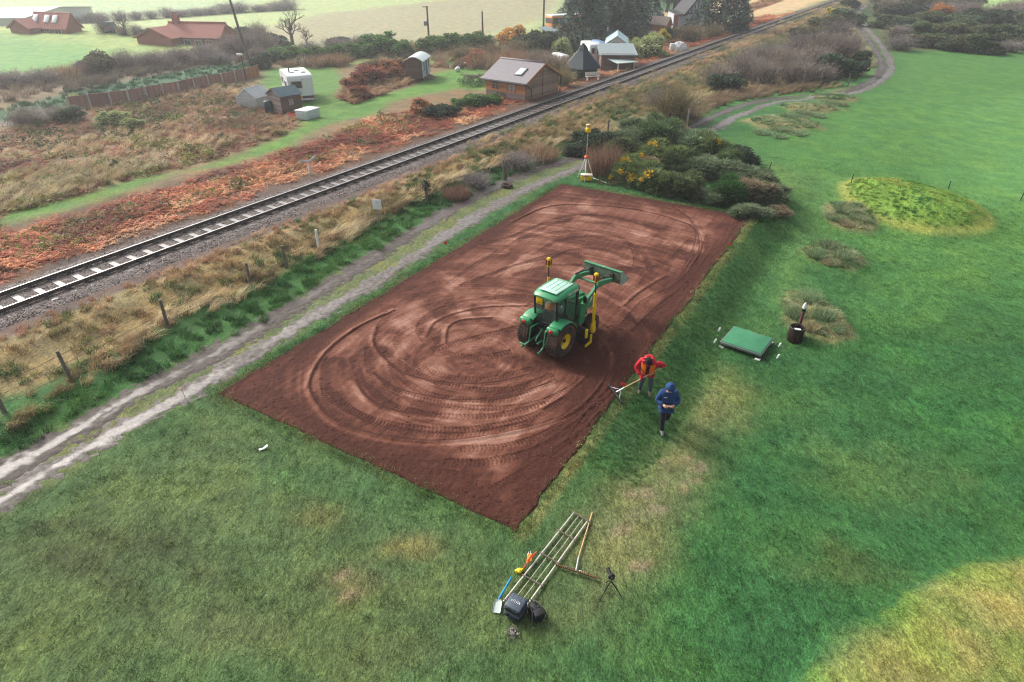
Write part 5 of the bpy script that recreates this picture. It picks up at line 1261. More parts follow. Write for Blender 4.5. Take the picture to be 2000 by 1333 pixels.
# ------------------------------------------------------------------ tools on the lawn
def Zg(p): return Vector((p[0], p[1], gz1(p[0], p[1])))
gal = mat('galvanised_tube', C(196, 192, 178), .4, .5, .15, 9, dirt=C(120, 100, 78), dirt_amt=.15)
nl, nr, fl, fr = [Vector(U(*p, .06)) for p in ((983, 1176), (1020, 1196), (1122, 1001), (1148, 1018))]
frame = thing('levelling_frame', 'long galvanised ladder-like levelling frame lying on the grass under two dark cases', 'levelling frame', (nl.x, nl.y, 0))
b0 = Vector((nl.x, nl.y, 0))
for a, b, r in ((nl, fl, .024), (nr, fr, .024)): MB().cyl(a - b0, b - b0, r, n=10).build('side_rail', [gal], frame)
for f in (.34, .67): MB().cyl(nl.lerp(nr, f) - b0 + Vector((0, 0, -.01)), fl.lerp(fr, f) - b0 + Vector((0, 0, -.01)), .010, n=8).build('rod', [gal], frame)
for f in (.02, .26, .5, .765, .995): MB().cyl(nl.lerp(fl, f) - b0 + (nl - nr).normalized() * .05 + Vector((0, 0, .02)), nr.lerp(fr, f) - b0 + (nr - nl).normalized() * .05 + Vector((0, 0, .02)), .016, n=8).build('cross_bar', [mat('rusty_tube', C(120, 108, 98), .5, .4, .2, 9)], frame)
# wide rake lying
h1 = Vector(U(1157, 1001, .05)); h0 = Vector(U(1123, 1112, .05)); ra = Vector(U(1085, 1103, .08)); rb = Vector(U(1166, 1129, .08))
rk2 = thing('landscape_rake', 'wooden landscape rake lying on the grass with tines up beside the metal frame', 'rake', Zg(h0))
o2 = Vector(rk2.location); hd2 = (rb - ra)
ce = (ra + rb) / 2; rakep = MB(); MB().cyl(h0 + (h1 - h0) * .16 - o2, h1 - o2, .017, .016, 8).build('handle', [WOODL], rk2)
mb = MB(); mb.box((0, 0, 0), (hd2.length, .03, .03)); ho = mb.build('rake_head', [mat('rusty_iron', C(126, 92, 62), .7, .3, .2, 9)], rk2, ce - o2, math.atan2(hd2.y, hd2.x))
mb = MB(); [mb.box((-hd2.length / 2 + hd2.length * (i + .5) / 22, -.02, .045), (.012, .012, .09)) for i in range(22)]; mb.build('tine', [MATS['rusty_iron']], ho)
mb = MB(); nk_ = h0 - o2
for s in (-1, 1): mb.tube([nk_, nk_.lerp(ce - o2, .35) + hd2 * s * .22 + Vector((0, 0, .02)), ce - o2 + hd2 * s * .30 - (ce - h0) * .1, ce - o2 + hd2 * s * .33], .008)
mb.cyl(ce - o2, h0 + (h1 - h0) * .2 - o2, .02, n=8); mb.build('brace', [ALU], rk2)
# cases
CASE = mat('case_plastic', C(74, 84, 96), .45, 0, .1, 12); CASED = mat('case_dark', C(44, 50, 58), .5, 0, .1, 12)
cTL, cTR, cBL = Vector(U(1002, 1155, .42)), Vector(U(1032, 1171, .42)), Vector(U(983, 1180, .42))
cc = (cTR + cBL) / 2; ang = math.atan2((cTR - cTL).y, (cTR - cTL).x); wc = (cTR - cTL).length; dc = (cTL - cBL).length
def case(z, da, label, logo):
    t = thing('hard_case', label, 'equipment case', (cc.x, cc.y, z), ang + da, 'dark plastic equipment cases stacked on the grass')
    mb = MB(); mb.rbox((0, 0, .058), (wc, dc, .105), .03); mb.build('case_base', [CASED], t)
    mb = MB(); mb.rbox((0, 0, .150), (wc, dc, .075), .03, 0); mb.rbox((0, 0, .112), (wc + .012, dc + .012, .016), .006, 1)
    for x in (-wc * .33, wc * .33): mb.rbox((x, dc * .5 - .06, .165), (.04, .08, .05), .01)
    lid = mb.build('case_lid', [CASE, CASED], t)
    for x in (-wc * .3, wc * .3): MB().rbox((x, -dc / 2 - .006, .115), (.05, .02, .07), .006).build('latch', [DSTEEL], t)
    mb = MB(); mb.tube([(-.08, -dc / 2, .08), (-.07, -dc / 2 - .03, .08), (.07, -dc / 2 - .03, .08), (.08, -dc / 2, .08)], .010); mb.build('handle', [BLK], t)
    if logo:                                                       # white emblem: an arch of strokes
        mb = MB()
        for s in (-1, 1): mb.tube([(.015 * s, -.035, .19), (.02 * s, .02, .19), (.045 * s, .03, .19), (.055 * s, -.03, .19)], .006); mb.tube([(.075 * s, .0, .19), (.10 * s, -.03, .19)], .006); mb.tube([(.07 * s, .02, .19), (.105 * s, -.005, .19)], .005)
        mb.build('logo', [WHITE], lid)
    return t
case(.03, -.03, 'lower dark case of the stacked pair, resting on the grass', False); case(.225, .03, 'upper slate-grey case of the stacked pair, with a white logo on its lid', True)
# backpack
bp_ = G(1046, 1203); bag = thing('backpack', 'black backpack lying on the grass against the stacked cases', 'backpack', bp_, .45)
BAG = mat('bag_nylon', C(26, 26, 30), .6, 0, .3, 14, .3)
V = [(0, -.22, .10), (0, -.08, .13), (0, .08, .14), (0, .22, .10)]; skin('bag_body', V, [(0, 1), (1, 2), (2, 3)], [(.13, .11), (.16, .14), (.15, .14), (.10, .09)], BAG, bag, 2)
mb = MB(); mb.rbox((0, -.12, .24), (.22, .18, .09), .03); mb.build('front_pocket', [BAG], bag)
for s in (-1, 1): mb = MB(); mb.tube([(.07 * s, .2, .2), (.10 * s, .08, .29), (.12 * s, -.08, .29), (.17 * s, -.18, .14), (.14 * s, -.22, .05)], .016); mb.build('shoulder_strap', [mat('bag_webbing', C(62, 62, 66), .6)], bag)
mb = MB(); mb.tube([(-.03, .24, .14), (-.02, .30, .17), (.03, .30, .17), (.03, .24, .14)], .010); mb.rbox((.05, .0, .285), (.012, .012, .012), .002, 1); mb.build('grab_handle', [BAG, SILVER], bag)
# shovel
s0 = Vector(U(999, 1128, .09)); s1 = Vector(U(974, 1171, .06)); s2 = Vector(U(968, 1202, .02))
sv = thing('shovel', 'blue-handled shovel with a pale square blade lying left of the cases', 'shovel', Zg(s1)); so_ = Vector(sv.location)
MB().cyl(s0 - so_, s1 - so_, .024, .026, 10).build('handle', [mat('blue_handle', C(26, 136, 184), .4, 0, .08, 8)], sv)
d_ = (s2 - s1).normalized(); w_ = Vector((-d_.y, d_.x, 0)).normalized(); up = Vector((0, 0, 1)); vs = []
for k, (t_, hw) in enumerate(((0, .03), (.05, .075), (.14, .085), (.30, .085))):
    for c_ in (-1, -.8, 0, .8, 1): vs.append(s1 - so_ + d_ * t_ + w_ * hw * c_ + up * (.03 if abs(c_) == 1 else .0))
fs = [(k * 5 + i, k * 5 + i + 1, k * 5 + i + 6, k * 5 + i + 5) for k in range(3) for i in range(4)]
mb = MB(); mb.add(vs, fs); mb.add([Vector(v) - up * .004 for v in vs], fs); mb.build('blade', [mat('pale_blade', C(198, 210, 204), .35, .2, .1, 8)], sv)
# survey ropes, yellow cloth, flag canes
yb = G(1013, 1119); yc = thing('yellow_cloth', 'crumpled bright yellow cloth bundle on the grass touching the metal frame', 'cloth bundle', yb)
V = [(-.08, 0, .04), (0, .04, .08), (.07, .0, .06), (.02, -.07, .05)]; cl_ = skin('folded_cloth', V, [(0, 1), (1, 2), (1, 3)], [.07, .08, .07, .06], mat('bright_yellow_cloth', C(248, 206, 38), .7, 0, .1, 9), yc, 2)
for v in cl_.data.vertices: v.co += Vector((R.gauss(0, .008), R.gauss(0, .008), R.gauss(0, .008)))
f0 = Vector(U(1021, 1112, .05)); f1 = Vector(U(1048, 1078, .06)); st = thing('red_marker_stake', 'red wooden stake lying on the grass beside the orange flag bundle', 'stake', Zg(f0)); MB().cyl(f0 - Vector(st.location), f1 - Vector(st.location), .016, n=8).build('shaft', [mat('red_paint', C(206, 56, 48), .5)], st)
g0 = Vector(U(1029, 1104, .05)); fb = thing('flag_bundle', 'bundle of small orange flags on white canes lying above the yellow cloth', 'flag bundle', Zg(g0)); gb = Vector(fb.location)
for i, (x, y) in enumerate(((1033, 1078), (1037, 1077), (1031, 1081))): MB().cyl(g0 - gb, Vector(U(x, y, .10 + .02 * i)) - gb, .007, n=6).build('cane', [WHITE], fb)
for k in range(4):
    a_ = Vector(U(1032 + k, 1099 - k, .10 + .015 * k)) - gb; b_ = Vector(U(1034 + k * .8, 1083, .12 + .015 * k)) - gb; dd_ = (b_ - a_); sd_ = Vector((-dd_.y, dd_.x, 0)).normalized() * (.045 + .01 * (k % 2)); ku = Vector((0, 0, .02 * (k % 3)))
    MB().slab([a_ - sd_ * .5, a_ + sd_ + ku, b_ + sd_ * .8, b_ - sd_ + ku], .006).build('flag', [ORANGE], fb)
# camera on tripod
cb = G(1190, 1160); tp = thing('camera_tripod', 'black camera on a short spread tripod standing on the lawn right of the frame', 'camera on tripod', cb, .3)
for i in range(3):
    a = i * 2.094 + 1.4; mb = MB(); mb.cyl((0, 0, .42), (.17 * math.cos(a), .17 * math.sin(a), .2), .014, n=8); mb.cyl((.17 * math.cos(a), .17 * math.sin(a), .2), (.27 * math.cos(a), .27 * math.sin(a), .012), .010, n=8); mb.build('leg', [BLK], tp)
mb = MB(); mb.cyl((0, 0, .38), (0, 0, .50), .018); mb.lathe([(.03, .46), (.03, .5), (.02, .52)], n=12); mb.build('column', [STEEL], tp)
mb = MB(); mb.rbox((0, 0, .57), (.14, .06, .10), .02); mb.rbox((0, 0, .63), (.06, .05, .03), .01); mb.cyl((0, .03, .57), (0, .17, .59), .038, .042, 14); mb.cyl((0, .17, .59), (0, .19, .59), .045, n=14); mb.rbox((.0, -.05, .575), (.08, .05, .06), .01); mb.build('camera_body', [BLK], tp)
# gloves / debris
gp_ = G(1001, 1238); gl = thing('debris_tangle', 'small grey tangle of twigs and crumpled scraps on the grass below the cases', 'debris', gp_, .4)
mb = MB()
for k in range(16): a = R.uniform(0, 6.28); x, y = R.gauss(0, .06), R.gauss(0, .06); mb.tube([(x, y, .02), (x + .07 * math.cos(a), y + .07 * math.sin(a), .05), (x + .16 * math.cos(a + .4), y + .16 * math.sin(a + .4), .03)], [.008, .006, .003], 5)
mb.build('twig', [mat('grey_twig', C(120, 112, 106), .85, 0, .25, 12)], gl)
V, F, T = clump_leaves(26, .11, .08, .06); obj('scrap', mesh_np('scrap', np.array(V), np.array(F), leafmat('grey_scrap', C(92, 88, 84), C(188, 182, 176)), {'tone': ('FACE', 'FLOAT', T)}), gl)
wl = G(515, 878); lf = thing('white_scrap', 'small curled white scrap lying on the lawn left of the soil corner', 'litter', wl, .5)
mb = MB(); mb.add([(-.12, -.03, .03), (0, -.05, .05), (.12, -.02, .08), (-.12, .03, .05), (0, .04, .03), (.12, .05, .10)], [(0, 1, 4, 3), (1, 2, 5, 4)], 0, True); mb.add([(-.12, -.03, .026), (0, -.05, .046), (.12, -.02, .076), (-.12, .03, .046), (0, .04, .026), (.12, .05, .096)], [(0, 1, 4, 3), (1, 2, 5, 4)]); mb.build('paper_sheet', [WHITE], lf)
# laser level on its tripod
lb = G(1143, 350); ll = thing('laser_level', 'yellow rotating laser on a tall white tripod with orange head behind the soil', 'laser level', lb)
for i in range(3):
    a = i * 2.094 + .35; x, y = .55 * math.cos(a), .55 * math.sin(a); mb = MB(); mb.cyl((x * .1, y * .1, 1.30), (x * .55, y * .55, .6), .032, n=8); mb.cyl((x * .5, y * .5, .68), (x, y, .0), .020, n=8); mb.build('leg', [WHITE], ll)
mb = MB(); mb.lathe([(.05, 1.22), (.13, 1.26), (.15, 1.34), (.09, 1.38), (.04, 1.46)], n=14); mb.build('tripod_head', [mat('orange_plastic', C(240, 96, 36), .45)], ll)
mb = MB(); mb.cyl((0, 0, 1.38), (0, 0, 2.75), .030, n=10); mb.cyl((0, 0, 2.0), (0, 0, 2.06), .045, n=10); mb.build('mast', [ALU], ll)
mb = MB(); mb.lathe([(.05, 2.72), (.14, 2.76), (.16, 2.82), (.16, 2.98), (.14, 3.02), (.001, 3.02)], n=16); mb.build('laser_body', [YEL2], ll); mb = MB(); mb.lathe([(.12, 3.02), (.12, 3.14), (.15, 3.15), (.15, 3.20), (.001, 3.21)], n=16); mb.build('laser_rotor', [mat('cream_plastic', C(224, 196, 130), .4)], ll)
kb = G(1145, 353); kc = thing('laser_case', 'yellow instrument case with a pale lid on the grass under the laser tripod', 'equipment case', kb, -.1)
MB().rbox((0, 0, .17), (.68, .36, .30), .04).build('case_base', [YEL2], kc); MB().rbox((0, 0, .35), (.70, .38, .08), .03).build('case_lid', [mat('pale_case_lid', C(226, 214, 196), .5)], kc); MB().tube([(-.1, -.19, .3), (-.08, -.23, .3), (.08, -.23, .3), (.1, -.19, .3)], .015).build('handle', [BLK], kc)
e0 = Vector(U(1158, 348, .08)); e1 = Vector(U(1185, 358, .08)); sf = thing('measuring_staff', 'white measuring staff lying on the grass right of the yellow laser case', 'measuring staff', Zg(e0)); MB().cyl(e0 - Vector(sf.location), e1 - Vector(sf.location), .022, n=8).build('staff_tube', [WHITE], sf)
# markers
pk = G(366, 784); pg = thing('survey_peg', 'thin white survey peg with orange tip beside the right wheel rut', 'survey peg', pk)
mb = MB(); mb.cyl((0, 0, -.1), (-.06, 0, .42), .013, n=8); mb.build('peg_shaft', [WHITE], pg); MB().cyl((-.06, 0, .42), (-.065, 0, .47), .018, n=8).build('tip', [ORANGE], pg)
for px, py, lb_ in ((868, 484, 'small red marker flag on a wire between track and soil edge'), (1421, 486, 'small red marker flag on the far right edge of the soil'), (1211, 762, 'small red marker flag in the soil just beyond the rake head')):
    g_ = G(px, py); t = thing('marker_flag', lb_, 'marker flag', g_, R.uniform(-.5, .5), 'small red marker flags round the soil bed')
    MB().cyl((0, 0, -.05), (0, 0, .30), .006, n=6).build('wire', [STEEL], t); mb = MB(); mb.slab([(0, 0, .30), (0, 0, .16), (.15, .02, .17), (.15, .02, .29)], .006); mb.build('flag', [mat('red_flag', C(240, 50, 46), .6)], t)
# tee mat
mc = [Vector(U(*p, -.45)) for p in ((1413, 665), (1492, 691), (1508, 653), (1429, 637))]
mctr = sum(mc, Vector()) / 4; ma = math.atan2((mc[1] - mc[0]).y, (mc[1] - mc[0]).x); mw = ((mc[1] - mc[0]).length + (mc[2] - mc[3]).length) / 2; md_ = ((mc[3] - mc[0]).length + (mc[2] - mc[1]).length) / 2
gm = gz1(mctr.x, mctr.y); tee = thing('tee_mat', 'rectangular green practice mat on a grey frame raised above the lawn', 'tee mat', (mctr.x, mctr.y, gm), ma)
mh = max(.18, mctr.z - gm); mh = .24
MB().rbox((0, 0, mh), (mw - .03, md_ - .03, .035), .01).build('mat_surface', [mat('mat_green', C(62, 128, 92), .9, 0, .14, 3, .15, dirt=C(110, 110, 92), dirt_amt=.12)], tee)
mb = MB(); [mb.rbox((0, s * md_ / 2, mh - .055), (mw + .04, .05, .09), .008) for s in (-1, 1)]; [mb.rbox((s * mw / 2, 0, mh - .055), (.05, md_ - .06, .09), .008) for s in (-1, 1)]; mb.build('frame', [mat('frame_grey', C(120, 128, 124), .6, .2, .1, 5)], tee)
for sx in (-1, 1):
    for sy in (-1, 1): mb = MB(); mb.cyl((sx * (mw / 2 - .06), sy * (md_ / 2 - .03), -.1), (sx * (mw / 2 - .06), sy * (md_ / 2 - .03), mh - .06), .03, n=8); mb.rbox((sx * (mw / 2 - .06), sy * (md_ / 2 + .04), .02), (.2, .14, .05), .02, 1); mb.build('leg', [DSTEEL, mat('pale_block', C(206, 204, 196), .8)], tee)
for px, py, lb_ in ((1403, 648, 'upper white peg left of the green mat'), (1395, 670, 'lower white peg left of the green mat'), (1521, 678, 'upper white peg right of the green mat'), (1518, 700, 'lower white peg right of the green mat')):
    g_ = G(px, py); t = thing('tee_marker', lb_, 'tee marker', g_, 0, 'white pegs round the green mat'); t.rotation_euler = (R.uniform(-.25, .25), R.uniform(.0, .3), 0); MB().lathe([(.035, -.05), (.035, .17), (.02, .19), (.001, .19)], n=10).build('peg_body', [WHITE], t)
# slatted bin with its post
bb = G(1551, 665); bn = thing('litter_bin', 'round litter bin of dark red-brown slats beside the rough grass islet', 'litter bin', bb)
for i in range(22):
    a = 2 * PI * i / 22; mb = MB(); mb.rbox((0, 0, .36), (.072, .022, .70), .006); s_ = mb.build('slat', [mat('bin_slat', C(46, 27, 24), .6, 0, .3, 5)], bn, (.29 * math.sin(a), -.29 * math.cos(a), 0), a)
mb = MB(); mb.lathe([(.24, .05), (.27, .06), (.27, .62), (.24, .62)], n=20); mb.lathe([(.001, .06), (.25, .06)], n=20); mb.build('liner', [BLK], bn)
mb = MB(); mb.lathe([(.27, .70), (.315, .70), (.315, .735), (.27, .735)], n=24, close=True); mb.build('rim', [DSTEEL], bn); MB().box((.02, .0, .60), (.26, .16, .012), rz=-.3).build('paper_sheet', [WHITE], bn)
bn.scale = (.9, .9, .8)
pb = G(1556, 656); po = thing('ball_washer', 'brown post with a white and black ball washer head behind the bin', 'ball washer', pb)
MB().rbox((0, 0, .50), (.09, .09, 1.1), .01).build('post', [mat('post_brown', C(92, 52, 46), .6)], po); mb = MB(); mb.rbox((0, 0, 1.12), (.13, .13, .14), .03, 1); mb.lathe([(.07, 1.18), (.075, 1.26), (.05, 1.36), (.02, 1.42), (.001, 1.43)], n=12); mb.build('washer_head', [WHITE, BLK], po)
# course stakes on and round the mound
for px, py, lb_, h_ in ((1662, 358, 'dark stake on the near-left rim of the yellow-green mound', .55), (1852, 370, 'dark leaning stake just beyond the far side of the mound', .5), (1993, 392, 'dark stake on the fairway far right of the mound', .5), (1502, 332, 'dark stake by the gorse edge above the bright path of grass', .5)):
    g_ = G(px, py); t = thing('course_stake', lb_, 'stake', g_, 0, 'dark marker stakes on the golf course'); t.rotation_euler = (R.uniform(-.1, .1), R.uniform(-.05, .3), 0); MB().cyl((0, 0, -.1), (0, 0, h_), .028, .026, 8).build('stake_shaft', [BLK], t)

# ------------------------------------------------------------------ line-side fence, signs, tyre
OLDW = mat('weathered_wood', C(112, 102, 94), .85, 0, .25, 6, .2)
FP = [(8, 805), (140, 745), (328, 640), (490, 562), (560, 522), (623, 487), (742, 443), (834, 398), (985, 352)]
FPW = [G(*p) for p in FP]; FPH = [1.0, 1.05, 1.05, 1.0, .9, .85, 1.0, 1.0, 1.1]
fence = thing('wire_fence', 'weathered post and wire fence along the dry grass below the railway', 'fence', FPW[0])
fo = Vector(FPW[0]); tops = []
for p, h, (px, py) in zip(FPW, FPH, FP):
    if px == 742: tops.append(Vector(p) - fo + Vector((0, 0, h))); continue
    mb = MB(); ln = R.uniform(-.06, .06); q = Vector(p) - fo; mb.cyl((q.x, q.y, q.z - .2), (q.x + ln, q.y, q.z + h + .1), .065, .055, 7); mb.build('post', [WHITE if px == 623 else OLDW], fence); tops.append(q + Vector((ln, 0, h)))
for hz in (.06, .40, .72):
    mb = MB(); pts = []
    for a, b in zip(tops[:-1], tops[1:]):
        for k in range(4): f = k / 4; pts.append(a.lerp(b, f) - Vector((0, 0, hz + .05 * math.sin(PI * f))))
    pts.append(tops[-1] - Vector((0, 0, hz))); mb.tube(pts, .007, 4); mb.build('wire', [DSTEEL], fence)
sg_ = FPW[6]; sn = thing('warning_sign', 'small white square sign on a post in the line-side grass', 'sign', sg_, -.2)
MB().cyl((0, 0, -.2), (0, 0, 1.35), .035, n=8).build('post', [mat('sign_post', C(130, 132, 126), .6)], sn); gs_ = None; bd2 = MB().rbox((0, -.045, 1.16), (.46, .02, .52), .006).build('sign_panel', [WHITE], sn)
mb = MB(); mb.tube([(-.06, -.058, 1.3), (-.02, -.058, 1.27), (.05, -.058, 1.27), (.02, -.058, 1.2)], .010); mb.build('symbol', [mat('sign_grey', C(150, 150, 152), .6)], bd2)
gr_ = G(834, 397); ip = thing('ivy_post', 'old dark post capped with ivy in the line-side grass', 'post', gr_)
MB().cyl((0, 0, -.2), (.03, 0, 1.05), .07, .06, 7).build('post', [OLDW], ip)
V, F, T = clump_leaves(150, .24, .75, .12); me = mesh_np('ivy', np.array(V) + np.array([.03, 0, .75]), np.array(F), leafmat('ivy_leaf', C(22, 34, 22), C(46, 62, 36)), {'tone': ('FACE', 'FLOAT', T)}); obj('ivy', me, ip)
gd = G(607, 343); gs = thing('gradient_post', 'white two-armed railway gradient post standing in the bracken', 'gradient post', gd, .5)
MB().rbox((0, 0, .62), (.16, .13, 1.6), .01).build('post', [mat('aged_white', C(206, 210, 204), .6, 0, .12, 6, dirt=C(110, 112, 104), dirt_amt=.15)], gs)
for s, rr_ in ((-1, .12), (1, -.55)):
    mb = MB(); mb.rbox((0, 0, 0), (.72, .05, .2), .01); ar = mb.build('arm', [MATS['aged_white']], gs, (.42 * s, 0, 1.45 + (.12 if s > 0 else 0))); ar.rotation_euler.y = rr_
gs.scale = (.62, .62, .62)
ty = G(990, 366); tr_ = thing('discarded_tyre', 'black tyre lying at the grass edge of the farm track', 'tyre', ty); MB().lathe([(.18, .02), (.30, .0), (.34, .06), (.34, .14), (.30, .2), (.18, .18)], n=24, close=True).build('tyre_carcass', [TYR], tr_)
for px, py, lb_, h_, mm_ in ((988, 352, 'dark twin-topped post in the dry grass behind the discarded tyre', 1.2, OLDW), (1341, 246, 'pale grey concrete post above the gorse thicket', 1.3, mat('concrete_post', C(178, 176, 170), .8)), (1185, 280, 'thin weathered post between dark bush and gorse', 1.6, OLDW)):
    g_ = G(px, py); t = thing('fence_post', lb_, 'post', g_); MB().cyl((0, 0, -.2), (R.uniform(-.05, .05), 0, h_), .07, .06, 7).build('post_shaft', [mm_], t)
for i, px in enumerate((1478, 1518, 1566, 1600, 1655)):
    g_ = G(px, 176 - (px - 1478) * .03); t = thing('fence_post', '%s slim dark fence post from the left, in the dry reeds below the scrub slope' % ('first', 'second', 'third', 'fourth', 'fifth')[i], 'post', g_, 0, 'slim fence posts below the scrub slope'); MB().cyl((0, 0, -.2), (0, 0, 1.25), .06, n=7).build('post_shaft', [OLDW], t)
# ------------------------------------------------------------------ buildings and vehicles beyond the railway
def base3(A, B, Cc, zp=None):
    a, b, c = (Vector(G(*p) if zp is None else U(*p, zp)) for p in (A, B, Cc)); e = (b - a); e.z = 0; w = e.length; e.normalize(); n = Vector((-e.y, e.x, 0)); d = (c - a).dot(n)
    return Vector((a.x, a.y, min(a.z, b.z, c.z))), math.atan2(e.y, e.x), w, d
BOARD = mat('larch_board', C(146, 122, 104), .8, 0, .22, 4, .15); BOARDO = mat('orange_board', C(176, 120, 74), .75, 0, .2, 4, .1); BOARDD = mat('dark_board', C(98, 76, 68), .8, 0, .22, 4, .15); BOARDG = mat('grey_board', C(134, 120, 112), .8, 0, .2, 4, .15)
SLATE = mat('slate_roof', C(132, 126, 130), .6, 0, .22, 9, .35, dirt=C(132, 122, 110), dirt_amt=.2); FELT = mat('green_felt', C(72, 96, 106), .7, 0, .12, 5); TILE = mat('red_tile', C(156, 92, 78), .75, 0, .2, 6, .3); BRICK = mat('brick_wall', C(148, 92, 78), .85, 0, .2, 8, .2)
PANEW = mat('dark_window', C(70, 78, 80), .12, 0, .1, 4, spec=.7); WWALL = mat('white_wall', C(214, 216, 214), .7, 0, .06, 3); CREAM = mat('cream_frame', C(208, 200, 188), .6)
BTINT = {}
def boards(root, w, h0, h1, y, rz_, x0, m, n, parent_local=Matrix.Identity(4), clip=None, name='board'):
    """n horizontal lapped boards on a wall from x0 to x0+w, heights h0..h1, on local plane given by parent_local"""
    bh_ = (h1 - h0) / n; cache = {}; tint = BTINT.setdefault(m.name, [m] + [mat(m.name + t_, tuple(c_ * k_ for c_ in m['rgb']), .8, 0, .2, 4, .15) for t_, k_ in (('_pale', 1.18), ('_dark', .8))])
    for i in range(n):
        z0 = h0 + i * bh_; a, b = (x0, x0 + w) if clip is None else clip(z0 + bh_ * .5)
        if b - a < .08: continue
        key = round(b - a, 3)
        if key not in cache: cache[key] = [MB().box((0, 0, 0), (b - a, .026, bh_ * 1.04), 0, rx=-.16).mesh(name, [tm_]) for tm_ in tint]
        o = obj(name, R.choice(cache[key]), root); o.matrix_local = parent_local @ Matrix.Translation(((a + b) / 2, y, z0 + bh_ / 2)) @ Matrix.Rotation(rz_, 4, 'Z')
def win(root, x, y, z, w, h, rot=0.0, fm=None, pm=None, bars=1):
    mb = MB(); t = .05
    for sx in (-1, 1): mb.box((sx * (w / 2 - t / 2), 0, 0), (t, .07, h))
    for sz in (-1, 1): mb.box((0, 0, sz * (h / 2 - t / 2)), (w - 2 * t, .07, t))
    for k in range(bars): mb.box((-w / 2 + w * (k + 1) / (bars + 1), 0, 0), (t * .6, .06, h - 2 * t))
    f = mb.build('window', [fm or CREAM], root, (x, y, z), rot); MB().box((0, .012, 0), (w - 2 * t, .02, h - 2 * t)).build('pane', [pm or PANEW], f); return f
def gable(name, label, cat, A, B, Cc, eave, ridge, wallm, roofm, over=.25, th=.10, group=None, along=True, sink=.3, z0=None, wall=True):
    o, ang, w, d = base3(A, B, Cc, z0)
    if z0 is not None: o.z = z0 - eave
    t = thing(name, label, cat, o, ang, group)
    mb = MB()
    if along: mb.prism([(0, -sink), (d, -sink), (d, eave), (d / 2, ridge), (0, eave)], 0, w)
    else: mb.prism([(0, -sink), (w, -sink), (w, eave), (w / 2, ridge), (0, eave)], 0, d, axis='Y')
    if wall: mb.build('wall', [wallm], t)
    L = d if along else w; sl = (ridge - eave) / (L / 2); ro = MB()
    for s in (0, 1):
        a = (-over if s == 0 else L + over * (1 if L > 0 else -1)); zz = eave - abs(over) * abs(sl)
        a = -over * math.copysign(1, L) if s == 0 else L + over * math.copysign(1, L)
        f = (lambda u, v, z: (u, v, z)) if along else (lambda u, v, z: (v, u, z))
        M_ = w if along else d; e0 = -over * math.copysign(1, M_); e1 = M_ + over * math.copysign(1, M_)
        lift = th * .9
        quad = [f(e0, a, zz + lift), f(e1, a, zz + lift), f(e1, L / 2, ridge + lift), f(e0, L / 2, ridge + lift)]
        q = [Vector(p) for p in quad]; n_ = (q[1] - q[0]).cross(q[2] - q[0])
        if n_.z < 0: quad = [quad[1], quad[0], quad[3], quad[2]]
        ro.slab(quad, th)
    rf = ro.build('roof', [roofm], t)
    return t, w, d, rf
# timber barn
barn, bw_, bd__, rf = gable('timber_barn', 'timber-clad barn with grey slate roof and one rooflight beside the railway', 'barn', (950, 190), (1026, 198), (1088, 179), 1.75, 2.95, BOARD, SLATE, .35)
boards(barn, bw_, -.1, .7, -.03, 0, 0, BOARDG, 6); boards(barn, bw_, .7, 1.7, -.03, 0, 0, BOARDO, 7)
Mg = Matrix.Translation((bw_, 0, 0)) @ Matrix.Rotation(PI / 2, 4, 'Z')
boards(barn, bd__, -.1, 2.92, -.03, 0, 0, BOARD, 18, Mg, lambda z: (0, bd__) if z < 1.75 else ((z - 1.75) / 1.2 * bd__ / 2, bd__ - (z - 1.75) / 1.2 * bd__ / 2))
win(barn, bw_ * .26, -.05, 1.2, .95, .75, 0, BOARDO); win(barn, bw_ * .66, -.05, 1.2, .95, .85, 0, BOARDO, mat('grey_blind', C(150, 156, 152), .4)); win(barn, bw_ * .40, -.05, .35, 1.2, .6, 0, BOARDG)
MB().box((bw_ * .53, -.045, .8), (.10, .03, 1.8)).build('corner_post', [BOARDO], barn); MB().box((bw_ + .05, bd__ * .5, 1.4), (.03, .07, 2.9)).build('downpipe', [mat('rusty_pipe', C(120, 66, 50), .6)], barn)
mb = MB(); mb.cyl((-.35, -.42, 1.58), (bw_ + .35, -.42, 1.58), .06, n=8); mb.tube([(bw_ + .2, -.40, 1.55), (bw_ + .35, -.1, 1.4), (bw_ + .45, .3, 1.1), (bw_ + .45, .35, .4)], .045); mb.tube([(bw_ + .1, bd__ + .3, 1.6), (bw_ + .1, bd__ + .2, .3)], .05); mb.build('gutter', [BLK], barn)
sl_ = (2.95 - 1.75) / (bd__ / 2); mb = MB(); mb.rbox((0, 0, 0), (.85, 1.1, .09), .02); mb.rbox((0, 0, .03), (.70, .95, .06), .01, 1); so_ = mb.build('rooflight', [mat('lead_grey', C(92, 94, 96), .5), mat('sky_glass', C(206, 214, 216), .08, 0, .03, 3, spec=.9)], rf, (bw_ * .72, bd__ * .20, 1.75 + sl_ * bd__ * .20 + .13)); so_.rotation_euler.x = math.atan(sl_)
mb = MB(); mb.tube([(-.3, bd__ / 2, 3.06), (bw_ + .3, bd__ / 2, 3.06)], .08, 6); mb.build('ridge_tile', [SLATE], rf)
mb = MB(); [mb.box((bw_ + .36, bd__ / 2 + s * bd__ * .27, 2.8 - .6 + .13), (.03, bd__ * .62, .16), rx=-s * math.atan(sl_)) for s in (-1, 1)]; mb.build('bargeboard', [BOARDO], rf)
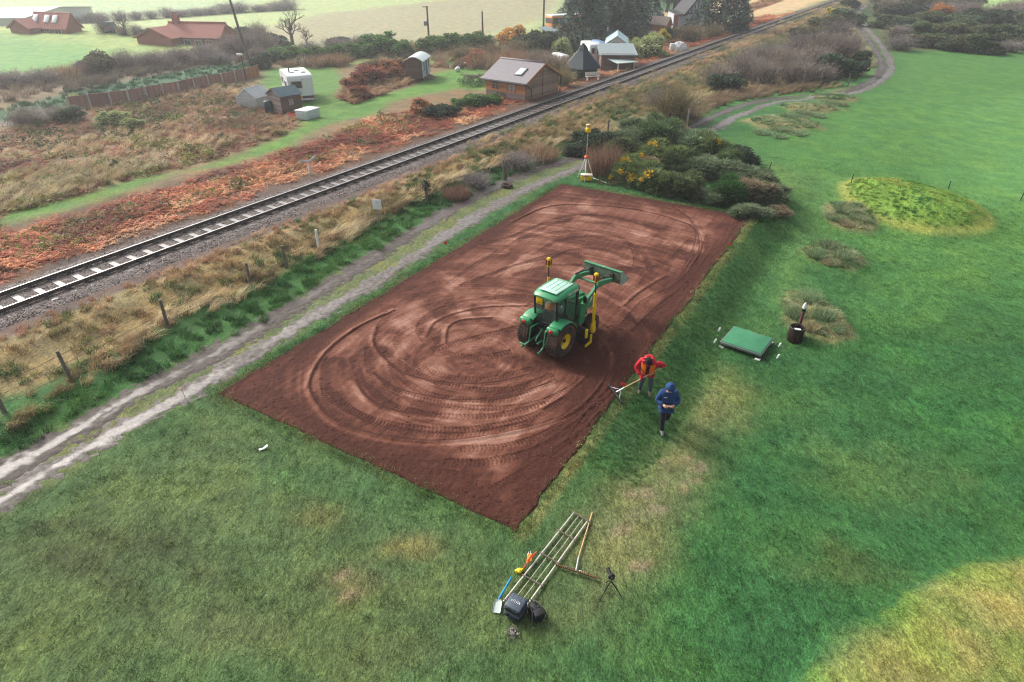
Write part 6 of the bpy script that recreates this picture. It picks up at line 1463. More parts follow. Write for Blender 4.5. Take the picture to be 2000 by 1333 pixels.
# garden shed
shed, sw_, sd_, srf = gable('garden_shed', 'small brown timber shed with blue-green felt roof beside the glasshouse', 'shed', (553, 225), (592, 217), (524, 219), 1.85, 2.5, BOARDD, FELT, .14, .05)
boards(shed, sw_, 0, 1.85, -.02, 0, 0, BOARDD, 13)
Ml = Matrix.Rotation(PI / 2, 4, 'Z') @ Matrix.Rotation(PI, 4, 'Z')
Ml = Matrix.Translation((0, sd_, 0)) @ Matrix.Rotation(-PI / 2, 4, 'Z')
boards(shed, sd_, 0, 2.45, -.02, 0, 0, BOARDG, 16, Ml, lambda z: (0, sd_) if z < 1.85 else ((z - 1.85) / .65 * sd_ / 2, sd_ - (z - 1.85) / .65 * sd_ / 2))
win(shed, sw_ * .48, -.04, 1.15, .55, .75, 0, BOARDD, mat('curtained_pane', C(196, 182, 170), .5)); mb = MB(); [mb.box((-.16, sd_ / 2 + s * sd_ * .27, 2.5 - .65 * .5 - .02), (.03, sd_ * .62, .10), rx=-s * math.atan(.65 / (sd_ / 2))) for s in (-1, 1)]; mb.build('bargeboard', [BOARDG], srf)
shed.scale.z = .8
# glasshouse
gh, gw_, gd_, _r = gable('glasshouse', 'small aluminium glasshouse left of the brown shed', 'greenhouse', (503, 214), (536, 206), (473, 209), 1.15, 2.05, WWALL, WWALL, .02, .02, wall=False)
bpy.data.objects.remove(_r)
GHG = glass('greenhouse_glass', (.9, .95, .95), .5, .1, .75)
def ghpane(q, nm='pane'): MB().slab(q, .008).build(nm, [GHG], gh)
nx = 4
for i in range(nx):
    x0, x1 = gw_ * i / nx + .02, gw_ * (i + 1) / nx - .02
    ghpane([(x0, 0, 0), (x1, 0, 0), (x1, 0, 1.13), (x0, 0, 1.13)]); ghpane([(x0, gd_, 0), (x1, gd_, 0), (x1, gd_, 1.13), (x0, gd_, 1.13)]); ghpane([(x0, -.02, 1.17), (x1, -.02, 1.17), (x1, gd_ / 2 - .02, 2.03), (x0, gd_ / 2 - .02, 2.03)]); ghpane([(x0, gd_ / 2 + .02, 2.03), (x1, gd_ / 2 + .02, 2.03), (x1, gd_ + .02, 1.17), (x0, gd_ + .02, 1.17)])
for x in (0, gw_):
    for i in range(3): y0, y1 = gd_ * i / 3 + .02, gd_ * (i + 1) / 3 - .02; h = lambda y: 1.13 + .88 * (1 - abs(y - gd_ / 2) / (gd_ / 2)); ghpane([(x, y0, 0), (x, y1, 0), (x, y1, h(y1)), (x, y0, h(y0))])
mb = MB()
for i in range(nx + 1):
    x = gw_ * i / nx
    for a, b in (((x, 0, 0), (x, 0, 1.15)), ((x, gd_, 0), (x, gd_, 1.15)), ((x, 0, 1.15), (x, gd_ / 2, 2.05)), ((x, gd_, 1.15), (x, gd_ / 2, 2.05))): mb.cyl(a, b, .022, n=6)
for z, y in ((1.15, 0), (1.15, gd_), (2.05, gd_ / 2), (.02, 0), (.02, gd_)): mb.cyl((0, y, z), (gw_, y, z), .026, n=6)
for x in (0, gw_): mb.cyl((x, 0, 1.15), (x, gd_, 1.15), .022, n=6); mb.cyl((x, gd_ / 3, 0), (x, gd_ / 3, 1.7), .02, n=6); mb.cyl((x, gd_ * .67, 0), (x, gd_ * .67, 1.7), .02, n=6)
mb.build('glazing_frame', [ALU], gh)
mb = MB(); [mb.box((gw_ * .5, gd_ - .3, .6), (gw_ * .8, .45, .04))]; [mb.box((gw_ * x, gd_ - .3, .3), (.05, .4, .6)) for x in (.15, .85)]; mb.build('bench', [ALU], gh)
gh.scale.z = .85
# motorhome
o, ang, w, d = base3((569, 204), (617, 199), (549, 193)); mhome = thing('motorhome', 'white high-roofed motorhome parked tail-on behind the brown shed', 'motorhome', o, ang); w = min(w, 2.9); d = max(4.5, min(d, 6.5))
MHW = mat('motorhome_white', C(226, 230, 228), .35, 0, .04, 3, dirt=C(170, 172, 160), dirt_amt=.05)
mb = MB(); prof = [(0, .75), (0, 2.55), (.10, 2.82), (.40, 2.95), (d - .5, 2.98), (d + .1, 2.85), (d + .35, 2.45), (d + .25, 2.05), (d - .1, 1.95), (d - .1, .75)]; mb.prism(prof, 0, w); mb.prism([(0, .38), (0, .75), (d - .1, .75), (d - .1, .55)], .06, w - .06, 1); mb.prism([(d - .1, .5), (d - .1, 1.9), (d + .5, 1.35), (d + 1.1, 1.15), (d + 1.15, .5)], .15, w - .15, 0)
mb.build('body', [MHW, mat('skirt_dark', C(88, 78, 84), .5)], mhome)
win(mhome, w * .34, -.03, 1.95, .95, .72, 0, mat('grey_frame', C(150, 154, 154), .4), mat('brown_window', C(74, 58, 54), .15, spec=.6), 0); win(mhome, -.03, d * .28, 1.9, .85, .62, -PI / 2, MATS['grey_frame'], MATS['brown_window'], 0); win(mhome, -.03, d * .72, 2.0, .5, .7, -PI / 2, MATS['grey_frame'], PANEW, 0)
mb = MB(); mb.box((-.02, d * .52, 1.55), (.03, .65, 1.75)); mb.build('door', [mat('door_white', C(206, 210, 210), .4)], mhome)
MB().rbox((w * .36, -.03, .62), (.62, .03, .15), .01).build('number_plate', [YEL2], mhome)
for x in (.12, .86): MB().rbox((w * x, -.03, .66), (.26, .03, .14), .01).build('tail_light', [RED], mhome)
MB().rbox((w * .58, -.02, 2.42), (.12, .03, .06), .01).build('marker_light', [RED], mhome); MB().box((w * .5, -.06, .40), (w * .9, .10, .14)).build('bumper', [MHW], mhome)
for x, y in ((.3, .25), (.55, .45), (.75, .2)): MB().rbox((w * x, d * y + .3, 3.0), (.42, .42, .08), .03).build('roof_vent', [mat('vent_grey', C(150, 146, 146), .5)], mhome)
MB().cyl((w * .22, d * .35, 2.9), (w * .22, d * .35, 3.5), .06, n=8).build('flue', [DSTEEL], mhome)
for x in (.12, w - .12):
    for y in (1.3, d - .2): mb = MB(); mb.lathe([(.18, -.1), (.30, -.1), (.34, 0), (.30, .1), (.18, .1)], (x, y, .34), 'X', 18, close=True); mb.build('wheel', [TYR], mhome)
mhome.scale.z = .82
# white tank / freezer
o, ang, w, d = base3((601, 236), (627, 229), (591, 231)); ib = thing('storage_tank', 'low white plastic storage box with grey ribbed side near the shed', 'storage box', o, ang)
mb = MB(); mb.rbox((w / 2, d / 2, .38), (w, d, .66), .05); [mb.rbox((0.0, d * (k + .5) / 5, .36), (.04, d * .08, .54), .01) for k in range(5)]; mb.build('box_body', [mat('frosted_plastic', C(188, 202, 204), .4)], ib); MB().rbox((w / 2, d / 2, .74), (w + .06, d + .06, .09), .03).build('lid', [WHITE], ib); mb = MB(); [mb.box((w / 2, d * f, .03), (w, .12, .06)) for f in (.1, .5, .9)]; mb.build('pallet', [BOARDG], ib)
# water butt, pumpkins, pots
p = G(526, 221); wbt = thing('water_butt', 'dark green barrel-shaped water butt at the shed corner', 'water butt', p); MB().lathe([(.001, 0), (.26, 0), (.33, .3), (.34, .55), (.29, .85), (.27, .92)], n=18).build('barrel', [mat('dark_teal_plastic', C(26, 58, 66), .4)], wbt); MB().lathe([(.31, .92), (.31, .96), (.1, 1.0), (.001, 1.0)], n=18).build('lid', [MATS['dark_teal_plastic']], wbt)
for px, py, lb_, h_ in ((501, 211, 'orange round tub at the front corner of the glasshouse', .0), (516, 206, 'orange tub hanging between glasshouse and shed', .45)):
    p = G(px, py); t = thing('orange_tub', lb_, 'tub', (p[0], p[1], p[2] + h_), 0, 'orange tubs by the glasshouse'); MB().lathe([(.001, 0), (.2, .02), (.28, .18), (.27, .34), (.22, .42), (.18, .36)], n=16).build('tub_body', [mat('orange_tub', C(238, 140, 78), .5)], t)
p = G(571, 230); t = thing('red_crate', 'red plastic crate against the long side of the brown shed', 'crate', p, .4); mb = MB(); mb.rbox((0, 0, .02), (.62, .42, .04), .01)
for s in (-1, 1): mb.rbox((0, s * .2, .2), (.62, .03, .36), .01); mb.rbox((s * .3, 0, .2), (.03, .38, .36), .01)
mb.build('crate_shell', [mat('red_plastic', C(206, 74, 56), .5)], t); V, F, T = clump_leaves(40, .25, .3, .14); obj('pot_plant', mesh_np('pot_plant', np.array(V) + np.array([0, 0, .25]), np.array(F), leafmat('dead_leaf', C(90, 52, 40), C(160, 80, 60)), {'tone': ('FACE', 'FLOAT', T)}), t)
p = G(585, 228); t = thing('wheelbarrow', 'upturned black wheelbarrow leaning on the shed wall', 'wheelbarrow', p, .9); mb = MB(); mb.prism([(-.35, .12), (.35, .2), (.45, .5), (-.45, .42)], -.28, .28); mb.build('tray', [BLK], t)
for s in (-1, 1): MB().tube([(s * .2, .5, .2), (s * .24, -.2, .25), (s * .28, -.75, .5)], .02).build('handle', [DSTEEL], t)
mb = MB(); mb.lathe([(.08, -.04), (.18, -.05), (.2, 0), (.18, .05), (.08, .04)], (0, .55, .2), 'X', 16, close=True); mb.build('wheel', [TYR], t)
# cart wheel
p = G(594, 131); t = thing('cart_wheel', 'old pale spoked cart wheel leaning in the scrub above the motorhome', 'cart wheel', p, .35); r_ = .72
mb = MB(); mb.lathe([(r_ - .09, -.05), (r_, -.05), (r_, .05), (r_ - .09, .05)], (0, 0, r_), 'Y', 28, close=True); ro_ = mb.build('rim', [BOARDG], t); mb = MB(); mb.cyl((0, -.12, r_), (0, .12, r_), .13, n=14); mb.build('hub', [mat('pale_hub', C(206, 200, 196), .6)], t)
for k in range(12): a = k * PI / 6; MB().cyl((.1 * math.cos(a), 0, r_ + .1 * math.sin(a)), ((r_ - .08) * math.cos(a), 0, r_ + (r_ - .08) * math.sin(a)), .03, n=6).build('spoke', [MATS['pale_hub']], t)
# panel fence with concrete posts
PXF = [(139, 216), (179, 211), (219, 205), (254, 201), (289, 194), (320, 188), (352, 182), (381, 175), (409, 170), (436, 166), (461, 160), (485, 154), (506, 148)]
pw = [Vector(G(*p)) for p in PXF]; pf = thing('panel_fence', 'long brown panel fence with pale concrete posts along the sunken lane', 'fence', pw[0]); f0 = pw[0].copy()
CONC = mat('concrete_post', C(178, 176, 170), .8, 0, .1, 5); slc = {}
FENW = [mat('fence_slat_a', C(156, 122, 106), .8, 0, .2, 5, .15), mat('fence_slat_b', C(140, 108, 96), .8, 0, .2, 5, .15), mat('fence_slat_c', C(168, 130, 110), .8, 0, .2, 5, .15)]
for i, p in enumerate(pw):
    MB().box((p - f0) + Vector((0, 0, .72)), (.12, .12, 1.75)).build('post', [CONC if i < 11 else BOARDO], pf)
    if i == len(pw) - 1: break
    q = pw[i + 1]; dv = q - p; L_ = math.hypot(dv.x, dv.y); ang = math.atan2(dv.y, dv.x); mid = (p + q) / 2 - f0
    mb = MB(); mb.box((0, 0, 1.52), (L_ - .12, .07, .04)); mb.box((0, 0, .06), (L_ - .12, .05, .10)); pn = mb.build('fence_panel', [FENW[1]], pf, mid + Vector((0, 0, -.03)), ang)
    mt = FENW[R.randrange(3)] if i < 11 else BOARDO
    for k in range(9): MB().box((0, R.uniform(-.004, .004), 0), (L_ - .13, .016, .17), rx=-.1).build('slat', [mt], pn, (0, 0, .19 + k * .155))
    for s in (-.34, 0, .34): MB().box((0, 0, 0), (.05, .05, 1.4)).build('batten', [FENW[1]], pn, (s * L_, -.035, .8))
pf.scale.z = .74
p = G(481, 158); t = thing('garden_lamp', 'white-shaded lamp on a black post at the panel fence end', 'lamp', p); MB().cyl((0, 0, 0), (0, 0, 2.5), .05, n=8).build('post', [BLK], t); MB().rbox((-.15, 0, 2.55), (.6, .3, .16), .05).build('lamp_shade', [WHITE], t)
# shepherd's hut
o, ang, w, d = base3((794, 161), (827, 160), (808, 148)); d = min(max(d, 3.4), 4.6); hut = thing('shepherd_hut', 'shepherd hut on wheels with curved pale roof and blue door', 'hut', o, ang); h0, h1, h2 = .55, 2.5, 2.95
arc = [(w * f, h1 + (h2 - h1) * math.sin(PI * f)) for f in [i / 12 for i in range(13)]]
mb = MB(); mb.prism([(0, h0)] + [(w, h0)] + arc[::-1], 0, d, axis='Y'); mb.build('wall', [BOARDD], hut)
boards(hut, w, h0, h1 + .1, -.02, 0, 0, BOARDD, 13); mb = MB()
ro = [(w * f * 1.0 + (f - .5) * .35, h1 - .04 + (h2 - h1 + .08) * math.sin(PI * f)) for f in [i / 14 for i in range(15)]]; mb.prism(ro + [(x, z + .06) for x, z in ro[::-1]], -.2, d + .2, axis='Y', smooth=False); mb.build('roof', [mat('pale_tin', C(206, 218, 216), .4, .2, .05, 4)], hut)
Mr = Matrix.Translation((w, 0, 0)) @ Matrix.Rotation(PI / 2, 4, 'Z'); LBL = mat('pale_blue_board', C(172, 186, 196), .6, 0, .08, 4)
boards(hut, d, h0, h1, -.02, 0, 0, LBL, 12, Mr)
for y, ww_, z0_, z1_, m_ in ((d * .2, .45, 1.35, 2.25, PANEW), (d * .5, .75, .6, 2.3, mat('blue_door', C(52, 92, 120), .5)), (d * .82, .45, 1.35, 2.25, PANEW)): MB().box((w + .05, y, (z0_ + z1_) / 2), (.03, ww_, z1_ - z0_)).build('door' if m_ is not PANEW else 'window', [m_], hut)
for x in (.1, w - .1):
    for y in (.5, d - .5): MB().lathe([(.12, -.05), (.26, -.05), (.26, .05), (.12, .05)], (x, y, .28), 'X', 16, close=True).build('wheel', [DSTEEL], hut)
mb = MB(); [mb.box((w + .25 + .26 * k, d * .5, .48 - .17 * k), (.26, .8, .05)) for k in range(3)]; [mb.box((w + .45, d * .5 + s * .42, .25), (.8, .04, .4), ry=.5) for s in (-1, 1)]; mb.build('step', [BOARDG], hut)
mb = MB(); mb.box((w / 2, d / 2, .48), (w * .9, d * .95, .12)); mb.build('underframe', [DSTEEL], hut)
hut.scale.z = .82; hut.rotation_euler.z -= .14
for px, py, r_, lb_ in ((893, 141, .8, 'crumpled white bag on the lawn edge right of the hut'), (907, 129, .6, 'small white bag in the scrub far right of the hut')):
    p = G(px, py); t = thing('white_bag', lb_, 'bag', p); b_ = skin('bag_body', [(-.3 * r_, 0, .22 * r_), (.1 * r_, 0, .42 * r_), (.45 * r_, .1, .25 * r_)], [(0, 1), (1, 2)], [.3 * r_, .4 * r_, .3 * r_], WHITE, t, 2)
    for v in b_.data.vertices: v.co += Vector((R.gauss(0, .03), R.gauss(0, .03), R.gauss(0, .03)))
p = G(925, 165); t = thing('log_pile', 'grassy heap with bare branches lying on it left of the barn', 'brush heap', p)
mb = MB(); [mb.tube([(R.uniform(-1.5, 1.5), R.uniform(-1, 1), .4 + R.uniform(-.2, .2)), (R.uniform(-.6, .6), R.uniform(-.5, .5), .8), (R.uniform(-1.8, 1.8), R.uniform(-1, 1), .9)], R.uniform(.015, .04), 5) for _ in range(26)]; mb.build('branch', [OLDW], t)
V, F, T = clump_leaves(420, 1.7, .9, .22); obj('grass_cover', mesh_np('grass_cover', np.array(V), np.array(F), leafmat('heap_grass', C(58, 96, 50), C(112, 140, 80)), {'tone': ('FACE', 'FLOAT', T)}), t)
# hexagonal barbecue hut
p = G(1136, 153); bq = thing('barbecue_hut', 'dark green hexagonal timber hut with tall pointed roof and capped chimney', 'hut', p, .2)
TEAL = mat('dark_teal_roof', C(24, 44, 52), .6, 0, .12, 5); DG = mat('dark_green_board', C(30, 58, 46), .7, 0, .15, 5)
def hexp(r_, z): return [(r_ * math.cos(k * PI / 3 + .26), r_ * math.sin(k * PI / 3 + .26), z) for k in range(6)]
mb = MB()
for a, b in ((hexp(1.75, -.2), hexp(1.75, 1.5)),): mb.add(a + b, [(k, (k + 1) % 6, 6 + (k + 1) % 6, 6 + k) for k in range(6)])
mb.build('wall', [DG], bq)
for k in range(6):
    a_, b_ = hexp(1.77, 0)[k], hexp(1.77, 0)[(k + 1) % 6]; m_ = ((a_[0] + b_[0]) / 2, (a_[1] + b_[1]) / 2); L_ = math.hypot(a_[0] - b_[0], a_[1] - b_[1]); ang = math.atan2(b_[1] - a_[1], b_[0] - a_[0])
    for i in range(7): MB().box((0, 0, 0), (L_, .05, .20), rx=.05).build('board', [DG], bq, (m_[0], m_[1], .1 + i * .205), ang)
mb = MB(); rings = [hexp(2.25, 1.42), hexp(2.2, 1.5), hexp(1.25, 2.6), hexp(.55, 3.5), hexp(.5, 3.6)]
for a, b in zip(rings[:-1], rings[1:]): mb.add(a + b, [(k, (k + 1) % 6, 6 + (k + 1) % 6, 6 + k) for k in range(6)])
mb.add(rings[0], [list(range(6))[::-1]]); mb.add(rings[-1], [list(range(6))]); rf = mb.build('roof', [TEAL], bq)
mb = MB(); a, b = hexp(.60, 3.55), hexp(.30, 4.05); mb.add(a + b, [(k, (k + 1) % 6, 6 + (k + 1) % 6, 6 + k) for k in range(6)]); mb.add(b, [list(range(6))]); mb.cyl((0, 0, 4.0), (0, 0, 4.25), .16, n=10); mb.build('chimney', [TEAL], rf)
mb = MB(); mb.rbox((1.62, .9, .85), (.06, .75, 1.55), .01, 0, .55); mb.build('door', [mat('pale_door', C(190, 204, 204), .5)], bq)
mb = MB(); mb.box((0, 0, 0), (1.6, .35, .06)); [mb.box((x, 0, -.2), (.08, .3, .36)) for x in (-.6, .6)]
bq.scale.z = .80
p = G(1158, 158); t = thing('garden_bench', 'pale bench on the grass right of the hexagonal hut', 'bench', p, .3); mb.build('seat', [CREAM], t, (0, 0, .42)); mb = MB(); mb.box((0, .18, .65), (1.6, .05, .3)); mb.build('backrest', [CREAM], t)
p = G(1112, 163); t = thing('garden_bench', 'low slatted bench on the grass left of the hexagonal hut', 'bench', p, .25); mb = MB(); mb.box((0, 0, 0), (1.5, .35, .06)); [mb.box((x, 0, -.2), (.08, .3, .36)) for x in (-.6, .6)]; mb.build('seat', [BOARDG], t, (0, 0, .42))
# hamlet behind
TEALR = mat('pale_teal_roof', C(172, 204, 204), .5, 0, .06, 4); GREYR = mat('grey_sheet_roof', C(136, 150, 152), .5, .1, .1, 4); BRN = mat('brown_brick', C(118, 92, 82), .85, 0, .2, 6)
t, w, d, rf = gable('chalet', 'white chalet with pale teal roof and small gable window', 'chalet', (1182, 117), (1222, 117), (1186, 103), 1.9, 2.7, WWALL, TEALR, .2, .06, along=False); win(t, w * .45, -.04, 1.7, .9, .7); MB().box((w * .85, -.03, 1.0), (.6, .03, 1.6)).build('door', [BOARDD], t)
o, ang, w, d = base3((1173, 139), (1238, 134), (1178, 125)); t = thing('long_hut', 'long low brick hut with grey-green sheet roof behind the bracken', 'hut', o, ang); MB().box((w / 2, d / 2, .8), (w, d, 2.0)).build('wall', [BRN], t); MB().slab([(-.3, -.3, 1.75), (w + .3, -.3, 1.75), (w + .3, d + .3, 2.25), (-.3, d + .3, 2.25)], .08).build('roof', [GREYR], t); win(t, w * .25, -.04, 1.0, 1.2, .9, 0, BOARDD); MB().box((w * .45, -.03, .8), (.8, .04, 1.6)).build('door', [BOARDD], t)
o, ang, w, d = base3((1206, 140), (1240, 136), (1208, 131)); t = thing('canopy', 'small pale canopy on posts in front of the long hut', 'canopy', o, ang)
for x, y in ((.1, .1), (w - .1, .1), (.1, d - .1), (w - .1, d - .1)): MB().cyl((x, y, 0), (x, y, 1.1), .05, n=7).build('post', [WHITE], t)
MB().slab([(-.2, -.2, 1.1), (w + .2, -.2, 1.1), (w + .1, d + .2, 1.5), (.1, d + .2, 1.5)], .07).build('roof', [mat('pale_canopy', C(184, 200, 194), .5)], t)
t, w, d, rf = gable('brick_shed', 'dark-roofed red-brown shed under the conifers', 'shed', (1183, 102), (1212, 101), (1186, 93), 1.5, 2.3, mat('red_brown_wall', C(128, 82, 76), .8), mat('dark_roof', C(62, 74, 76), .7), .2, .07); MB().box((w * .2, -.03, .7), (.6, .04, 1.4)).build('door', [mat('pink_door', C(196, 150, 140), .6)], t); MB().cyl((w * .3, d / 2, 2.2), (w * .3, d / 2, 2.8), .12, n=8).build('chimney', [CREAM], rf)
def caravan(label, A, B, Cc, h, m_, nm='caravan', cat='caravan', group=None):
    o, ang, w, d = base3(A, B, Cc); t = thing(nm, label, cat, o, ang, group); mb = MB(); mb.rbox((w / 2, d / 2, h * .55), (w, d, h * .85), .18); mb.build('body', [m_], t); win(t, w * .3, -.03, h * .68, w * .3, h * .26, 0, MATS['grey_frame'], PANEW, 0); win(t, w * .75, -.03, h * .68, w * .2, h * .26, 0, MATS['grey_frame'], PANEW, 0)
    for x in (.25, .75): MB().lathe([(.1, -.08), (.28, -.08), (.28, .08), (.1, .08)], (w * x, .15, .28), 'Y', 14, close=True).build('wheel', [TYR], t)
    return t
caravan('white caravan half hidden behind the hexagonal hut', (1150, 128), (1172, 127), (1152, 119), 2.4, MHW)
caravan('white flat-topped caravan with blue side left of the chalet', (1168, 114), (1184, 113), (1169, 107), 1.9, mat('blue_white_body', C(128, 156, 190), .4), group=None)
caravan('low pale trailer left of the hexagonal hut roof', (1097, 132), (1112, 131), (1098, 125), 1.4, MHW, 'trailer', 'trailer')
# geodesic dome
p = G(1326, 99); t = thing('garden_dome', 'pale translucent garden dome tent beside the bracken', 'dome', p); r_ = 16.5 * px_m(p)
bm = bmesh.new(); bmesh.ops.create_icosphere(bm, subdivisions=2, radius=r_); bmesh.ops.bisect_plane(bm, geom=bm.verts[:] + bm.edges[:] + bm.faces[:], plane_co=(0, 0, -.1), plane_no=(0, 0, 1), clear_inner=True)
E_ = [(e.verts[0].co.copy(), e.verts[1].co.copy()) for e in bm.edges]; bm.verts.index_update(); me = bpy.data.meshes.new('dome_cover'); bm.to_mesh(me); bm.free(); me.materials.append(glass('dome_film', (.92, .95, .95), .62, .25, .75)); obj('dome_cover', me, t)
mb = MB(); [mb.cyl(a, b, .03, n=5) for a, b in E_]; mb.build('strut', [WHITE], t); MB().rbox((-r_ * .92, -.35, .45), (.6, .6, .9), .15).build('entrance', [WHITE], t)
# cottage with half-timbered gable
o, ang, w, d = base3((1324, 58), (1372, 56), (1326, 50)); t = thing('cottage', 'white cottage with black half-timbered gable between the conifers', 'house', o, ang); BW_ = mat('black_timber', C(38, 38, 42), .7)
mb = MB(); mb.prism([(0, 0), (w, 0), (w, 2.4), (0, 2.4)], 0, d, axis='Y'); mb.prism([(w * .28, 2.4), (w * 1.2, 2.4), (w * .74, 4.9)], .2, d, axis='Y'); mb.build('wall', [mat('cottage_white', C(200, 206, 214), .7, 0, .05, 3)], t)
mb = MB(); [mb.box((w * (.36 + .12 * k), .17, 2.45 + max(.3, 2.1 - abs(k - 3.2) * .62) * .5), (.14, .06, max(.3, 2.1 - abs(k - 3.2) * .62))) for k in range(7)]; mb.box((w * .74, .16, 2.5), (w * .95, .06, .18)); mb.build('timber', [BW_], t)
mb = MB(); mb.slab([(w * .74, -.2, 5.05), (w * .18, -.2, 2.15), (w * .18, d, 2.15), (w * .74, d, 5.05)], .2); mb.slab([(w * 1.3, -.2, 2.15), (w * .74, -.2, 5.05), (w * .74, d, 5.05), (w * 1.3, d, 2.15)], .2); mb.slab([(-.3, -.3, 2.42), (w * .3, -.3, 2.42), (w * .3, d, 2.7), (-.3, d, 2.7)], .15); mb.build('roof', [BW_], t)
win(t, w * .62, -.04, 1.4, 1.4, 1.0, 0, BW_); MB().box((w * -.12, .1, 1.2), (w * .2, .3, 2.4)).build('porch', [mat('pink_brick', C(178, 118, 104), .8)], t)
o, ang, w, d = base3((1311, 72), (1358, 69), (1312, 66)); t = thing('veranda', 'dark boat-shaped veranda balustrade in front of the white cottage', 'veranda', o, ang); MB().prism([(-.2, 1.1), (0, .55), (w, .6), (w + .1, 1.3), (w * .5, .95)], 0, .25, axis='Y').build('balustrade', [mat('navy_screen', C(44, 54, 66), .7)], t); MB().box((w * .55, .3, .2), (w * .9, .3, .7)).build('wall', [mat('orange_brick', C(186, 128, 102), .85)], t)
o, ang, w, d = base3((1251, 72), (1312, 70), (1252, 66)); t = thing('timber_deck', 'raised grey timber deck with a long edge board by the blue van', 'deck', o, ang); MB().box((w / 2, d / 2, .55), (w, d, .12)).build('deck_board', [BOARDG], t)
for k in range(8): MB().box((w * (k + .5) / 8, .1, .25), (.12, .12, .5)).build('post', [BOARDD], t)
mb = MB(); [mb.box((w * (k + .5) / 8, d * .9, 1.1), (w / 9, .05, 1.0)) for k in range(8)]; mb.build('screen', [BOARDD], t)
t, w, d, rf = gable('grey_outbuilding', 'small grey-white outbuilding left of the white cottage', 'outbuilding', (1280, 58), (1294, 57), (1281, 52), 2.0, 2.8, WWALL, GREYR, .2, .08, along=True); MB().box((w * .5, -.03, .9), (.8, .04, 1.5)).build('door', [mat('teal_door', C(70, 120, 110), .6)], t)
t, w, d, rf = gable('timber_lean_to', 'orange timber lean-to beside the veranda', 'lean-to', (1300, 69), (1310, 68), (1301, 63), 1.6, 2.6, BOARDO, BOARDG, .15, .06, along=False)
# vehicles
def vehicle(name, label, cat, A, B, Cc, h, m_, glassy=True):
    o, ang, w, d = base3(A, B, Cc); t = thing(name, label, cat, o, ang); mb = MB(); mb.prism([(0, .35), (0, h * .55), (d * .06, h), (d * .55, h), (d * .72, h * .6), (d, h * .5), (d, .35)], 0, w); mb.build('body', [m_], t)
    MB().box((w / 2, -.02 + d * .03, h * .76), (w * .85, .04, h * .32), rx=-.1).build('window', [PANEW], t); MB().box((-.02, d * .32, h * .78), (.04, d * .4, h * .28)).build('window', [PANEW], t)
    for x in (.05, w - .05):
        for y in (.2, .8): MB().lathe([(.12, -.1), (.3, -.1), (.3, .1), (.12, .1)], (x, d * y, .3), 'X', 14, close=True).build('wheel', [TYR], t)
    for x in (.12, .88): MB().box((w * x, -.03, h * .45), (.18, .04, .2)).build('tail_light', [RED], t)
    return t
vehicle('blue_van', 'small blue van parked under the conifers by the timber deck', 'van', (1236, 70), (1247, 70), (1237, 62), 1.9, mat('blue_paint', C(70, 112, 160), .3))
vehicle('parked_car', 'pale teal car parked right of the big conifer by the track', 'car', (1450, 42), (1463, 41), (1448, 38), 1.6, mat('teal_paint', C(150, 186, 190), .3))
vehicle('parked_car', 'dark car parked between the two red-roofed farmhouses', 'car', (206, 66), (222, 66), (206, 62), 1.6, mat('dark_paint', C(70, 78, 84), .3))
o, ang, w, d = base3((1064, 66), (1081, 67), (1090, 57)); d = min(max(d, 8), 11); w = max(w, 2.3); bus = thing('single_deck_bus', 'orange single-deck bus with white roof half hidden by the conifer', 'bus', o, ang - .42)
BUSO = mat('bus_orange', C(226, 142, 72), .4, 0, .06, 3); mb = MB(); mb.rbox((w / 2, d / 2, 1.55), (w, d, 2.4), .12); mb.build('body', [BUSO], bus); MB().rbox((w / 2, d / 2, 2.8), (w * .98, d * .99, .16), .06).build('roof', [WHITE], bus); MB().box((w / 2, -.02, 2.05), (w * .82, .05, .75)).build('rear_window', [PANEW], bus)
for k in range(6): MB().box((w + .01, d * (k + .5) / 6, 2.05), (.05, d / 6.6, .85)).build('side_window', [PANEW], bus)
for y in (.22, .78): MB().lathe([(.2, -.12), (.48, -.12), (.48, .12), (.2, .12)], (w - .05, d * y, .48), 'X', 16, close=True).build('wheel', [TYR], bus)
for x in (.1, .9): MB().box((w * x, -.03, 1.1), (.2, .05, .3)).build('tail_light', [RED], bus)
o, ang, w, d = base3((1077, 88), (1097, 85), (1078, 80)); t = thing('open_shelter', 'open shelter with curved grey sheet roof below the orange bus', 'shelter', o, ang)
MB().slab([(0, 0, 1.5), (w, 0, 1.6), (w, d, 2.2), (0, d, 2.1)], .08).build('roof', [GREYR], t); [MB().cyl((x, y, 0), (x, y, 1.7), .07, n=6).build('post', [OLDW], t) for x, y in ((.2, .2), (w - .2, .2), (.2, d - .2), (w - .2, d - .2))]
# poles
for px, py, top, lb_ in ((493, 142, 8, 'tall leaning wooden pole rising behind the panel fence'), (838, 82, 21, 'pole with a crossarm and box in front of the ploughed field'), (943, 78, 30, 'plain thin pole at the right end of the green hedge'), (1061, 70, -40, 'tall pole standing beside the orange bus')):
    p = Vector(G(px, py)); H_ = (py - top) * px_m(p) / math.cos(math.radians(8)); t = thing('utility_pole', lb_, 'pole', p, 0, 'utility poles along the far hedges'); ln = -(px - 470) * .0 - (.9 if px == 493 else 0)
    MB().cyl((0, 0, -.2), (ln, 0, H_), .17, .12, 8).build('pole_shaft', [mat('creosoted_pole', C(92, 84, 80), .8)], t)
    if px == 838: MB().box((-.25, 0, H_ - .1), (.9, .12, .1)).build('crossarm', [OLDW], t); MB().rbox((-.35, 0, H_ * .52), (.5, .4, .6), .05).build('transformer', [mat('box_grey', C(120, 128, 130), .5)], t)
    else: MB().cyl((ln, 0, H_), (ln, 0, H_ + .15), .06, n=6).build('cap', [DSTEEL], t)
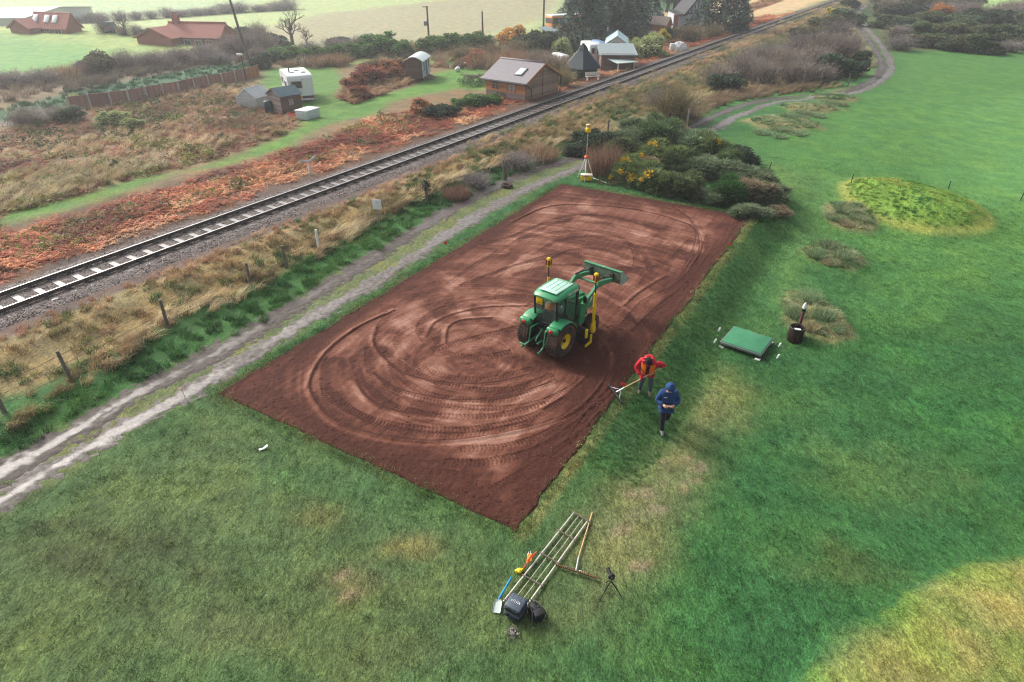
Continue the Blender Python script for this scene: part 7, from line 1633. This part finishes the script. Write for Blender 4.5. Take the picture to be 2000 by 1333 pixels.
# farmhouses
fm, w, d, rf = gable('farmhouse', 'long red-roofed brick farmhouse with a chimney beyond the hedge', 'house', (322, 71), (428, 74), (478, 69), 2.6, 4.2, BRICK, TILE, .3, .14, z0=1.2)
mb = MB(); mb.box((w * .12, d / 2, 4.6), (.9, .6, 1.3)); [mb.cyl((w * .12 + s * .2, d / 2, 5.2), (w * .12 + s * .2, d / 2, 5.6), .13, n=8) for s in (-1, 1)]; mb.build('chimney', [BRICK], rf); mb = MB(); mb.tube([(-.3, d / 2, 4.33), (w + .3, d / 2, 4.33)], .14, 6); mb.build('ridge_tile', [TILE], rf)
for k in range(4): win(fm, w * (.2 + .2 * k), -.05, 1.7, 1.1, 1.0, 0, CREAM, PANEW)
win(fm, w + .05, d * .45, 1.7, .9, 1.1, PI / 2); MB().box((w * .5, -.4, 2.45), (w, .12, .12)).build('gutter', [BLK], fm)
mb = MB(); mb.prism([(-3.0, 0), (2.6, 0), (2.6, 2.5), (-.2, 3.6), (-3.0, 2.5)], -2.2, 4.0, axis='Y'); mb.build('wing_wall', [BRICK], fm)
mb = MB(); mb.slab([(-.2, -2.5, 3.75), (-3.35, -2.5, 2.45), (-3.35, 4, 2.45), (-.2, 4, 3.75)], .14); mb.slab([(2.95, -2.5, 2.45), (-.2, -2.5, 3.75), (-.2, 4, 3.75), (2.95, 4, 2.45)], .14); mb.build('wing_roof', [TILE], fm)
f2, w, d, rf = gable('farmhouse', 'farther red-roofed farmhouse with three skylights near the left edge', 'house', (62, 51), (128, 54), (163, 51), 2.6, 4.4, BRICK, TILE, .3, .14, z0=1.8)
sl_ = 1.8 / (d / 2)
for f in (.08, .42, .66): so_ = MB().rbox((0, 0, 0), (1.0, 1.2, .12), .03).build('skylight', [MATS['sky_glass']], rf, (w * f, d * .22, 2.6 + sl_ * d * .22 + .24)); so_.rotation_euler.x = math.atan(sl_)
for k in range(3): win(f2, w * (.25 + .25 * k), -.05, 1.7, 1.3, 1.1)
mb = MB(); mb.prism([(-2.2, 0), (1.8, 0), (1.8, 2.4), (-.2, 3.4), (-2.2, 2.4)], -2.0, 5.0, axis='Y'); mb.build('wing_wall', [BRICK], f2)
mb = MB(); mb.slab([(-.2, -2.3, 3.55), (-2.5, -2.3, 2.35), (-2.5, 5, 2.35), (-.2, 5, 3.55)], .14); mb.slab([(2.1, -2.3, 2.35), (-.2, -2.3, 3.55), (-.2, 5, 3.55), (2.1, 5, 2.35)], .14); mb.build('wing_roof', [TILE], f2)
gb_, w, d, rf = gable('farm_shed', 'long low farm shed with pale grey roof at the left edge', 'farm shed', (-60, 52), (52, 51), (-55, 41), 2.2, 3.0, WWALL, mat('pale_grey_roof', C(184, 190, 192), .6), .3, .12)
# ------------------------------------------------------------------ bushes, hedges and trees: each one a thing of its own
def lobes(n, seed, flat=1.0):
    r = random.Random(seed)
    L = [((r.gauss(0, .05), r.gauss(0, .05), .36), (.34, .34, .40))]
    for i in range(n):
        a = 2 * PI * i / n * 1.6 + r.uniform(-.5, .5); d = r.uniform(.14, .40); s = r.uniform(.10, .22); L.append(((d * math.cos(a), d * math.sin(a), r.uniform(.12, .80) * (1.15 - d)), (s, s, s * r.uniform(.8, 1.35))))
    return L
def lobe_points(L, n, r, shell=.35):
    out = []
    w = [l[1][0] * l[1][2] for l in L]
    while len(out) < n:
        c, s = r.choices(L, w)[0]; d = Vector((r.gauss(0, 1), r.gauss(0, 1), r.gauss(.25, 1))).normalized(); k = 1 - shell * r.random() ** 2
        p = Vector((c[0] + d.x * s[0] * k, c[1] + d.y * s[1] * k, c[2] + d.z * s[2] * k))
        if p.z < .01: continue
        if any(((p.x - q[0][0]) / q[1][0]) ** 2 + ((p.y - q[0][1]) / q[1][1]) ** 2 + ((p.z - q[0][2]) / q[1][2]) ** 2 < .55 for q in L): continue
        out.append((p, d))
    return out
def foliage_mesh(name, kind, m, seed, n=900, nl=12):
    r = random.Random(seed); L = lobes(nl, seed); V = []; F = []; T = []
    def tri(a, b, c, t): o = len(V); V.extend([tuple(a), tuple(b), tuple(c)]); F.append((o, o + 1, o + 2)); T.append(min(1, max(0, t)))
    if kind == 'spiky':
        for p, d in lobe_points(L, n, r):
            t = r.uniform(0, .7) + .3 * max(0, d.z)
            for k in range(3):
                dd = (d + Vector((r.gauss(0, .45), r.gauss(0, .45), r.gauss(.35, .4)))).normalized(); s = Vector((r.gauss(0, 1), r.gauss(0, 1), r.gauss(0, 1))).cross(dd).normalized(); l = r.uniform(.06, .19); w = r.uniform(.009, .017)
                tri(p - s * w - dd * .02, p + s * w - dd * .02, p + dd * l, t + r.uniform(-.15, .15))
    elif kind == 'leafy':
        for p, d in lobe_points(L, n, r):
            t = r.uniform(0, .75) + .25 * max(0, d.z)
            for k in range(3):
                dd = (d * .6 + Vector((r.gauss(0, .6), r.gauss(0, .6), r.gauss(.1, .5)))).normalized(); s = dd.cross(Vector((r.gauss(0, 1), r.gauss(0, 1), r.gauss(0, 1)))).normalized(); l = r.uniform(.024, .052); q = p + Vector((r.gauss(0, .02), r.gauss(0, .02), r.gauss(0, .02)))
                tri(q - s * l * .5, q + s * l * .5, q + dd * l, t); tri(q - s * l * .5, q - dd * l * .6, q + s * l * .5, t)
    elif kind == 'twiggy':
        for i in range(n):
            a = r.uniform(0, 2 * PI); e = abs(r.gauss(0, .55)); d = Vector((math.sin(e) * math.cos(a), math.sin(e) * math.sin(a), math.cos(e))); b = Vector((r.gauss(0, .13), r.gauss(0, .13), r.uniform(0, .35))); l = r.uniform(.35, .75) * (1 - .25 * min(1, e)); t = r.random()
            tip = b + d * l + Vector((0, 0, -.05 * e)); tip.x *= .95; tip.z = min(tip.z, 1.02); mid = b.lerp(tip, .55) + Vector((r.gauss(0, .03), r.gauss(0, .03), .03)); s = Vector((-d.y, d.x, .2)).normalized() * r.uniform(.003, .006)
            tri(b - s, b + s, mid, t * .5); tri(mid - s * .8, mid + s * .8, tip, t)
            for k in range(3):
                q = mid.lerp(tip, r.random()); dd = (d + Vector((r.gauss(0, .6), r.gauss(0, .6), r.gauss(.1, .5)))).normalized(); tri(q - s * .7, q + s * .7, q + dd * r.uniform(.06, .16), t + .2)
    elif kind == 'tuft':
        for i in range(n):
            a = r.uniform(0, 2 * PI); rr = .38 * math.sqrt(r.random()); b = Vector((rr * math.cos(a), rr * math.sin(a), 0)); d = Vector((b.x * .5 + r.gauss(0, .12), b.y * .5 + r.gauss(0, .12), 1)).normalized(); s = Vector((r.gauss(0, 1), r.gauss(0, 1), 0)).normalized() * .010; l = r.uniform(.6, 1.0)
            tri(b - s, b + s, b + d * l, r.random())
    elif kind == 'conifer':
        for i in range(n):
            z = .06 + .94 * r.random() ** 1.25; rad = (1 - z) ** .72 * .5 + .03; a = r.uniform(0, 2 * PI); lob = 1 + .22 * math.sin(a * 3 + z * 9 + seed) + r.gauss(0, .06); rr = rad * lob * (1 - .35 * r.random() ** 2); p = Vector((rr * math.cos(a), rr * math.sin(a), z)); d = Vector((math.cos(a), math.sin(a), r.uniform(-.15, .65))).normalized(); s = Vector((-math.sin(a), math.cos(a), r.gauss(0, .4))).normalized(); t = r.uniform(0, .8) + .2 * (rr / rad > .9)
            for k in range(3):
                dd = (d + Vector((r.gauss(0, .35), r.gauss(0, .35), r.gauss(0, .3)))).normalized(); l = r.uniform(.03, .065); tri(p - s * l * .35, p + s * l * .35, p + dd * l * 1.3 - Vector((0, 0, l * .25)), t + r.uniform(-.1, .1))
    me = mesh_np(name, np.array(V), np.array(F), m, {'tone': ('FACE', 'FLOAT', T)}); return me, L
def core_mesh(L, m, k=.66):  # dark lobed hull added inside the foliage to block see-through
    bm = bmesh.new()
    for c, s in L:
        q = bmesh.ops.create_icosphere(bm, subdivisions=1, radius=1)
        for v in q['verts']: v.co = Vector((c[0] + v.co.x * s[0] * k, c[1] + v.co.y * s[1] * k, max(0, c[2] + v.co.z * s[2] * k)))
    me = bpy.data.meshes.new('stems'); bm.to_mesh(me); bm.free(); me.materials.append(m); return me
def stem_mesh(m, seed, n=9, h=.6):
    r = random.Random(seed); mb = MB()
    for i in range(n):
        a = r.uniform(0, 2 * PI); mb.tube([(.05 * math.cos(a), .05 * math.sin(a), 0), (.14 * math.cos(a), .14 * math.sin(a), h * .5), (.26 * math.cos(a), .26 * math.sin(a), h)], [.018, .012, .005], 5)
    return mb.mesh('stems', [m])
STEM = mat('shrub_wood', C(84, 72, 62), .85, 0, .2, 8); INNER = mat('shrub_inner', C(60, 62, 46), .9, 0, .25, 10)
KINDS = {}
def kind(nm, form, c1, c2, n, var=3, core=True, flowers=None):
    m = leafmat('foliage_' + nm, C(*c1), C(*c2), .65, False, .2, .15 if form == 'twiggy' else .25); out = []
    for v in range(var):
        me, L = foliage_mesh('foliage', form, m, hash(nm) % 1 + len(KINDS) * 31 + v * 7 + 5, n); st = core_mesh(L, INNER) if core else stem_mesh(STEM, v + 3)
        fl = None
        if flowers:
            r = random.Random(v); V = []; F = []
            for c in range(7):
                c0, s0 = r.choice(L); d0 = Vector((r.gauss(-.3, .6), r.gauss(-.3, .6), r.uniform(.2, 1))).normalized()
                for i in range(flowers):
                    d = (d0 + Vector((r.gauss(0, .28), r.gauss(0, .28), r.gauss(0, .28)))).normalized(); p = Vector((c0[0] + d.x * s0[0] * 1.07, c0[1] + d.y * s0[1] * 1.07, c0[2] + d.z * s0[2] * 1.07)); q = Euler((r.uniform(0, 6), r.uniform(0, 6), 0)).to_matrix(); o = len(V); l = .026
                    V += [tuple(p + q @ Vector(c_) * l) for c_ in ((-1, -1, 0), (1, -1, 0), (1, 1, 0), (-1, 1, 0))]; F.append((o, o + 1, o + 2, o + 3))
            fl = mesh_np('flowers', np.array(V), np.array(F), mat('gorse_yellow', C(226, 182, 24), .7, 0, .15, 9))
        out.append((me, st, fl))
    KINDS[nm] = out
kind('gorse', 'spiky', (50, 72, 42), (124, 144, 92), 1700, 3); kind('gorse_flower', 'spiky', (62, 80, 46), (138, 152, 92), 1700, 3, True, 42); kind('gorse_grey', 'spiky', (72, 94, 66), (142, 158, 120), 1700, 3)
kind('gorse_dry', 'spiky', (112, 98, 76), (178, 162, 132), 1500, 2); kind('broom', 'spiky', (38, 80, 40), (78, 134, 68), 1600, 2); kind('dark_leafy', 'leafy', (36, 54, 40), (88, 108, 78), 1500, 3)
kind('scrub', 'leafy', (58, 76, 50), (124, 138, 98), 1500, 4); kind('scrub_olive', 'leafy', (74, 78, 48), (128, 126, 86), 1200, 3); kind('bright_hedge', 'leafy', (50, 92, 40), (124, 160, 84), 1300, 3); kind('autumn', 'leafy', (176, 110, 48), (220, 168, 88), 1100, 2); kind('gold', 'leafy', (186, 160, 40), (226, 206, 84), 900, 2)
kind('pale_leafy', 'leafy', (128, 138, 88), (190, 194, 138), 1100, 2); kind('bracken_bush', 'leafy', (130, 76, 52), (190, 128, 92), 1100, 3)
kind('bare', 'twiggy', (96, 86, 80), (160, 146, 136), 1000, 4, False); kind('bare_olive', 'twiggy', (92, 86, 54), (150, 136, 100), 1000, 2, False); kind('bare_grey', 'twiggy', (92, 86, 84), (156, 146, 142), 800, 3, False); kind('tussock_green', 'tuft', (92, 122, 80), (168, 182, 142), 560, 3, False); kind('tussock_straw', 'tuft', (132, 118, 88), (208, 190, 152), 480, 3, False)
kind('reed', 'tuft', (112, 86, 68), (176, 146, 118), 700, 2, False)
NAMES = {'gorse': 'gorse_bush', 'gorse_flower': 'gorse_bush', 'gorse_grey': 'gorse_bush', 'gorse_dry': 'gorse_bush', 'broom': 'broom_bush', 'dark_leafy': 'evergreen_bush', 'scrub': 'scrub_bush', 'scrub_olive': 'scrub_bush', 'bright_hedge': 'hedge_bush', 'autumn': 'autumn_bush', 'gold': 'golden_bush', 'pale_leafy': 'garden_bush', 'bracken_bush': 'bracken_clump', 'bare': 'bare_bush', 'bare_olive': 'bare_bush', 'bare_grey': 'bare_bush', 'reed': 'reed_clump', 'tussock_green': 'grass_tussock', 'tussock_straw': 'grass_tussock'}
cnt = [0]
def bush(k, px, py, wpx, hpx, label, group=None, cat='bush'):
    p = Vector(G(px, py)); m = px_m(p); w = wpx * m * 1.08; h = hpx * m * 1.0; dep = max(w * .8, min(w, h * 1.6))
    cnt[0] += 1; me, st, fl = KINDS[k][cnt[0] % len(KINDS[k])]
    t = thing(NAMES[k], label, cat, p + Vector((0, dep * .25, -.06 * h)), R.uniform(0, 6.28), group); t.scale = ((w + dep) / 2, (w + dep) / 2, h)
    obj('foliage', me, t); obj('stems', st, t)  # real stems on twiggy and tufted kinds, the inner hull on the others
    if fl: obj('flowers', fl, t)
    return t
# gorse thicket beyond the soil
GT = 'bushes of the gorse thicket beyond the soil bed'
for a in [('reed', 1182, 346, 76, 70, 'dry brown upright clump at the left end of the gorse thicket'),
          ('dark_leafy', 1150, 300, 84, 52, 'dark evergreen bush behind the yellow laser tripod'), ('dark_leafy', 1120, 306, 50, 30, 'low dark bush at the track edge left of the laser tripod'),
          ('gorse', 1225, 318, 96, 52, 'dark gorse bush behind the dry brown clump'), ('gorse_grey', 1240, 288, 84, 40, 'grey-green low gorse at the back left of the thicket'),
          ('gorse', 1290, 290, 84, 66, 'tallest pointed gorse bush at the back of the thicket'), ('gorse_dry', 1318, 290, 56, 46, 'straw-coloured dead bush beside the tallest gorse'), ('gorse_grey', 1352, 300, 90, 52, 'grey-green gorse at the back by the right wheel rut'),
          ('gorse_flower', 1396, 312, 72, 50, 'gorse with the brightest yellow flowers at the back right'), ('dark_leafy', 1452, 326, 66, 46, 'dark brownish round bush at the right tip of the thicket'), ('gorse', 1420, 332, 60, 40, 'small dark gorse left of the dark round bush'),
          ('gorse_flower', 1288, 336, 92, 58, 'yellow-flecked gorse in the middle of the thicket'), ('gorse', 1335, 340, 92, 52, 'dark gorse in the middle, right of the yellow-flecked one'), ('gorse_grey', 1388, 352, 96, 46, 'grey gorse in the middle right of the thicket'),
          ('gorse_flower', 1238, 364, 80, 56, 'yellow-flowered gorse right of the dry brown clump'), ('gorse_flower', 1290, 382, 84, 52, 'yellow-flowered gorse nearest the far soil edge'), ('gorse', 1340, 392, 92, 56, 'dark gorse at the front, beside the soil edge'),
          ('gorse_dry', 1260, 350, 60, 40, 'faded brown gorse between two flowering bushes'), ('gorse_grey', 1440, 362, 96, 42, 'pale grey gorse on the right slope of the thicket'), ('broom', 1424, 402, 72, 58, 'bright green soft broom bush at the front of the thicket'),
          ('gorse_dry', 1474, 398, 80, 50, 'straw-grey bush right of the bright green broom'), ('gorse_grey', 1504, 400, 90, 40, 'grey bush at the front right corner of the thicket'), ('gorse_grey', 1390, 400, 60, 36, 'low grey bush left of the green broom'),
          ('gorse_grey', 1470, 428, 84, 24, 'low grey bush above the far right soil corner'), ('gorse_dry', 1520, 424, 50, 20, 'small dry bush at the far right end of the thicket'), ('gorse_grey', 1496, 372, 70, 40, 'grey bush behind the front right corner of the thicket')]:
    bush(*a, group=GT)
# islets of coarse grass on the fairway
for (px, py, rx, ry), dsc in zip(ISLETS, ('behind the litter bin', 'second islet up from the bin', 'at the left end of the yellow mound', 'broad islet nearest the track bend', 'middle islet below the track bend', 'farthest islet below the track')):
    for q, (fx, fy, sc_, side) in enumerate(((-.45, .1, .62, 'left'), (.45, .2, .62, 'right'), (0, -.45, .66, 'far'), (0, .6, .5, 'near'))):
        bush('tussock_straw' if (q == 3 and py > 400) else 'tussock_green', px + fx * rx, py + fy * ry, rx * sc_ * (1.3 if py > 300 else .95), max(11 if py > 300 else 9, min(26, ry * sc_ * .75)), '%s coarse tussock on the rough grass islet %s' % (side, dsc), 'tussocks on the rough islets', 'tussock')
# line-side growth
for a in [('bare_grey', 1010, 336, 90, 42, 'grey dead stems beside the twin-topped post on the track edge'), ('reed', 1050, 318, 90, 36, 'long dry reeds on the track edge left of the laser'), ('bare_grey', 930, 372, 90, 36, 'grey brush on the track edge right of the ivy post'), ('reed', 890, 392, 60, 30, 'dry reeds just right of the ivy post'),
          ('bare_olive', 1320, 244, 120, 84, 'olive-brown leafless bush on the bank above the gorse'), ('bare_grey', 1290, 215, 90, 44, 'grey leafless bush on the bank up the slope from the olive one'), ('gorse_grey', 1250, 262, 70, 30, 'low grey bush on the bank behind the thicket')]:
    bush(*a)
sl = [('bare', 1402, 176, 84, 56), ('dark_leafy', 1424, 182, 70, 44), ('bare', 1452, 160, 104, 62), ('bare', 1494, 168, 96, 54), ('bare', 1536, 150, 112, 66), ('bare', 1560, 168, 100, 58), ('bare_grey', 1500, 130, 90, 50), ('bare', 1590, 148, 108, 62), ('dark_leafy', 1630, 154, 90, 56), ('bare', 1610, 116, 116, 62), ('bare_grey', 1560, 110, 90, 48), ('bare', 1642, 124, 100, 60), ('dark_leafy', 1662, 150, 60, 40), ('bare_grey', 1640, 84, 100, 50), ('bare', 1668, 108, 50, 44), ('scrub_olive', 1620, 64, 80, 36), ('scrub', 1655, 52, 76, 34), ('scrub_olive', 1585, 84, 76, 36), ('bare_grey', 1470, 128, 76, 40), ('bare', 1606, 166, 80, 44), ('dark_leafy', 1684, 128, 40, 34), ('gold', 1624, 30, 22, 16), ('dark_leafy', 1664, 16, 36, 20)]
ORD = ['first', 'second', 'third', 'fourth', 'fifth', 'sixth', 'seventh', 'eighth', 'ninth', 'tenth', 'eleventh', 'twelfth', 'thirteenth', 'fourteenth', 'fifteenth', 'sixteenth', 'seventeenth', 'eighteenth', 'nineteenth', 'twentieth', 'twenty-first', 'twenty-second', 'twenty-third', 'twenty-fourth', 'twenty-fifth']
DESC = {'bare': 'brown leafless bush', 'bare_grey': 'grey leafless bush', 'dark_leafy': 'dark leafy bush', 'scrub': 'grey-green bush', 'scrub_olive': 'olive bush', 'gold': 'small golden bush', 'bright_hedge': 'bright green hedge bush', 'autumn': 'orange autumn bush', 'reed': 'dry reed clump', 'pale_leafy': 'pale leafy bush', 'gorse_dry': 'straw-brown bush', 'bracken_bush': 'rusty bracken clump', 'bare_olive': 'olive-brown leafless bush', 'gorse_grey': 'grey-green bush'}
def row(items, where, group, cat='bush'):
    seen = {}
    for it in sorted(items, key=lambda q: q[1]): seen.setdefault(it[0], []).append(it)
    for k, L in seen.items():
        for i, it in enumerate(L): bush(*it, '%s %s%s' % (DESC[k], where, '' if len(L) == 1 else ', %s from left' % ORD[i]), group, cat)
row(sl, 'on the slope inside the track bend', 'bushes inside the track bend')
fr_ = []; r_ = random.Random(5)
for j, (y, n, x0, x1, w, h) in enumerate(((98, 10, 1745, 2050, 66, 30), (76, 10, 1740, 2070, 74, 32), (54, 10, 1728, 2070, 78, 34), (34, 9, 1722, 2020, 80, 36), (18, 6, 1722, 1890, 80, 30))):
    L = []
    for i in range(n):
        px = x0 + (x1 - x0) * (i + r_.uniform(-.25, .25) + .5) / n; yy = y + r_.uniform(-6, 6) + (6 if px > 1900 and j < 4 else 0)
        L.append((r_.choice(['scrub', 'scrub', 'scrub', 'scrub_olive', 'dark_leafy', 'bare_grey'] if j < 3 else ['dark_leafy', 'scrub', 'bare', 'scrub_olive']), px, yy, w * r_.uniform(.8, 1.25), h * r_.uniform(.8, 1.3)))
    row(L, ('in the front row of the far fairway-edge thicket', 'in the second row of the far thicket', 'in the middle row of the far thicket', 'in the fourth row of the far thicket', 'in the farthest row of the thicket by the track')[j], 'bushes of the far thicket')
for a in [('autumn', 1838, 44, 46, 42, 'orange-gold autumn tree standing in the far dark thicket'), ('gold', 1752, 66, 22, 16, 'small yellow bush in the left part of the far thicket'), ('gold', 1826, 70, 16, 16, 'tiny yellow bush in front of the orange autumn tree'), ('scrub_olive', 1728, 34, 40, 30, 'olive-yellow bush beside the track where it vanishes')]: bush(*a)
# hedges on the left
row([('bare_grey', 10, 172, 90, 36), ('bare_grey', 70, 168, 90, 34), ('reed', 120, 156, 70, 30), ('scrub_olive', 190, 146, 84, 48), ('bare', 160, 150, 70, 34), ('bare', 238, 142, 90, 46), ('bare', 292, 138, 92, 40), ('bare', 345, 130, 92, 40), ('bare', 396, 122, 92, 40), ('bare', 440, 114, 80, 46), ('bare', 474, 110, 78, 54), ('bare_grey', 420, 128, 80, 30)], 'in the hedge above the sunken lane', 'bushes of the hedge above the lane')
row([('bare', 520, 108, 60, 46), ('dark_leafy', 540, 98, 56, 34), ('bright_hedge', 545, 122, 60, 34), ('bright_hedge', 580, 124, 62, 36), ('bright_hedge', 625, 122, 64, 34), ('bright_hedge', 672, 116, 64, 36), ('bright_hedge', 712, 112, 60, 34), ('bright_hedge', 745, 108, 84, 48), ('bright_hedge', 782, 110, 60, 34), ('bright_hedge', 835, 104, 56, 30), ('bright_hedge', 862, 102, 60, 38), ('bright_hedge', 894, 100, 62, 38), ('bright_hedge', 926, 98, 60, 38), ('bright_hedge', 950, 96, 40, 28),
     ('bare_grey', 600, 108, 76, 30), ('bare_grey', 650, 102, 80, 30), ('bare_grey', 700, 96, 80, 26), ('dark_leafy', 660, 92, 60, 22), ('dark_leafy', 725, 92, 60, 22), ('reed', 615, 132, 60, 26), ('reed', 655, 130, 60, 28), ('bare', 500, 122, 50, 34)], 'in the hedge below the ploughed field', 'bushes of the garden hedge')
row([('bracken_bush', 690, 180, 54, 36), ('bracken_bush', 720, 168, 60, 42), ('bracken_bush', 760, 160, 60, 40), ('bracken_bush', 785, 148, 46, 34), ('bracken_bush', 700, 196, 50, 30), ('gorse_dry', 740, 148, 60, 34)], 'on the rusty bank in the garden lawn', 'clumps of the garden bank', 'plant clump')
row([('bare_olive', 905, 122, 90, 34), ('bare_olive', 960, 118, 90, 36), ('bare_olive', 1010, 112, 80, 36), ('bracken_bush', 930, 130, 60, 34), ('dark_leafy', 1040, 108, 76, 52), ('dark_leafy', 1065, 100, 60, 46), ('dark_leafy', 1038, 122, 30, 26), ('autumn', 998, 96, 56, 50), ('bare', 1075, 150, 70, 50), ('bare', 1050, 138, 70, 40), ('bare_olive', 1092, 160, 60, 46), ('pale_leafy', 1096, 112, 50, 40), ('reed', 1020, 128, 60, 30)], 'between the timber barn and the field', 'bushes behind the barn')
row([('pale_leafy', 1270, 116, 66, 56), ('pale_leafy', 1240, 112, 44, 40), ('gold', 1296, 84, 34, 26), ('dark_leafy', 1312, 78, 30, 26), ('bare_olive', 1350, 84, 90, 38), ('bare_olive', 1395, 76, 60, 30), ('autumn', 1160, 98, 34, 24), ('bright_hedge', 1125, 100, 30, 26), ('scrub_olive', 1215, 96, 50, 26), ('scrub', 1440, 64, 60, 24)], 'in the hamlet gardens', 'garden bushes of the hamlet')
for a in [('bright_hedge', 930, 210, 62, 30, 'green leafy clump in front of the timber barn'), ('bright_hedge', 962, 208, 50, 26, 'low green clump at the timber barn corner'), ('bright_hedge', 898, 212, 40, 22, 'small green clump left of the barn front'), ('dark_leafy', 862, 232, 70, 34, 'dark bramble mound in the bracken by the railway'), ('bracken_bush', 826, 228, 60, 34, 'rusty dome of bracken left of the dark bramble'),
          ('pale_leafy', 215, 250, 70, 36, 'pale yellow-green willow-like shrub near the panel fence'), ('pale_leafy', 142, 212, 26, 34, 'small pale yellow-green shrub at the left end of the panel fence'), ('pale_leafy', 255, 258, 50, 30, 'second pale yellow-green shrub in the rough ground'), ('bare', 40, 250, 110, 40, 'brown leafless bush at the far left below the lane'), ('bare', 110, 240, 90, 34, 'brown leafless bush below the left end of the fence'), ('scrub', 130, 238, 60, 30, 'grey-green bush below the left end of the fence'), ('dark_leafy', 505, 136, 44, 34, 'dark ivy clump at the right end of the panel fence'), ('bare_olive', 1100, 172, 60, 40, 'straggly olive bush beside the hexagonal hut')]: bush(*a)
# far hedge lines
row([('bare_grey', 20 + 30 * i + R.uniform(-9, 9), 48 - i * .4 + (0 if i < 5 else -1.6 * (i - 5)), R.uniform(46, 76), R.uniform(12, 24)) for i in range(19)], 'in the far hedge behind the red roofs', 'bushes of the far hedge')
row([('bare_grey', 200, 66, 50, 36), ('bare', 238, 70, 36, 20), ('bare_grey', 262, 70, 40, 24), ('dark_leafy', 290, 72, 30, 20), ('dark_leafy', 465, 80, 50, 32), ('bare', 500, 82, 60, 40)], 'between and beside the farmhouses', 'bushes by the farmhouses')
# trees
def branch_tree(m, seed, n1=7):
    r = random.Random(seed); mb = MB(); tips = []
    mb.tube([(0, 0, 0), (.01, 0, .2), (0, .01, .42)], [.045, .036, .028], 7)
    def grow(p, d, l, rad, lv):
        q = p + d * l; mid = p.lerp(q, .5) + Vector((r.gauss(0, .02), r.gauss(0, .02), 0)); mb.tube([p, mid, q], [rad, rad * .75, rad * .5], 5 if lv < 2 else 3)
        if lv == 3: tips.append(q); return
        for i in range(4 if lv else 3): grow(p.lerp(q, r.uniform(.45, 1)), (d + Vector((r.gauss(0, .5), r.gauss(0, .5), r.gauss(.2, .3)))).normalized(), l * r.uniform(.55, .75), rad * .5, lv + 1)
    for i in range(n1): a = 2 * PI * i / n1; grow(Vector((0, 0, r.uniform(.18, .42))), Vector((math.cos(a) * .7, math.sin(a) * .7, r.uniform(.5, 1.1))).normalized(), r.uniform(.22, .32), .020, 0)
    return mb.mesh('branches', [m]), tips
BARK = mat('bark', C(96, 86, 78), .9, 0, .25, 7); BARKD = mat('bark_dark', C(70, 58, 52), .9, 0, .25, 7)
btm, tips = branch_tree(BARK, 4)
for px, py, w, h, lb_ in ((572, 88, 76, 72, 'tall bare branching tree rising above the garden hedge'), (600, 92, 40, 44, 'smaller bare tree just right of the tall branching one'), (246, 68, 44, 42, 'bare tree between the two red-roofed farmhouses')):
    p = Vector(G(px, py)); m_ = px_m(p); t = thing('bare_tree', lb_, 'tree', p, R.uniform(0, 6)); t.scale = (w * m_, w * m_, h * m_); obj('branches', btm, t); mb = MB(); mb.cyl((0, 0, -.05), (0, 0, .22), .05, .04, 8); mb.build('trunk', [BARK], t)
CONM = leafmat('foliage_conifer', C(38, 58, 54), C(102, 124, 104), .6, False, .2, .15); CONM2 = leafmat('foliage_pine', C(40, 54, 44), C(92, 108, 82), .6, False, .2, .15)
con = [foliage_mesh('crown', 'conifer', CONM, 3 + v, 2600)[0] for v in range(3)]
tk = MB(); tk.cyl((0, 0, 0), (0, 0, .5), .03, .015, 8); tkm = tk.mesh('trunk', [BARKD])
def conifer(px, py, w, h, lb_, v):
    p = Vector(G(px, py)); m_ = px_m(p); t = thing('conifer_tree', lb_, 'tree', p, v * 1.3); t.scale = (w * m_ * .95, w * m_ * .95, h * m_); obj('crown', con[v % 3], t); obj('trunk', tkm, t)
for i, a in enumerate([(1136, 96, 118, 112, 'big dark conifer right of the orange bus'), (1196, 86, 112, 130, 'big dark conifer above the brick shed'), (1226, 70, 80, 130, 'slender dark conifer left of the blue van'), (1172, 60, 110, 110, 'conifer behind the two big ones, cut by the top edge'), (1262, 60, 60, 110, 'thin brownish conifer right of the blue van'), (1125, 40, 70, 70, 'conifer peeking out above the bus'), (1402, 66, 112, 120, 'broad dark conifer hiding half of the white cottage'), (1434, 50, 60, 90, 'narrow conifer at the right end of the hamlet'), (1368, 50, 56, 100, 'conifer just right of the half-timbered gable')]): conifer(*a, i)
pin = [foliage_mesh('crown', 'spiky', CONM2, 20 + v, 1500, 8)[0] for v in range(2)]
for i, (px, py, w, h, lb_) in enumerate(((1303, 24, 70, 90, 'pine with a bare forked trunk behind the outbuilding'), (1316, 23, 64, 84, 'second pine with a bare trunk right of the forked one'))):
    p = Vector(G(px, py)); m_ = px_m(p); t = thing('pine_tree', lb_, 'tree', p); mb = MB(); H_ = h * m_; mb.tube([(0, 0, -.2), (.1, 0, H_ * .3), (-.1, .1, H_ * .75)], [.55, .42, .2], 8); mb.tube([(.1, 0, H_ * .18), (.9, .2, H_ * .4)], [.35, .2], 7); mb.build('trunk', [BARKD], t)
    c = obj('crown', pin[i], t, (0, 0, 18 * m_)); c.scale = (w * m_ * 1.15, w * m_ * 1.15, H_)
# ------------------------------------------------------------------ air
hz = MB(); hz.box((0, 280, 24.5), (1090, 740, 67))
m = bpy.data.materials.new('pale_air'); m.use_nodes = True; m.node_tree.nodes.clear()
o_ = m.node_tree.nodes.new('ShaderNodeOutputMaterial'); pv = m.node_tree.nodes.new('ShaderNodeVolumePrincipled')
pv.inputs['Color'].default_value = (.93, .96, .98, 1); pv.inputs['Density'].default_value = 0.0011; pv.inputs['Anisotropy'].default_value = .45
m.node_tree.links.new(pv.outputs[0], o_.inputs['Volume'])
hazo = tag(hz.build('haze', [m]), kind='stuff')
